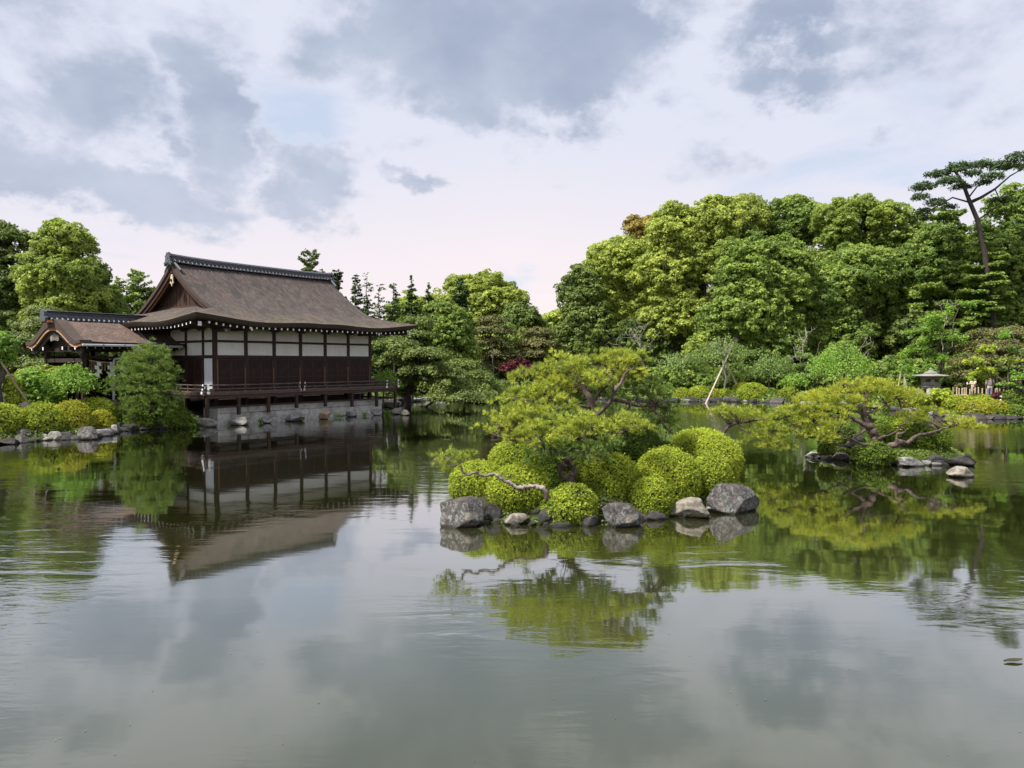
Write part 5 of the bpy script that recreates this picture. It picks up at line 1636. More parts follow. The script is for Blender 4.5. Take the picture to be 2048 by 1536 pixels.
# ------------------------------------------------------------------ clipped azaleas of the far bank and the lantern shore
G_FB = 'clipped azaleas along the far bank'
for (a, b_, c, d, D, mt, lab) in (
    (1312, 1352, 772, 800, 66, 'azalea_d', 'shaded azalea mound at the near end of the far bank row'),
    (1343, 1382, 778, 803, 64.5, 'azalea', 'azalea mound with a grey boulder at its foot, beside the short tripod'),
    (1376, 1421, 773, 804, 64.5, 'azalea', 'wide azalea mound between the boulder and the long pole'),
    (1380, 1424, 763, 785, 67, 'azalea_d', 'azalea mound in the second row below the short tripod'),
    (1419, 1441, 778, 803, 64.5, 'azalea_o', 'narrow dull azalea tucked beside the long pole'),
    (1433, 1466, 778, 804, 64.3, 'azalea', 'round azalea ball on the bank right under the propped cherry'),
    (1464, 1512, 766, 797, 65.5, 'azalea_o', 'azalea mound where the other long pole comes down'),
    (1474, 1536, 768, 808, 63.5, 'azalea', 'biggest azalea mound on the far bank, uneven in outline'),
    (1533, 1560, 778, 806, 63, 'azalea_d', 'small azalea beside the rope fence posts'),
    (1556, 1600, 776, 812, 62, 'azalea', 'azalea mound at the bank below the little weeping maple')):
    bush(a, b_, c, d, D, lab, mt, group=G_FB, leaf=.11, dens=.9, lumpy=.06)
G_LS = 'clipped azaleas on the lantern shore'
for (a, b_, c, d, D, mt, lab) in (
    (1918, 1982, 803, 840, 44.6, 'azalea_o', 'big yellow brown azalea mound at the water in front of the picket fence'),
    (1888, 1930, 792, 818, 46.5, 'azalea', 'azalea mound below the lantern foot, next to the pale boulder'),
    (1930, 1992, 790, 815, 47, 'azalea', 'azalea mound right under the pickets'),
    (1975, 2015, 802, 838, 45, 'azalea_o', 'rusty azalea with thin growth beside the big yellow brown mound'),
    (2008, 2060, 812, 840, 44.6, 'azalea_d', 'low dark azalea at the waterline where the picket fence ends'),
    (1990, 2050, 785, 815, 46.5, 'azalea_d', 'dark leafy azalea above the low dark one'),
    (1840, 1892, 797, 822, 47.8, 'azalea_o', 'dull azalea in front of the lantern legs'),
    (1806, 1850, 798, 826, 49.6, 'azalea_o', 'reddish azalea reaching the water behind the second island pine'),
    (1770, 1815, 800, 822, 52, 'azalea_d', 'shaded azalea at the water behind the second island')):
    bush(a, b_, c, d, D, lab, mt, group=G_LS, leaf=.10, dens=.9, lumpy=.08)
broad_tree('brilliant yellow green little maple shrub beside the lantern legs', [(1830, 1856, 792, 808), (1868, 1896, 780, 800)], 47.4, 'maple_y', 1862, None, name='shrub', cat='shrub', puff=.35, tint0=.6)
broad_tree('red flowering shrub top between the azaleas of the lantern shore', [(1986, 1998, 788, 796)], 46, 'red', 1992, None, name='shrub', cat='shrub', puff=.2, tint0=.6, trunk_r=.03)
for (px, py, lab) in ((2002, 793, 'small white flower ball, upper of the two by the red shrub'), (2001, 801, 'small white flower ball, lower of the two by the red shrub')):
    c = P(px, py, 45.2); rng = nrng()
    o = thing('flower', lab, 'flower', (c.x, c.y, c.z))
    d = sphere_dirs(90, rng); V, Fc = leaf_quads(d * .06, d, .05, rng, .3, .8)
    if 'white_petal' not in LEAF: LEAF['white_petal'] = mat_leaf('white_petal', (.68, .66, .62), (.85, .83, .8), .2)
    link('petals', np_mesh('petals', V, Fc, LEAF['white_petal'], np.full(len(V), .6)), o)
    gzv = gz(c.x, c.y)
    MB().tube([(0, 0, 0), (.02, .05, -(c.z - gzv) * .5), (.03, .08, -(c.z - gzv))], .012, 4).build('stem', TWIG, o)

# ------------------------------------------------------------------ the bank below the passage
G_LB = 'clipped azaleas on the passage bank'
for (a, b_, c, d, D, mt, lab) in (
    (-45, 44, 812, 880, 31.6, 'azalea', 'azalea mound at the end of the passage bank with a flat rock below'),
    (38, 122, 808, 879, 32.6, 'azalea', 'wide azalea mound below the leaning brown prop'),
    (95, 180, 806, 874, 33.6, 'azalea_o', 'azalea mound yellowing on top, below the little weeping maple'),
    (150, 226, 797, 850, 36.2, 'azalea', 'upper azalea mound beside the bank pine'),
    (178, 228, 823, 874, 35.0, 'azalea_o', 'small round azalea ball at the corner of the passage bank')):
    bush(a, b_, c, d, D, lab, mt, group=G_LB, leaf=.085, dens=1.0, lumpy=.09, base_cut=.45)
bush(318, 378, 812, 855, 37.6, 'dark green bush squeezed between the bank pine and the veranda', 'azalea_d', group=None, leaf=.085, name='shrub', lumpy=.1)
bush(240, 320, 815, 858, 37.2, 'shaded dark bush beneath the bank pine', 'azalea_d', group=None, leaf=.085, name='shrub', lumpy=.12)
bush(352, 394, 838, 856, 38.2, 'small fresh green plant at the waterline by the first boulder', 'maple', group=None, leaf=.12, name='fern', lumpy=.2, dens=.5, cat='fern')
weeping_tree('small fresh green weeping maple in front of the passage', 92, 196, 712, 805, 36.5, 'maple', 160, None, 'weeping_maple', 150, trunk_r=.10, fall=.6, bark=BARK_D, leaf=.13)
broad_tree('sprawling light green shrub behind the wide azaleas', [(38, 105, 742, 800), (30, 75, 760, 808), (70, 125, 768, 810)], 38, 'maple', 70, None, name='shrub', cat='shrub', puff=.45, tint0=.5, cover=1.4)
broad_tree('low azalea thicket with rusty tips behind the weeping maple', [(45, 120, 735, 772), (90, 150, 740, 780)], 41, 'broad_y', 95, None, name='shrub', cat='shrub', puff=.4, tint0=.6)
broad_tree('narrow yellow green shrub beside the leaning brown prop', [(14, 34, 758, 818), (24, 44, 770, 815)], 35.5, 'azalea', 25, None, name='shrub', cat='shrub', puff=.25, tint0=.6)
broad_tree('leafy green branch end of a garden tree whose grey trunk stands by the prop', [(-60, 26, 668, 716), (-70, 14, 695, 735)], 35, 'maple', -3, None, puff=.45, trunk_r=.30, bark=BARK, tint0=.4, cover=1.3)
pa, pb = P(57, 806, 34.4), P(2, 724, 34.1)
pole(pa + (pa - pb) * .3, pb, .048, 'brown wooden prop leaning against the grey trunk on the passage bank', POLE_D)
o = thing('stone_post', 'short pale square stone post behind the yellow green shrub', 'post', base_at(24, 36.5))
zt = P(0, 755, 36.5).z - o.location.z
MB().box((-.09, -.09, -.2), (.09, .09, zt - .08), .015).build('shaft', STONE_B, o)
MB().prism([(-.09, 0), (.09, 0), (0, .08)], 'y', -.09, .09).build('post_cap', STONE_B, o).location = (0, 0, zt - .08)
o = thing('low_fence', 'low dark wooden fence half hidden behind the azaleas and the weeping maple', 'fence', base_at(112, 38.5), math.radians(12))
zf = P(0, 800, 38.5).z - o.location.z
for i in range(22):
    MB().box((i * .14, -.012, -.1), (i * .14 + .11, .012, zf - .02 * (i % 2)), .004).build('board', WOOD_V, o)
MB().box((-.05, -.045, zf * .62), (3.15, -.014, zf * .62 + .06)).build('fence_rail', WOOD_V, o)
MB().box((-.05, .014, zf * .2), (3.15, .045, zf * .2 + .06)).build('fence_rail', WOOD_V, o)

# the bank pine in front of the passage
pad_pine('fluffy green pine on the bank between the passage and the veranda', [(268, 338, 686, 712, .5), (245, 350, 702, 735), (232, 300, 728, 756, -.3), (285, 362, 725, 758, .3), (262, 345, 745, 778, -.5), (212, 272, 752, 778), (225, 320, 770, 800, -.3), (300, 368, 765, 798, .2), (255, 340, 790, 822, -.4), (232, 290, 805, 835, 0), (285, 352, 812, 840, .2)], 37.2, 300, 'pine_deep', None, needle=.17, width=.022, spacing=.34, k=9, bark=BARK_D, trunk_r=.15, hump=1.0, under=.5)

# rocks of the passage bank
G_RB = 'rocks along the passage bank'
rock(22, 64, 853, 882, 'lichened triangular rock at the waterline under the wide azalea', 'purple', group=G_RB, seed=11)
rock(-6, 40, 873, 889, 'low flat dark rock in the water at the end of the passage bank', 'dark', group=G_RB, seed=12)
rock(76, 100, 866, 880, 'small pale green lichened stone between two bank rocks', 'grey', group=G_RB, seed=13)
rock(98, 128, 860, 879, 'pointed grey rock with a sloping face under the yellowing azalea', 'grey', group=G_RB, seed=14)
rock(120, 152, 862, 878, 'rounded shaded rock next to the pointed grey one', 'dark', group=G_RB, seed=15)
rock(157, 200, 849, 880, 'split dark rock with a pinkish foot, largest of the passage bank', 'purple', group=G_RB, seed=16, cuts=12)
rock(205, 226, 862, 872, 'low rock by the small round azalea ball', 'grey', group=G_RB, seed=17)
rock(220, 237, 846, 868, 'upright greenish rock at the corner of the passage bank', 'grey', group=G_RB, seed=18)
rock(232, 242, 842, 864, 'narrow upright grey rock just past the bank corner', 'grey', group=G_RB, seed=19)
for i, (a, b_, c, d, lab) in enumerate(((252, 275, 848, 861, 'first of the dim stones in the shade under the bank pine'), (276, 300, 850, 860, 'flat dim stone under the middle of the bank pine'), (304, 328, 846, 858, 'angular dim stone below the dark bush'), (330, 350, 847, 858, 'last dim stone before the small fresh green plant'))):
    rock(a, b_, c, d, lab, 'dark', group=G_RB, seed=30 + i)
# boulders that carry the veranda posts
G_VB = 'boulders under the veranda posts'
for (a, b_, c, d, mt, lab, sd) in (
    (372, 402, 821, 846, 'pale', 'rough brown boulder under the short side of the veranda', 41),
    (396, 435, 832, 855, 'grey', 'veined grey boulder under the corner post of the veranda', 42),
    (461, 498, 831, 851, 'grey', 'blocky grey boulder under the second veranda post', 43),
    (523, 548, 827, 847, 'grey', 'squarish grey boulder under the third veranda post', 44),
    (569, 609, 820, 843, 'grey', 'large rounded speckled boulder under the fourth veranda post', 45),
    (636, 663, 820, 839, 'tan', 'smooth tan boulder under a veranda post', 46),
    (689, 714, 821, 834, 'grey', 'small mottled boulder next past the tan one', 47),
    (743, 766, 814, 831, 'grey', 'squared grey boulder at the end of the stone wall', 48),
    (783, 806, 815, 829, 'grey', 'boulder under the far corner post of the veranda', 49),
    (801, 820, 818, 831, 'pale', 'brownish boulder sloping into the water past the far corner post', 50)):
    o = rock(a, b_, c, d, lab, mt, group=G_VB, seed=sd, deep=.8, cuts=6, sink=.15)
for (px, py, w, lab) in ((601, 842, 12, 'small fern sprouting beside the large rounded speckled boulder'), (676, 836, 22, 'fern tuft between the tan boulder and the mottled one'), (729, 833, 14, 'fern tuft at the wall past the mottled boulder'), (458, 851, 10, 'tiny fern at the wall before the blocky boulder'), (519, 847, 9, 'tiny fern beside the squarish boulder'), (775, 827, 20, 'weedy tuft between the squared boulder and the far corner one')):
    D = 4970.0 / (py - 725); c = G(px, py); rng = nrng()
    o = thing('fern', lab, 'fern', (c.x, c.y + .15, .02), 0, 'ferns at the foot of the stone wall')
    w_ = w * m_per_px(D) * .5
    Pt = rng.normal(size=(120, 3)) * np.array([w_ * .5, .08, .07]) + np.array([0, 0, .12])
    V, Fc = leaf_quads(Pt, np.array([0, -.3, 1.0]) + .5 * rng.normal(size=Pt.shape), .10, rng, .4, .5)
    link('fronds', np_mesh('fronds', V, Fc, LEAF['maple'], np.repeat(np.clip(.5 + .3 * rng.normal(size=120), 0, 1), 4)), o)

# ------------------------------------------------------------------ islands
def island(name, pts, hmax, label=None, rise=.8, mat=None):
    """pts: waterline polygon in metres"""
    poly = np.array(pts)
    x0, y0 = poly.min(0) - .4; x1, y1 = poly.max(0) + .4
    n = 60
    X, Y = np.meshgrid(np.linspace(x0, x1, n), np.linspace(y0, y1, n))
    Pt = np.stack([X.ravel(), Y.ravel()], 1)
    best = np.full(len(Pt), 1e9); ins = np.zeros(len(Pt), bool)
    for i in range(len(poly)):
        a, b_ = poly[i], poly[(i + 1) % len(poly)]
        ab = b_ - a
        t_ = np.clip(((Pt - a) @ ab) / (ab @ ab), 0, 1)
        best = np.minimum(best, np.linalg.norm(Pt - (a + t_[:, None] * ab), axis=1))
        cr = (a[1] > Pt[:, 1]) != (b_[1] > Pt[:, 1])
        xi = (b_[0] - a[0]) * (Pt[:, 1] - a[1]) / (b_[1] - a[1] + 1e-12) + a[0]
        ins ^= cr & (Pt[:, 0] < xi)
    d = np.where(ins, best, -best)
    P3 = np.stack([Pt[:, 0], Pt[:, 1], np.zeros(len(Pt))], 1)
    z = np.where(d < 0, np.maximum(d * 1.2, -.5), hmax * sstep(0, rise, d)) + np.where(d > .1, .03 * fnoise(P3, 3.0), 0)
    ii = (np.arange(n - 1)[:, None] * n + np.arange(n - 1)[None, :]).ravel()
    return link(name, np_mesh(name, np.stack([Pt[:, 0], Pt[:, 1], z], 1), np.stack([ii, ii + 1, ii + n + 1, ii + n], 1), mat or SOIL, smooth=True), kind='structure')

isl1 = [tuple(G(px, py)[:2]) for px, py in ((905, 1032), (960, 1046), (1040, 1046), (1110, 1052), (1200, 1046), (1290, 1038), (1360, 1028), (1440, 1018), (1490, 1006), (1475, 985), (1400, 955), (1300, 945), (1100, 945), (980, 965), (920, 995))]
island('island_ground', isl1, .42)
LEAF1 = .042
G1 = 'clipped azalea mounds on the near island'
for (a, b_, c, d, D, mt, lab) in (
    (902, 1012, 927, 1000, 16.7, 'azalea', 'azalea mound at the tip of the near island, above the dark slanting rock'),
    (973, 1100, 936, 1022, 16.0, 'azalea', 'azalea mound that the bleached crooked branch crosses'),
    (978, 1076, 884, 960, 18.2, 'azalea', 'azalea mound at the back of the near island, left under the low pine spray'),
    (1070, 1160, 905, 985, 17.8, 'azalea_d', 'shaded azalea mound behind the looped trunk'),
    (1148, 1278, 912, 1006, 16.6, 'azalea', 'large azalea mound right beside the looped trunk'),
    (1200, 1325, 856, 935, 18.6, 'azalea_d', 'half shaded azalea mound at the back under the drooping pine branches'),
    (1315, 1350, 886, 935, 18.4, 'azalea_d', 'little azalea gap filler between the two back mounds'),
    (1268, 1400, 904, 1012, 16.9, 'azalea', 'tall azalea mound above the whitish sloping rock'),
    (1382, 1462, 912, 985, 17.3, 'azalea', 'azalea mound above the largest lichened rock'),
    (1334, 1478, 864, 965, 18.9, 'azalea', 'biggest azalea mound, highest at the back of the near island'),
    (1262, 1344, 958, 1030, 16.0, 'azalea', 'small azalea mound in front, between the squat rock and the whitish one')):
    bush(a, b_, c, d, D, lab, mt, group=G1, leaf=LEAF1, k=4, dens=1.1)
bush(1086, 1192, 974, 1052, 15.35, 'loose azalea mound at the water around the foot of the looped trunk', 'azalea', group=G1, leaf=.05, lumpy=.1, dens=.85)
G1R = 'rocks round the near island'
rock(880, 970, 988, 1056, 'dark slanting rock with a white scar at the tip of the near island', 'purple', depth=None, group=G1R, seed=61, sub=5, tilt=-.12, deep=.8, cuts=6, sink=.3)
rock(964, 1008, 1009, 1045, 'squared brown rock next to the dark slanting rock', 'dark', group=G1R, seed=62, cuts=8)
rock(1008, 1062, 1027, 1051, 'small whitish jagged rock at the waterline', 'pale', group=G1R, seed=63)
rock(1076, 1124, 1014, 1052, 'smooth dark slab standing beside the loose front azalea', 'dark', group=G1R, seed=64, cuts=12)
rock(1191, 1289, 999, 1056, 'squat rock with a purple top and grey lichened face in front of the near island', 'purple', group=G1R, seed=65, sub=5, deep=.7, cuts=8)
rock(1330, 1414, 997, 1039, 'whitish sloping rock below the tall azalea mound', 'pale', group=G1R, seed=66, sub=5, tilt=-.18, cuts=7)
rock(1412, 1522, 962, 1028, 'largest lichened rock at the outer end of the near island', 'purple', group=G1R, seed=67, sub=5, tilt=.10, deep=.75, cuts=7)
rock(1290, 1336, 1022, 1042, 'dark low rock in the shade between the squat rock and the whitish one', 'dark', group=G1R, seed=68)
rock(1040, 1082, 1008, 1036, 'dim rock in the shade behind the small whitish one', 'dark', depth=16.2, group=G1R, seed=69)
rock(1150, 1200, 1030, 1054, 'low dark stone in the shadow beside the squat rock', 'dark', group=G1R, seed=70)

# the near island's pine
DP = 17.4
bP = G(1142, 1002, .30); bP = Vector((bP.x, 16.3, .30))
pine1 = thing('island_pine', 'old garden pine with a looped trunk and broad needle clouds on the near island', 'tree', bP)
def A1(px, py, dd=0.0):
    return P(px, py, DP + dd) - bP
rng = nrng(77)
lst = []
# looped foot: two strands that part and meet again
f0, f1 = A1(1138, 985, -1.05), A1(1128, 932, -1.0)
lst.append(([Vector((0, 0, -.35)), A1(1138, 992, -1.05), A1(1140, 975, -1.05), A1(1137, 960, -1.05), A1(1124, 950, -1.05), A1(1120, 938, -1.02), A1(1126, 930, -1.0)], [.20, .17, .145, .11, .07, .07, .085]))
lst.append(([A1(1139, 966, -1.05), A1(1146, 956, -1.0), A1(1149, 943, -1.0), A1(1143, 932, -.95), A1(1133, 927, -.95), A1(1124, 930, -1.0)], [.10, .085, .075, .08, .09, .08]))
lst.append(([A1(1137, 962, -1.08), A1(1136, 952, -1.1), A1(1139, 947, -1.1)], [.05, .04, .02]))
# the stem going up through the needle clouds
lst.append(([A1(1133, 928, -.95), A1(1146, 905, -.6), A1(1168, 870, -.3), A1(1186, 835, 0), A1(1182, 800, 0), A1(1172, 782, 0), A1(1160, 765, .05), A1(1152, 752, .1)], [.10, .105, .10, .095, .085, .075, .055, .03]))
lst.append(([A1(1183, 805, 0), A1(1196, 790, .1), A1(1208, 772, .2), A1(1200, 760, .2), A1(1190, 757, .2)], [.05, .045, .03, .022, .012]))
lst.append(([A1(1205, 775, .2), A1(1222, 755, .2), A1(1216, 745, .25), A1(1232, 738, .3)], [.055, .05, .04, .02]))
lst.append(([A1(1186, 835, 0), A1(1216, 812, -.1), A1(1228, 785, -.1), A1(1242, 765, 0), A1(1250, 748, 0), A1(1262, 738, 0), A1(1275, 735, .1)], [.07, .055, .05, .045, .035, .02, .012]))
lst.append(([A1(1242, 765, 0), A1(1246, 752, .1), A1(1256, 735, .2), A1(1278, 722, .2)], [.025, .02, .015, .01]))
lst.append(([A1(1228, 800, 0), A1(1250, 804, .2), A1(1262, 808, .4), A1(1280, 812, .6), A1(1310, 812, .9), A1(1335, 815, 1.1)], [.05, .05, .05, .04, .03, .015]))
lst.append(([A1(1262, 806, .3), A1(1256, 822, .2), A1(1246, 838, .1)], [.03, .025, .012]))
lst.append(([A1(1180, 815, 0), A1(1150, 810, -.1), A1(1125, 818, -.2), A1(1090, 812, -.3), A1(1072, 802, -.3)], [.045, .035, .03, .022, .012]))
lst.append(([A1(1158, 812, -.1), A1(1140, 800, 0), A1(1110, 802, .1), A1(1070, 795, .2), A1(1040, 790, .2)], [.03, .03, .025, .02, .01]))
lst.append(([A1(1168, 872, -.3), A1(1130, 878, -.8), A1(1080, 884, -1.0), A1(1030, 882, -1.0), A1(990, 870, -.9), A1(968, 862, -.8)], [.06, .05, .04, .03, .02, .01]))
lst.append(([A1(1160, 884, -.4), A1(1185, 878, -.9), A1(1215, 874, -1.0), A1(1250, 862, -.9), A1(1282, 848, -.8), A1(1300, 838, -.7)], [.05, .04, .035, .028, .02, .01]))
lst.append(([A1(1186, 877, -.95), A1(1190, 886, -1.0), A1(1192, 896, -1.05)], [.03, .028, .02]))
lst.append(([A1(1300, 812, .8), A1(1318, 832, .6), A1(1330, 850, .5), A1(1340, 862, .5)], [.025, .02, .014, .006]))
lst.append(([A1(1172, 782, 0), A1(1150, 775, .4), A1(1120, 752, .6), A1(1080, 742, .6), A1(1050, 738, .6)], [.04, .03, .025, .018, .01]))
lst.append(([A1(1222, 755, .2), A1(1235, 730, .5), A1(1230, 712, .7)], [.03, .02, .012]))
lst.append(([A1(1146, 905, -.6), A1(1160, 900, -1.0), A1(1120, 905, -1.4), A1(1100, 905, -1.5)], [.03, .025, .02, .01]))
pads = [  # picture boxes of the needle clouds: px0, px1, py0, py1, dD, material
    (958, 1065, 812, 872, -.9, 'pine_bright'), (985, 1110, 800, 850, -.5, 'pine_bright'), (1040, 1180, 822, 882, -1.1, 'pine_bright'), (1010, 1130, 845, 892, -1.3, 'pine_bright'), (1120, 1250, 820, 872, -1.2, 'pine_bright'), (1190, 1300, 825, 868, -1.0, 'pine_bright'),
    (995, 1075, 775, 812, -.1, 'pine_bright'), (1040, 1120, 762, 802, .1, 'pine_bright'),
    (1060, 1150, 745, 800, .2, 'pine_yellow'), (1100, 1172, 760, 802, .4, 'pine_yellow'),
    (1015, 1085, 735, 768, .5, 'pine_bright'), (1050, 1130, 724, 762, .6, 'pine_bright'), (1120, 1190, 738, 775, .4, 'pine_yellow'),
    (1088, 1160, 702, 740, .7, 'pine_bright'), (1150, 1225, 700, 742, .7, 'pine_bright'), (1195, 1300, 694, 728, .8, 'pine_bright'), (1240, 1305, 702, 735, .9, 'pine_deep'),
    (1205, 1278, 710, 742, .3, 'pine_yellow'), (1150, 1215, 735, 778, .8, 'pine_bright'), (1165, 1235, 740, 775, -.2, 'pine_bright'), (1110, 1190, 715, 750, .1, 'pine_bright'), (1225, 1290, 730, 760, .3, 'pine_bright'), (1180, 1250, 775, 805, .5, 'pine_deep'), (1080, 1160, 790, 822, -.3, 'pine_bright'),
    (1250, 1335, 745, 790, 1.0, 'pine_deep'), (1290, 1360, 770, 822, 1.2, 'pine_deep'), (1275, 1355, 800, 850, 1.1, 'pine_deep'), (1230, 1300, 770, 805, .9, 'pine_deep'), (1310, 1355, 835, 868, .9, 'pine_deep'),
    (1085, 1165, 868, 915, -1.5, 'pine_deep'), (1140, 1220, 878, 925, -1.6, 'pine_deep'), (1050, 1110, 880, 925, -1.4, 'pine_deep'), (1190, 1240, 870, 905, -1.5, 'pine_deep'),
    (1105, 1180, 775, 815, .7, 'pine_deep'), (1215, 1262, 735, 770, .8, 'pine_yellow')]
NL, NWD = .115, .0145
for (x0, x1, y0, y1, dd, mt) in pads:
    s = m_per_px(DP + dd)
    c = A1((x0 + x1) / 2, y1 - 6, dd)
    rx, rz = (x1 - x0) * .5 * s, max((y1 - y0) * s - .10, .16)
    ry = min(max(rx * .8, .4), .9)
    Pt, Dv, low = pad_tufts((c.x, c.y, c.z), (rx * .96, ry, rz * .9), rng, .175, .14, .25, .9)
    ti = np.repeat(np.clip(.46 + .34 * rng.normal(size=len(Pt)) + .16 * fnoise(Pt, 2.2), 0, 1), 6)
    Pt, Dv = sprigs(Pt, Dv, rng, 6, .042)
    V, Fc = needle_tufts(Pt, Dv, NL, NWD, rng, 12, .55)
    link('needle_cloud', np_mesh('needle_cloud', V, Fc, LEAF[mt], np.repeat(ti, 36)), pine1)
    # twigs under the cloud
    for _ in range(9):
        a = rng.random() * 6.283; q = math.sqrt(rng.random()) * .9
        tg = c + Vector((math.cos(a) * rx * q, math.sin(a) * ry * q, rz * .3 * rng.random()))
        st = min((p for pts, _r in lst[3:18] for p in pts), key=lambda p: (Vector(p) - tg).length)
        if (Vector(st) - tg).length < 1.6:
            lst.append((wobble(st, tg, 4, .08, rng), [.014, .012, .009, .007, .005]))
trunk_mesh(pine1, [roughen(p_, r_, rng, 3 if r_[0] > .03 else 1) for p_, r_ in lst], BARK_R, 7)
# shallow dish on the looped trunk, painted black for a hollow's shade
c = A1(1144, 973, -1.19)
MB().lathe([(.001, 0), (.045, 0), (.052, .02), (.03, .02), (.001, -.02)], 12).build('knot_hole', mat_noise('hollow_shade_black', [(.3, (.006, .005, .004)), (.7, (.012, .01, .008))], 5), pine1, loc=(c.x, c.y, c.z)).rotation_euler = (math.radians(90), 0, 0)
# the long crooked arm over the water
arm = [A1(1098, 1000, -1.9), A1(1088, 982, -2.0), A1(1080, 973, -2.0), A1(1060, 973, -2.0), A1(1035, 974, -2.0), A1(1018, 965, -2.0), A1(1000, 956, -2.0), A1(990, 949, -2.0), A1(966, 952, -2.0), A1(952, 944, -2.0), A1(936, 950, -2.0), A1(922, 952, -2.0)]
l2 = [(arm, [.055, .055, .05, .045, .045, .045, .04, .037, .032, .03, .022, .010])]
l2.append(([A1(936, 951, -2.0), A1(926, 944, -2.0), A1(922, 934, -2.0), A1(916, 931, -2.0), A1(908, 928, -2.0), A1(900, 920, -2.0)], [.022, .024, .024, .02, .014, .009]))
for (a_, b_) in (((912, 930), (925, 922)), ((925, 922), (938, 914)), ((938, 914), (942, 910)), ((908, 928), (890, 930)), ((890, 930), (872, 920)), ((872, 920), (862, 914)), ((900, 920), (884, 912)), ((900, 921), (898, 906)), ((905, 930), (900, 944)), ((895, 932), (886, 946)), ((912, 931), (906, 940))):
    l2.append(([A1(*a_, -2.0), A1((a_[0] + b_[0]) / 2, (a_[1] + b_[1]) / 2 - 1, -1.95), A1(*b_, -2.0)], [.011, .009, .006]))
mb = MB()
for pts, r in l2:
    pts, r = roughen(pts, r, rng, 5, .3, .15); mb.tube(pts, r, 8)
mb.build('branch', mat_noise('grey_pine_branch', [(.3, (.12, .095, .085)), (.55, (.26, .21, .185)), (.8, (.44, .38, .34))], 5, bump=.8, bscale=18, bdist=.01), pine1, smooth=True)
Pt, Dv = [], []
for (px, py, n, sp) in ((863, 913, 6, 5), (880, 912, 12, 8), (890, 922, 14, 9), (900, 905, 14, 8), (908, 916, 10, 8), (922, 912, 9, 7), (942, 909, 13, 8), (936, 915, 6, 6), (885, 934, 14, 9), (895, 942, 12, 8), (906, 938, 9, 7), (876, 926, 9, 8), (912, 930, 6, 6)):
    for _ in range(n):
        Pt.append(A1(px + rng.normal() * sp * .7, py + rng.normal() * sp * .45, -2.0 + .12 * rng.normal())); Dv.append(Vector((rng.normal() * .5, rng.normal() * .5, .8)))
Pt = np.array([list(p) for p in Pt]); Dv = np.array([list(p) for p in Dv])
V, Fc = needle_tufts(Pt, Dv, .125, .010, rng, 15, .75)
link('needle_cloud', np_mesh('needle_cloud', V, Fc, LEAF['pine_bright'], np.repeat(np.clip(.4 + .2 * rng.normal(size=len(Pt)), 0, 1), 45)), pine1)

# ------------------------------------------------------------------ second island
isl2 = [tuple(G(px, py)[:2]) for px, py in ((1612, 914), (1660, 918), (1720, 922), (1790, 930), (1850, 930), (1910, 928), (1940, 922), (1930, 908), (1860, 897), (1760, 892), (1680, 893), (1625, 903))]
TURF = mat_noise('island_turf', [(.3, (.05, .06, .02)), (.5, (.10, .13, .035)), (.7, (.16, .16, .06)), (.85, (.13, .095, .055))], 2.2, detail=8, rough=.95, bump=.6, bscale=14, bdist=.03)
island('island_ground', isl2, .36, mat=TURF)
rng = nrng(81)
gp = []
poly2 = np.array(isl2); cen2 = poly2.mean(0)
for _ in range(9000):
    i = int(rng.integers(0, len(poly2))); t_ = rng.random()
    e = poly2[i] * (1 - t_) + poly2[(i + 1) % len(poly2)] * t_
    q = .25 + .62 * rng.random()
    x, y = cen2 + (e - cen2) * q
    gp.append((x, y, .36 * float(sstep(0, .8, (1 - q) * 2.0))))
gp = np.array(gp) + np.array([0, 0, .0])
Vg, Fg = needle_tufts(gp, np.tile([0, 0, 1.0], (len(gp), 1)), .11, .014, rng, 5, .9)
link('grass', np_mesh('grass', Vg, Fg, LEAF['grass'], np.repeat(np.clip(.5 + .3 * rng.normal(size=len(gp)), 0, 1), 15)), kind='stuff')
G2 = 'bushes on the second island'
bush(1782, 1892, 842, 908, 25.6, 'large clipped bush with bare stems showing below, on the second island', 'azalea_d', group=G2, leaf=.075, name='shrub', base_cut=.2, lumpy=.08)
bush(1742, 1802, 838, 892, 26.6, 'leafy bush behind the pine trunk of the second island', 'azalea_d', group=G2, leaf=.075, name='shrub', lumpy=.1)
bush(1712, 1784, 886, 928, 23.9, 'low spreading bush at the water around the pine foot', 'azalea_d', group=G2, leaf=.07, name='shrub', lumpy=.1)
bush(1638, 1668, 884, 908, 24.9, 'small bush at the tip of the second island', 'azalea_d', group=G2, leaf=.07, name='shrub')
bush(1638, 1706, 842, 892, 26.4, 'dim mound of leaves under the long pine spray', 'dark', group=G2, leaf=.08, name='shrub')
broad_tree('tiny brilliant yellow green maple above the large clipped bush', [(1788, 1812, 838, 862)], 25, 'maple_y', 1800, None, name='shrub', cat='shrub', puff=.16, tint0=.65, trunk_r=.02)
mb = MB()
G2R = 'rocks round the second island'
for (a, b_, c, d, mt, lab, sd) in (
    (1610, 1650, 903, 916, 'grey', 'flat grey rock at the tip of the second island', 91),
    (1655, 1694, 903, 921, 'pale', 'brownish low rock under the turf of the second island', 92),
    (1712, 1736, 914, 924, 'pale', 'small rubble rock beside the low spreading bush', 93),
    (1788, 1848, 912, 934, 'grey', 'broad flat grey rock in front of the pine foot', 94),
    (1826, 1858, 904, 922, 'purple', 'dark purple rock above the broad flat grey one', 95),
    (1848, 1894, 909, 929, 'dark', 'blocky dark rock with a greenish face', 96),
    (1890, 1942, 913, 932, 'dark', 'long dark rock at the outer end of the second island', 97),
    (1926, 1942, 905, 920, 'dark', 'small upright dark stone at the outer tip', 98),
    (1768, 1788, 908, 918, 'grey', 'small pale grey stone right under the pine foot', 99)):
    rock(a, b_, c, d, lab, mt, group=G2R, seed=sd)
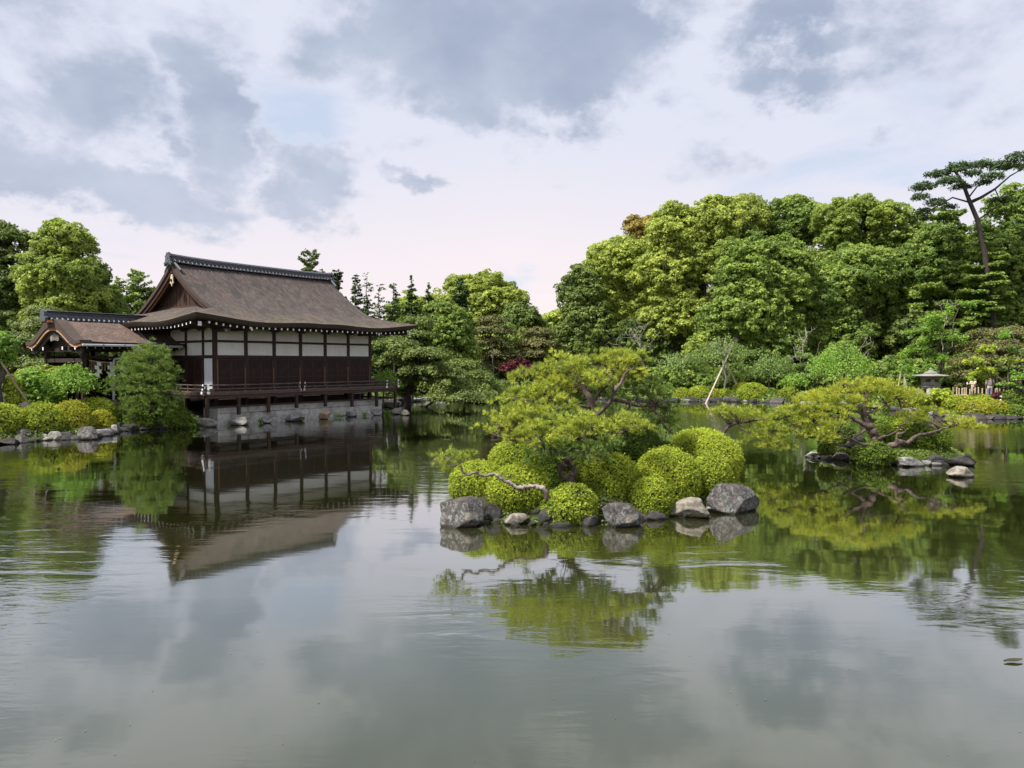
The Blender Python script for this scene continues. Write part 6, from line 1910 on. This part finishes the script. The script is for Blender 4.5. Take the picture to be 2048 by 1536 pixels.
rock(1895, 1948, 931, 956, 'lone rounded rock standing in the water off the second island', 'pale', seed=101, deep=.7, cuts=5, tilt=.1)
rock(1692, 1726, 882, 896, 'thin dark slab lying on the turf of the second island', 'dark', depth=25.2, group=G2R, seed=102)
rock(1712, 1730, 868, 884, 'dim bluish stone half hidden behind the pine branches', 'dark', depth=26, group=G2R, seed=103)

D2 = 24.4
b2 = Vector((P(1770, 900, D2).x, D2, .30))
pine2 = thing('island_pine', 'wind-swept pine with brown trunk and long yellowish sprays on the second island', 'tree', b2)
def A2(px, py, dd=0.0):
    return P(px, py, D2 + dd) - b2
lst = []
lst.append(([A2(1772, 912), A2(1766, 900), A2(1757, 890), A2(1750, 874), A2(1744, 860), A2(1736, 850, .1), A2(1730, 838, .2), A2(1728, 822, .2), A2(1730, 806, .3), A2(1733, 790, .4)], [.2, .17, .15, .145, .13, .11, .10, .09, .07, .05]))
lst.append(([A2(1757, 898), A2(1752, 885), A2(1748, 866), A2(1740, 850, -.1)], [.13, .12, .11, .1]))
lst.append(([A2(1744, 862), A2(1726, 848), A2(1710, 838), A2(1695, 832), A2(1684, 822), A2(1670, 814)], [.10, .085, .07, .05, .035, .02]))
lst.append(([A2(1748, 858, .1), A2(1741, 845, .2), A2(1740, 834, .2), A2(1733, 830, .2), A2(1722, 828, .2), A2(1710, 818, .2)], [.06, .05, .045, .035, .03, .015]))
lst.append(([A2(1732, 826, .3), A2(1745, 822, .4), A2(1755, 820, .5), A2(1772, 808, .6), A2(1795, 796, .7)], [.04, .04, .04, .03, .015]))
lst.append(([A2(1730, 808, .3), A2(1718, 795, .4), A2(1705, 778, .5), A2(1690, 766, .6)], [.04, .035, .025, .012]))
lst.append(([A2(1733, 792, .4), A2(1728, 775, .5), A2(1715, 762, .6)], [.035, .025, .012]))
# limb to the outer end
lst.append(([A2(1768, 902, -.2), A2(1782, 892, -.3), A2(1796, 885, -.4), A2(1812, 886, -.4), A2(1822, 880, -.4), A2(1834, 871, -.4), A2(1850, 868, -.4), A2(1862, 866, -.4), A2(1875, 861, -.4), A2(1884, 858, -.4), A2(1898, 855, -.4), A2(1915, 850, -.4)], [.13, .115, .11, .09, .075, .06, .05, .045, .035, .032, .026, .014]))
lst.append(([A2(1794, 885, -.4), A2(1793, 874, -.4), A2(1797, 868, -.4), A2(1806, 866, -.4), A2(1809, 860, -.4), A2(1803, 855, -.4), A2(1799, 851, -.4), A2(1815, 845, -.4), A2(1830, 840, -.4)], [.06, .05, .05, .045, .04, .035, .03, .022, .012]))
lst.append(([A2(1756, 878, -.2), A2(1770, 872, -.3), A2(1785, 868, -.4), A2(1798, 858, -.4)], [.05, .04, .03, .02]))
# limb back over the water
lst.append(([A2(1765, 903, -.3), A2(1750, 890, -.4), A2(1740, 889, -.4), A2(1722, 889, -.4), A2(1708, 880, -.4), A2(1690, 872, -.3), A2(1672, 866, -.2)], [.08, .06, .05, .045, .035, .025, .012]))
lst.append(([A2(1731, 860, -.2), A2(1712, 872, -.3), A2(1702, 882, -.3), A2(1686, 891, -.3), A2(1672, 888, -.3), A2(1650, 880, -.3), A2(1630, 876, -.3)], [.05, .045, .04, .035, .03, .02, .01]))
lst.append(([A2(1690, 830), A2(1660, 836, -.2), A2(1625, 842, -.3), A2(1585, 850, -.4), A2(1550, 862, -.4)], [.05, .04, .03, .02, .01]))
lst.append(([A2(1696, 832), A2(1650, 820, 0), A2(1600, 826, 0), A2(1560, 836, 0), A2(1528, 838, 0), A2(1500, 842, 0), A2(1478, 846, 0), A2(1462, 850, 0), A2(1452, 860, 0), A2(1440, 877, 0)], [.05, .05, .045, .04, .045, .05, .05, .055, .05, .02]))
lst.append(([A2(1472, 847, 0), A2(1471, 836, 0), A2(1465, 828, .1)], [.028, .024, .014]))
pads2 = [
    (1660, 1760, 752, 785, .6, 'pine_yellow'), (1700, 1800, 748, 785, .8, 'pine_yellow'), (1740, 1845, 765, 798, .9, 'pine_yellow'), (1610, 1710, 770, 802, .3, 'pine_yellow'), (1640, 1745, 785, 820, .2, 'pine_yellow'), (1770, 1850, 778, 805, .7, 'pine_yellow'),
    (1575, 1670, 782, 815, 0, 'pine_yellow'), (1600, 1700, 800, 835, -.2, 'pine_yellow'), (1545, 1640, 800, 832, -.1, 'pine_bright'), (1520, 1610, 818, 850, -.2, 'pine_bright'), (1580, 1680, 822, 858, -.4, 'pine_yellow'),
    (1495, 1570, 838, 868, -.3, 'pine_bright'), (1485, 1560, 858, 888, -.3, 'pine_bright'), (1540, 1630, 848, 880, -.4, 'pine_bright'), (1510, 1590, 872, 898, -.4, 'pine_bright'), (1600, 1680, 848, 880, -.5, 'pine_yellow'),
    (1422, 1475, 800, 832, .1, 'pine_bright'), (1455, 1530, 808, 838, .0, 'pine_bright'),
    (1885, 1945, 826, 852, -.4, 'pine_yellow'), (1915, 1962, 838, 860, -.4, 'pine_yellow'),
    (1790, 1850, 818, 842, .5, 'pine_yellow'), (1830, 1900, 806, 834, .6, 'pine_yellow'), (1690, 1760, 770, 805, .9, 'pine_deep'), (1650, 1720, 800, 828, .7, 'pine_deep')]
rng = nrng(82)
for (x0, x1, y0, y1, dd, mt) in pads2:
    s = m_per_px(D2 + dd)
    c = A2((x0 + x1) / 2, y1 - 3, dd)
    rx, rz = (x1 - x0) * .5 * s, max((y1 - y0) * s - .12, .15)
    ry = min(max(rx * .8, .45), 1.0)
    Pt, Dv, low = pad_tufts((c.x, c.y, c.z), (rx * .97, ry, rz * .9), rng, .19, .16, .22, .8)
    ti = np.repeat(np.clip(.42 + .24 * rng.normal(size=len(Pt)) + .18 * fnoise(Pt, 2.0), 0, 1), 6)
    Pt, Dv = sprigs(Pt, Dv, rng, 6, .05)
    V, Fc = needle_tufts(Pt, Dv, .13, .017, rng, 9, .6)
    link('needle_cloud', np_mesh('needle_cloud', V, Fc, LEAF[mt], np.repeat(ti, 27)), pine2)
    allp = [p for pts, _r in lst[2:14] for p in pts]
    for _ in range(11):
        a = rng.random() * 6.283; q = math.sqrt(rng.random()) * .9
        tg = c + Vector((math.cos(a) * rx * q, math.sin(a) * ry * q, rz * .25 * rng.random()))
        st = min(allp, key=lambda p: (Vector(p) - tg).length)
        if (Vector(st) - tg).length < 2.2:
            lst.append((wobble(st, tg, 4, .07, rng), [.016, .014, .011, .008, .006]))
trunk_mesh(pine2, [roughen(p_, r_, rng, 3 if r_[0] > .03 else 1) for p_, r_ in lst], BARK_R, 7)

# ------------------------------------------------------------------ small edging stones and low cover along the waterlines
rng = nrng(303)
stone_m = [rock_mesh(1, .8, .7, 900 + i, mt, 12, 3) for i, mt in enumerate(('grey', 'dark', 'dark', 'purple', 'dark', 'grey'))]
def edging(pts, n, label, group, lo=.18, hi=.42, z=.0):
    P2 = [Vector((p[0], p[1], 0)) for p in pts]
    seg = [(P2[i + 1] - P2[i]).length for i in range(len(P2) - 1)]
    tot = sum(seg)
    for i in range(n):
        d = tot * (i + .3 + .4 * rng.random()) / n
        j = 0
        while j < len(seg) - 1 and d > seg[j]: d -= seg[j]; j += 1
        q = P2[j].lerp(P2[j + 1], min(1, d / seg[j]))
        s = lo + (hi - lo) * rng.random() ** 1.5
        o = link('edging_stone', stone_m[int(rng.integers(0, 6))], loc=(q.x, q.y + .12 * rng.normal(), z + s * .12))
        o.scale = (s * (1 + .6 * rng.random()), s, s * (.7 + .5 * rng.random())); o.rotation_euler = (0, 0, rng.random() * 6.28)
        tag(o, label, 'stone', group)
def cover(name, pts, n, mat, width, size, rise=.12, dens_h=.25):
    P2 = np.array([[p[0], p[1]] for p in pts])
    i = rng.integers(0, len(P2) - 1, n); t_ = rng.random((n, 1))
    q = P2[i] * (1 - t_) + P2[i + 1] * t_
    q = q + rng.normal(size=(n, 2)) * width * np.array([.5, .5]) + np.array([0, width * .9])
    z = np.maximum(heights(q[:, 0], q[:, 1]), -.02)
    Pt = np.stack([q[:, 0], q[:, 1], z + rise * rng.random(n) ** .7], 1)
    Pt = Pt[z > .0]
    V, Fc = leaf_tris(Pt, np.tile([0, -.25, 1.0], (len(Pt), 1)), size, rng, .55)
    link(name, np_mesh(name, V, Fc, LEAF[mat], np.repeat(np.clip(.4 + .28 * rng.normal(size=len(Pt)), 0, 1), 3)), kind='stuff')
LBK = [G(px, py) for px, py in ((-60, 890), (0, 887), (120, 879), (180, 876), (235, 862), (300, 857), (365, 856))]
FBK = [G(px, py) for px, py in ((1790, 820), (1700, 814), (1560, 806), (1480, 803.5), (1345, 803))] + [Vector((9, 67, 0)), Vector((4, 69, 0))]
RBK = [G(px, py) for px, py in ((2075, 838), (1960, 838), (1905, 836), (1880, 832), (1835, 826), (1790, 820))]
NBK = [Vector((4, 69, 0)), G(1000, 797), Vector((-6.5, 67.5, 0)), Vector((-9.5, 63, 0)), Vector((-10.5, 58, 0)), Vector((-9.2, 53.5, 0))]
edging(LBK, 34, 'one of the small stones edging the passage bank at the waterline', 'edging stones of the passage bank', .2, .5)
edging(FBK, 46, 'one of the low stones edging the far bank below the azaleas', 'edging stones of the far bank', .3, .7)
edging(RBK, 30, 'one of the low stones edging the lantern shore', 'edging stones of the lantern shore', .25, .6)
edging(NBK, 34, 'one of the stones of the far bank edge under the layered pines', 'edging stones under the layered pines', .35, .8)
edging([Vector((p[0], p[1], 0)) for p in isl1[:9]], 22, 'one of the small dark stones between the big rocks of the near island', 'edging stones of the near island', .10, .24)
edging([Vector((p[0], p[1], 0)) for p in isl2[:7]], 26, 'one of the small stones edging the second island', 'edging stones of the second island', .12, .26)
cover('ground_cover', LBK, 5000, 'dark', 1.3, .11)
cover('ground_cover', FBK, 14000, 'broad', 2.2, .2, .25)
cover('ground_cover', RBK, 9000, 'azalea_d', 1.6, .15, .2)
cover('ground_cover', NBK, 9000, 'dark', 2.0, .2, .25)
def isl_cover(poly, n, mat, size, hmax, q0):
    poly = np.array(poly); c = poly.mean(0)
    i = rng.integers(0, len(poly), n); t_ = rng.random((n, 1))
    e = poly[i] * (1 - t_) + poly[(i + 1) % len(poly)] * t_
    q = q0 + (1.0 - q0) * rng.random((n, 1)) ** .6
    xy = c + (e - c) * q
    z = hmax * sstep(0, .8, (1 - q[:, 0]) * 2.6) + .06 * rng.random(n)
    Pt = np.stack([xy[:, 0], xy[:, 1], z], 1)
    V, Fc = leaf_tris(Pt, np.tile([0, -.3, 1.0], (n, 1)), size, rng, .6)
    link('ground_cover', np_mesh('ground_cover', V, Fc, LEAF[mat], np.repeat(np.clip(.4 + .3 * rng.normal(size=n), 0, 1), 3)), kind='stuff')
isl_cover(isl1, 7000, 'dark', .06, .42, .6)
isl_cover(isl2, 6500, 'grass', .075, .36, .25)

# ------------------------------------------------------------------ stone lantern
LSTONE = mat_noise('pale_lantern_stone', [(.28, (.14, .13, .115)), (.5, (.25, .235, .21)), (.75, (.35, .33, .295))], 3.5, detail=9, rough=.9, bump=.5, bscale=22, bdist=.015,
                   extra=lambda N, t, v, c: N.mix(N.math('MULTIPLY', N.smooth(N.noise(v, 2.0, 7, .65), .52, .66), .5), c, (.17, .15, .12)))
DL = 49.6
sl = m_per_px(DL)
bl = base_at(1860.5, DL)
lan = thing('stone_lantern', 'wide roofed snow-viewing stone lantern on arched legs at the far shore', 'lantern', bl)
def LZ(py):
    return P(1860, py, DL).z - bl.z
MB().lathe([(.02, LZ(747)), (.42, LZ(746.5)), (.40, LZ(744.5)), (.22, LZ(742.5)), (.10, LZ(741)), (.075, LZ(739.5)), (.10, LZ(738.5)), (.06, LZ(737)), (.01, LZ(735.5))], 18).build('finial', LSTONE, lan, smooth=False)
rr = 33 * sl
MB().lathe([(.3, LZ(755)), (rr * .55, LZ(754.2)), (rr * .97, LZ(752.6)), (rr, LZ(751.4)), (rr * .985, LZ(750.6)), (rr * .6, LZ(748.7)), (.40, LZ(747.2)), (.30, LZ(746.8))], 24).build('lantern_roof', LSTONE, lan)
# fire box: six sides with square openings
R6 = 17.5 * sl
zb, zt = LZ(770), LZ(755)
for k_ in range(6):
    a0, a1 = math.radians(60 * k_ - 90 - 18), math.radians(60 * k_ - 30 - 18)
    p0 = Vector((math.cos(a0) * R6, math.sin(a0) * R6, 0)); p1 = Vector((math.cos(a1) * R6, math.sin(a1) * R6, 0))
    u = (p1 - p0).normalized(); nrm = Vector((u.y, -u.x, 0)); L_ = (p1 - p0).length
    mb = MB()
    def slab(s0, s1, z0, z1, d0=0.0, d1=.10):
        q = [p0 + u * s0 - nrm * d0, p0 + u * s1 - nrm * d0, p0 + u * s1 - nrm * d1, p0 + u * s0 - nrm * d1]
        mb.add([(v_.x, v_.y, z0) for v_ in q] + [(v_.x, v_.y, z1) for v_ in q], [(0, 3, 2, 1), (4, 5, 6, 7), (0, 1, 5, 4), (1, 2, 6, 5), (2, 3, 7, 6), (3, 0, 4, 7)])
    w0, w1 = L_ * .24, L_ * .76; h0, h1 = zb + (zt - zb) * .42, zb + (zt - zb) * .86
    slab(0, w0, zb, zt); slab(w1, L_, zb, zt); slab(w0, w1, zb, h0); slab(w0, w1, h1, zt)
    slab(L_ * .48, L_ * .53, h0, h1, .03, .07)
    mb.build('fire_box_side', LSTONE, lan)
MB().lathe([(R6 * .9, LZ(771.5)), (R6 * 1.12, LZ(772.5)), (R6 * 1.16, LZ(773.5)), (R6 * 1.1, LZ(774)), (R6 * .95, LZ(770)), (R6 * .9, LZ(769.9))][::1], 6).build('fire_box_base', LSTONE, lan)
MB().lathe([(R6 * .75, LZ(778.5)), (R6 * .95, LZ(777)), (R6 * 1.0, LZ(774.2)), (R6 * .9, LZ(773.9))], 20).build('platform', LSTONE, lan)
for k_ in range(4):
    a = math.radians(45 + 90 * k_ + 8)
    pts, rads = [], []
    for i in range(9):
        f = i / 8
        r_ = R6 * (.45 + .85 * math.sin(f * math.pi / 2) ** .9); z = LZ(778.0) * (1 - f ** 2.2) + 0.02 * f
        pts.append((math.cos(a) * r_, math.sin(a) * r_, z)); rads.append(.20 - .03 * f)
    MB().tube(pts, rads, 6).build('leg', LSTONE, lan)

# ------------------------------------------------------------------ picket fence by the path
PICK = mat_noise('bamboo_picket', [(.3, (.44, .34, .21)), (.7, (.66, .55, .38))], 3, (1, 1, .5))
DFc = 49.0
b0 = base_at(1895, DFc)
fe = thing('picket_fence', 'short bamboo picket fence with a split rail beside the stone lantern', 'fence', b0)
zt = P(0, 775, DFc).z - b0.z; sf = m_per_px(DFc)
rgf = random.Random(3)
pk = MB().tube([(0, 0, -.1), (0, 0, zt)], .042, 7).mesh('picket', PICK)
offs = [0, 5, 10.5, 18, 23, 28, 33, 36.5, 44, 54.5, 62, 69, 78.5, 87.5, 96, 104, 112, 121, 129]
for i, of in enumerate(offs):
    o = link('picket', pk, fe, (of * sf, rgf.uniform(-.03, .03), 0)); o.scale = (1, 1, rgf.uniform(.9, 1.04)); o.rotation_euler = (0, rgf.uniform(-.03, .03), 0)
for of in (-1.5, 50, 100): MB().tube([(of * sf, .06, -.1), (of * sf, .06, zt * 1.02)], .065, 8).build('fence_post', POLE, fe)
for f in (.40, .08): MB().tube([(-2 * sf, -.075, zt * f + .16), (70 * sf, -.075, zt * f + .14), (135 * sf, -.075, zt * f + .15)], .035, 7).build('fence_rail', PICK, fe)
o = thing('rope_fence', 'row of short brown posts with a rope along the far bank path', 'fence', base_at(1528, 69))
for i in range(7):
    MB().tube([(i * .9, 0, -.2), (i * .9, 0, .72)], .05, 6).build('fence_post', POLE_D, o)
for z in (.62, .34):
    MB().tube([(i * .45, 0, z - (.05 if i % 2 else 0)) for i in range(13)], .018, 4).build('rope', POLE_D, o)
o = thing('bench', 'plain brown wooden bench on the path behind the propped cherry', 'bench', base_at(1456, 71))
MB().box((-.8, -.2, .55), (.8, .2, .62), .01).build('seat', POLE_D, o)
MB().box((-.8, .2, .7), (.8, .26, 1.05), .01).build('backrest', POLE_D, o)
for x in (-.68, .68):
    for y in (-.15, .22): MB().box((x - .04, y - .04, -.1), (x + .04, y + .04, .55 if y < 0 else 1.0)).build('leg', POLE_D, o)

# ------------------------------------------------------------------ props of the cherries
top1 = P(1450, 712, 65.9)
pole(G(1410, 807) + Vector((-.06, -.03, -.3)), P(1463, 696, 66.2), .075, 'long pale pole rising from the water to the propped cherry')
q = base_at(1480, 66.2); pole(q, P(1446, 712, 66.0), .07, 'long pale pole on the land side of the propped cherry')
q = base_at(1443, 67.0); pole(q, P(1449, 725, 66.6), .07, 'upright brown prop tied to the trunk of the propped cherry', POLE_D)
for (px, px2, py2, lab) in ((1350, 1363, 734, 'short pale prop, water side of the smaller cherry'), (1384, 1366, 735, 'short pale prop, path side of the smaller cherry'), (1367, 1365, 730, 'short upright prop against the trunk of the smaller cherry')):
    pole(base_at(px, 67.2), P(px2, py2, 67.6), .07, lab)
for (px, px2, py1, py2, lab) in ((1388, 1391, 763, 736, 'thin grey prop of a third cherry between the two propped ones'), (1383, 1389, 763, 738, 'thin grey prop crossing another near the third cherry')):
    pole(base_at(px, 70), P(px2, py2, 70.4), .05, lab, BARK_P)
for (px, px2, py2, lab) in ((1793, 1802, 742, 'thin pale prop standing by itself before the lantern shore maple'), (1808, 1809, 744, 'upright thin prop beside the pair near the lantern'), (1815, 1808, 743, 'thin pale prop slanting down toward the lantern')):
    pole(base_at(px, 57), P(px2, py2, 57.2), .05, lab, POLE)
q = base_at(1538, 67.5); pole(q, P(1538, 734, 67.8), .08, 'single upright brown stake under the leafy young cherry', POLE_D)
q = base_at(1331, 71); pole(q, P(1337, 714, 71), .06, 'slanting grey stake at the near end of the far bank', BARK_P)

# ------------------------------------------------------------------ two visitors on the path
def skin_body(name, verts, edges, radii, mat, parent, root=0, sub=2):
    me = bpy.data.meshes.new(name)
    me.from_pydata([tuple(v) for v in verts], edges, [])
    ob = bpy.data.objects.new(name, me); COL.objects.link(ob)
    md = ob.modifiers.new('skin', 'SKIN'); md.use_smooth_shade = True
    for i, sv in enumerate(me.skin_vertices[0].data):
        r_ = radii[i]; sv.radius = r_ if isinstance(r_, tuple) else (r_, r_); sv.use_root = (i == root)
    ss = ob.modifiers.new('sub', 'SUBSURF'); ss.levels = sub; ss.render_levels = sub
    dg = bpy.context.evaluated_depsgraph_get(); dg.update()
    m2 = bpy.data.meshes.new_from_object(ob.evaluated_get(dg))
    bpy.data.objects.remove(ob)
    m2.materials.clear(); m2.materials.append(mat); m2.name = name
    m2.polygons.foreach_set('use_smooth', np.ones(len(m2.polygons), dtype=bool))
    return link(name, m2, parent)
SKINM = mat_noise('skin', [(.3, (.50, .30, .21)), (.7, (.58, .36, .26))], 3, rough=.6)
HAIR = mat_noise('black_hair', [(.3, (.012, .010, .009)), (.7, (.03, .025, .022))], 14, rough=.5)
def cloth(n, c): return mat_noise(n, [(.3, tuple(x * .75 for x in c)), (.7, c)], 5, rough=.9)
def person(label, px, D, rz, tall, shirt, trousers, reach=False):
    b_ = base_at(px, D)
    o = thing('person', label, 'person', b_, rz)
    k = tall / 1.7
    S = lambda *p: Vector(p) * k
    # joints: pelvis, belly, chest, neck, head, then arms and legs (faces -y)
    Vv = [S(0, 0, .92), S(0, -.01, 1.10), S(0, 0, 1.32), S(0, .0, 1.46), S(0, -.01, 1.52), S(0, -.02, 1.60), S(0, -.015, 1.68)]
    E = [(0, 1), (1, 2), (2, 3), (3, 4), (4, 5), (5, 6)]
    R = [(.155 * k, .11 * k), (.135 * k, .10 * k), (.165 * k, .11 * k), .055 * k, .06 * k, (.075 * k, .092 * k), (.06 * k, .075 * k)]
    hands = []
    for s in (-1, 1):
        i = len(Vv)
        if reach: arm = [S(s * .19, 0, 1.39), S(s * .20, -.16, 1.20), S(s * .10, -.40, 1.24), S(s * .07, -.47, 1.26)]
        else: arm = [S(s * .19, 0, 1.39), S(s * .23, .03, 1.12), S(s * .21, -.10, .90), S(s * .20, -.13, .83)]
        Vv += arm; E += [(2, i), (i, i + 1), (i + 1, i + 2), (i + 2, i + 3)]; R += [.062 * k, .048 * k, .034 * k, (.036 * k, .02 * k)]
        hands.append((arm[2], arm[3], s))
    for s in (-1, 1):
        i = len(Vv)
        Vv += [S(s * .09, 0, .84), S(s * .10, -.01, .48), S(s * .105, .02, .09), S(s * .11, -.12, .03)]
        E += [(0, i), (i, i + 1), (i + 1, i + 2), (i + 2, i + 3)]; R += [.092 * k, .062 * k, .042 * k, (.045 * k, .03 * k)]
    skin_body('body', Vv, E, R, SKINM, o)
    # fingers
    for (w_, h_, s) in hands:
        d = (h_ - w_).normalized(); side = d.cross(Vector((0, 0, 1))).normalized()
        if side.length < .5: side = Vector((1, 0, 0))
        mb = MB()
        for j in range(4):
            st = h_ + side * (.028 * (j - 1.5)) * k; L_ = (.07, .082, .078, .06)[j] * k
            mb.tube([st - d * .02 * k, st + d * L_ * .6, st + d * L_ + Vector((0, 0, -.02 * k))], [.010 * k, .009 * k, .007 * k], 6)
        mb.tube([w_ + d * .03 * k, w_ + d * .06 * k + side * s * -.035 * k, w_ + d * .10 * k + side * s * -.05 * k], [.012 * k, .011 * k, .009 * k], 6)
        mb.build('fingers', SKINM, o)
    # face and hair
    hc = S(0, -.02, 1.61)
    MB().tube([hc + S(0, -.085, .01), hc + S(0, -.115, -.022), hc + S(0, -.09, -.03)], [.012 * k, .014 * k, .008 * k], 6).build('nose', SKINM, o)
    for s in (-1, 1):
        MB().lathe([(.001, -.012 * k), (.012 * k, 0), (.001, .012 * k)], 8, (hc.x + s * .032 * k, hc.y - .088 * k, hc.z + .012 * k)).build('eye', HAIR, o)
        MB().lathe([(.001, -.03 * k), (.014 * k, 0), (.001, .03 * k)], 8, (hc.x + s * .082 * k, hc.y + .01 * k, hc.z - .005 * k), 1.6).build('ear', SKINM, o)
    MB().tube([hc + S(-.025, -.086, -.055), hc + S(0, -.094, -.057), hc + S(.025, -.086, -.055)], .006 * k, 5).build('mouth', cloth('lips', (.35, .13, .11)), o)
    bm = bmesh.new(); bmesh.ops.create_icosphere(bm, subdivisions=3, radius=1.0)
    for v_ in bm.verts:
        c_ = v_.co
        f_ = .86 if (c_.y < -.35 and c_.z < .45) or c_.z < -.55 else 1.0
        v_.co = Vector((c_.x * .093 * f_, c_.y * .112 * f_ + .012, c_.z * .125 * f_ + .018)) * k + hc
    me = bpy.data.meshes.new('hair'); bm.to_mesh(me); bm.free(); me.materials.append(HAIR); link('hair', me, o)
    # shirt with short sleeves, trousers, shoes
    Sv = [S(0, 0, .90), S(0, -.01, 1.10), S(0, 0, 1.32), S(0, 0, 1.43)]; Se = [(0, 1), (1, 2), (2, 3)]; Sr = [(.175 * k, .13 * k), (.155 * k, .122 * k), (.185 * k, .13 * k), .075 * k]
    for (i0, s) in ((7, -1), (11, 1)):
        i = len(Sv); a, b2_ = Vv[i0], Vv[i0 + 1]
        Sv += [a, a.lerp(b2_, .7)]; Se += [(2, i), (i, i + 1)]; Sr += [.080 * k, .070 * k]
    skin_body('shirt', Sv, Se, Sr, shirt, o)
    Tv = [S(0, 0, .95), S(0, 0, .88)]; Te = [(0, 1)]; Tr = [(.16 * k, .12 * k), (.165 * k, .125 * k)]
    for s in (-1, 1):
        i = len(Tv)
        Tv += [S(s * .092, 0, .80), S(s * .10, -.01, .48), S(s * .105, .02, .12)]; Te += [(1, i), (i, i + 1), (i + 1, i + 2)]; Tr += [.108 * k, .080 * k, .066 * k]
    skin_body('trousers', Tv, Te, Tr, trousers, o)
    for s in (-1, 1):
        skin_body('shoe', [S(s * .105, .05, .045), S(s * .11, -.06, .045), S(s * .112, -.17, .035)], [(0, 1), (1, 2)], [.05 * k, .052 * k, .04 * k], HAIR, o, sub=1)
    return o
pA = person('visitor in a pale shirt reaching bare forearms forward, half hidden behind the yellow green maple', 1946, 50.4, math.radians(-75), 1.66, cloth('cream_cloth', (.62, .52, .42)), cloth('navy_cloth', (.02, .02, .035)), True)
cph = pA.matrix_basis @ Vector((0, -.54, 1.24))
tag(MB().box((cph.x - .012, cph.y - .05, cph.z - .06), (cph.x + .012, cph.y + .05, cph.z + .10), .004).build('phone', CAPW), 'small white phone held up by the visitor in the pale shirt', 'phone')
person('visitor in a grey shirt and blue jeans standing on the path behind the pickets', 1979, 50.9, math.radians(160), 1.74, cloth('grey_cloth', (.20, .23, .27)), cloth('denim', (.17, .22, .31)))

# ------------------------------------------------------------------ things afloat
rng = nrng(91)
PET = mat_noise('fallen_petal', [(.3, (.10, .05, .03)), (.5, (.16, .11, .07)), (.7, (.20, .17, .12))], 1.5)
mb = MB()
for i in range(110):
    py = 900 + 636 * rng.random() ** .8; px = -40 + 2130 * rng.random()
    if fnoise(np.array([[px * .004, py * .006, 0]]), 1.0)[0] < -.15 and rng.random() < .7: continue
    c = G(px, py, .006)
    a = rng.random() * 6.28; L_ = (.007 + .010 * rng.random()); w_ = L_ * .45
    u = Vector((math.cos(a), math.sin(a), 0)); v_ = Vector((-u.y, u.x, 0))
    mb.add([c - u * L_, c + v_ * w_ + Vector((0, 0, .002)), c + u * L_ + Vector((0, 0, .003)), c - v_ * w_ + Vector((0, 0, .002))], [(0, 1, 2, 3)])
mb.build('fallen_petals', PET, kind='stuff')
c = G(2028, 1323, .012)
o = MB().grid([[(c.x - .12 + .24 * i / 6, c.y + (.0 if j == 1 else (.045 if j == 2 else -.045)) * math.sin(math.pi * (i + .4) / 6.8) + .03 * i / 6, .012 + (.012 if j != 1 else 0) + .01 * (i / 6) ** 2) for i in range(7)] for j in range(3)]).build('floating_leaf', mat_noise('dark_leaf', [(.3, (.02, .025, .012)), (.7, (.06, .05, .025))], 9))
tag(o, 'single dark leaf floating on open water in front', 'leaf')
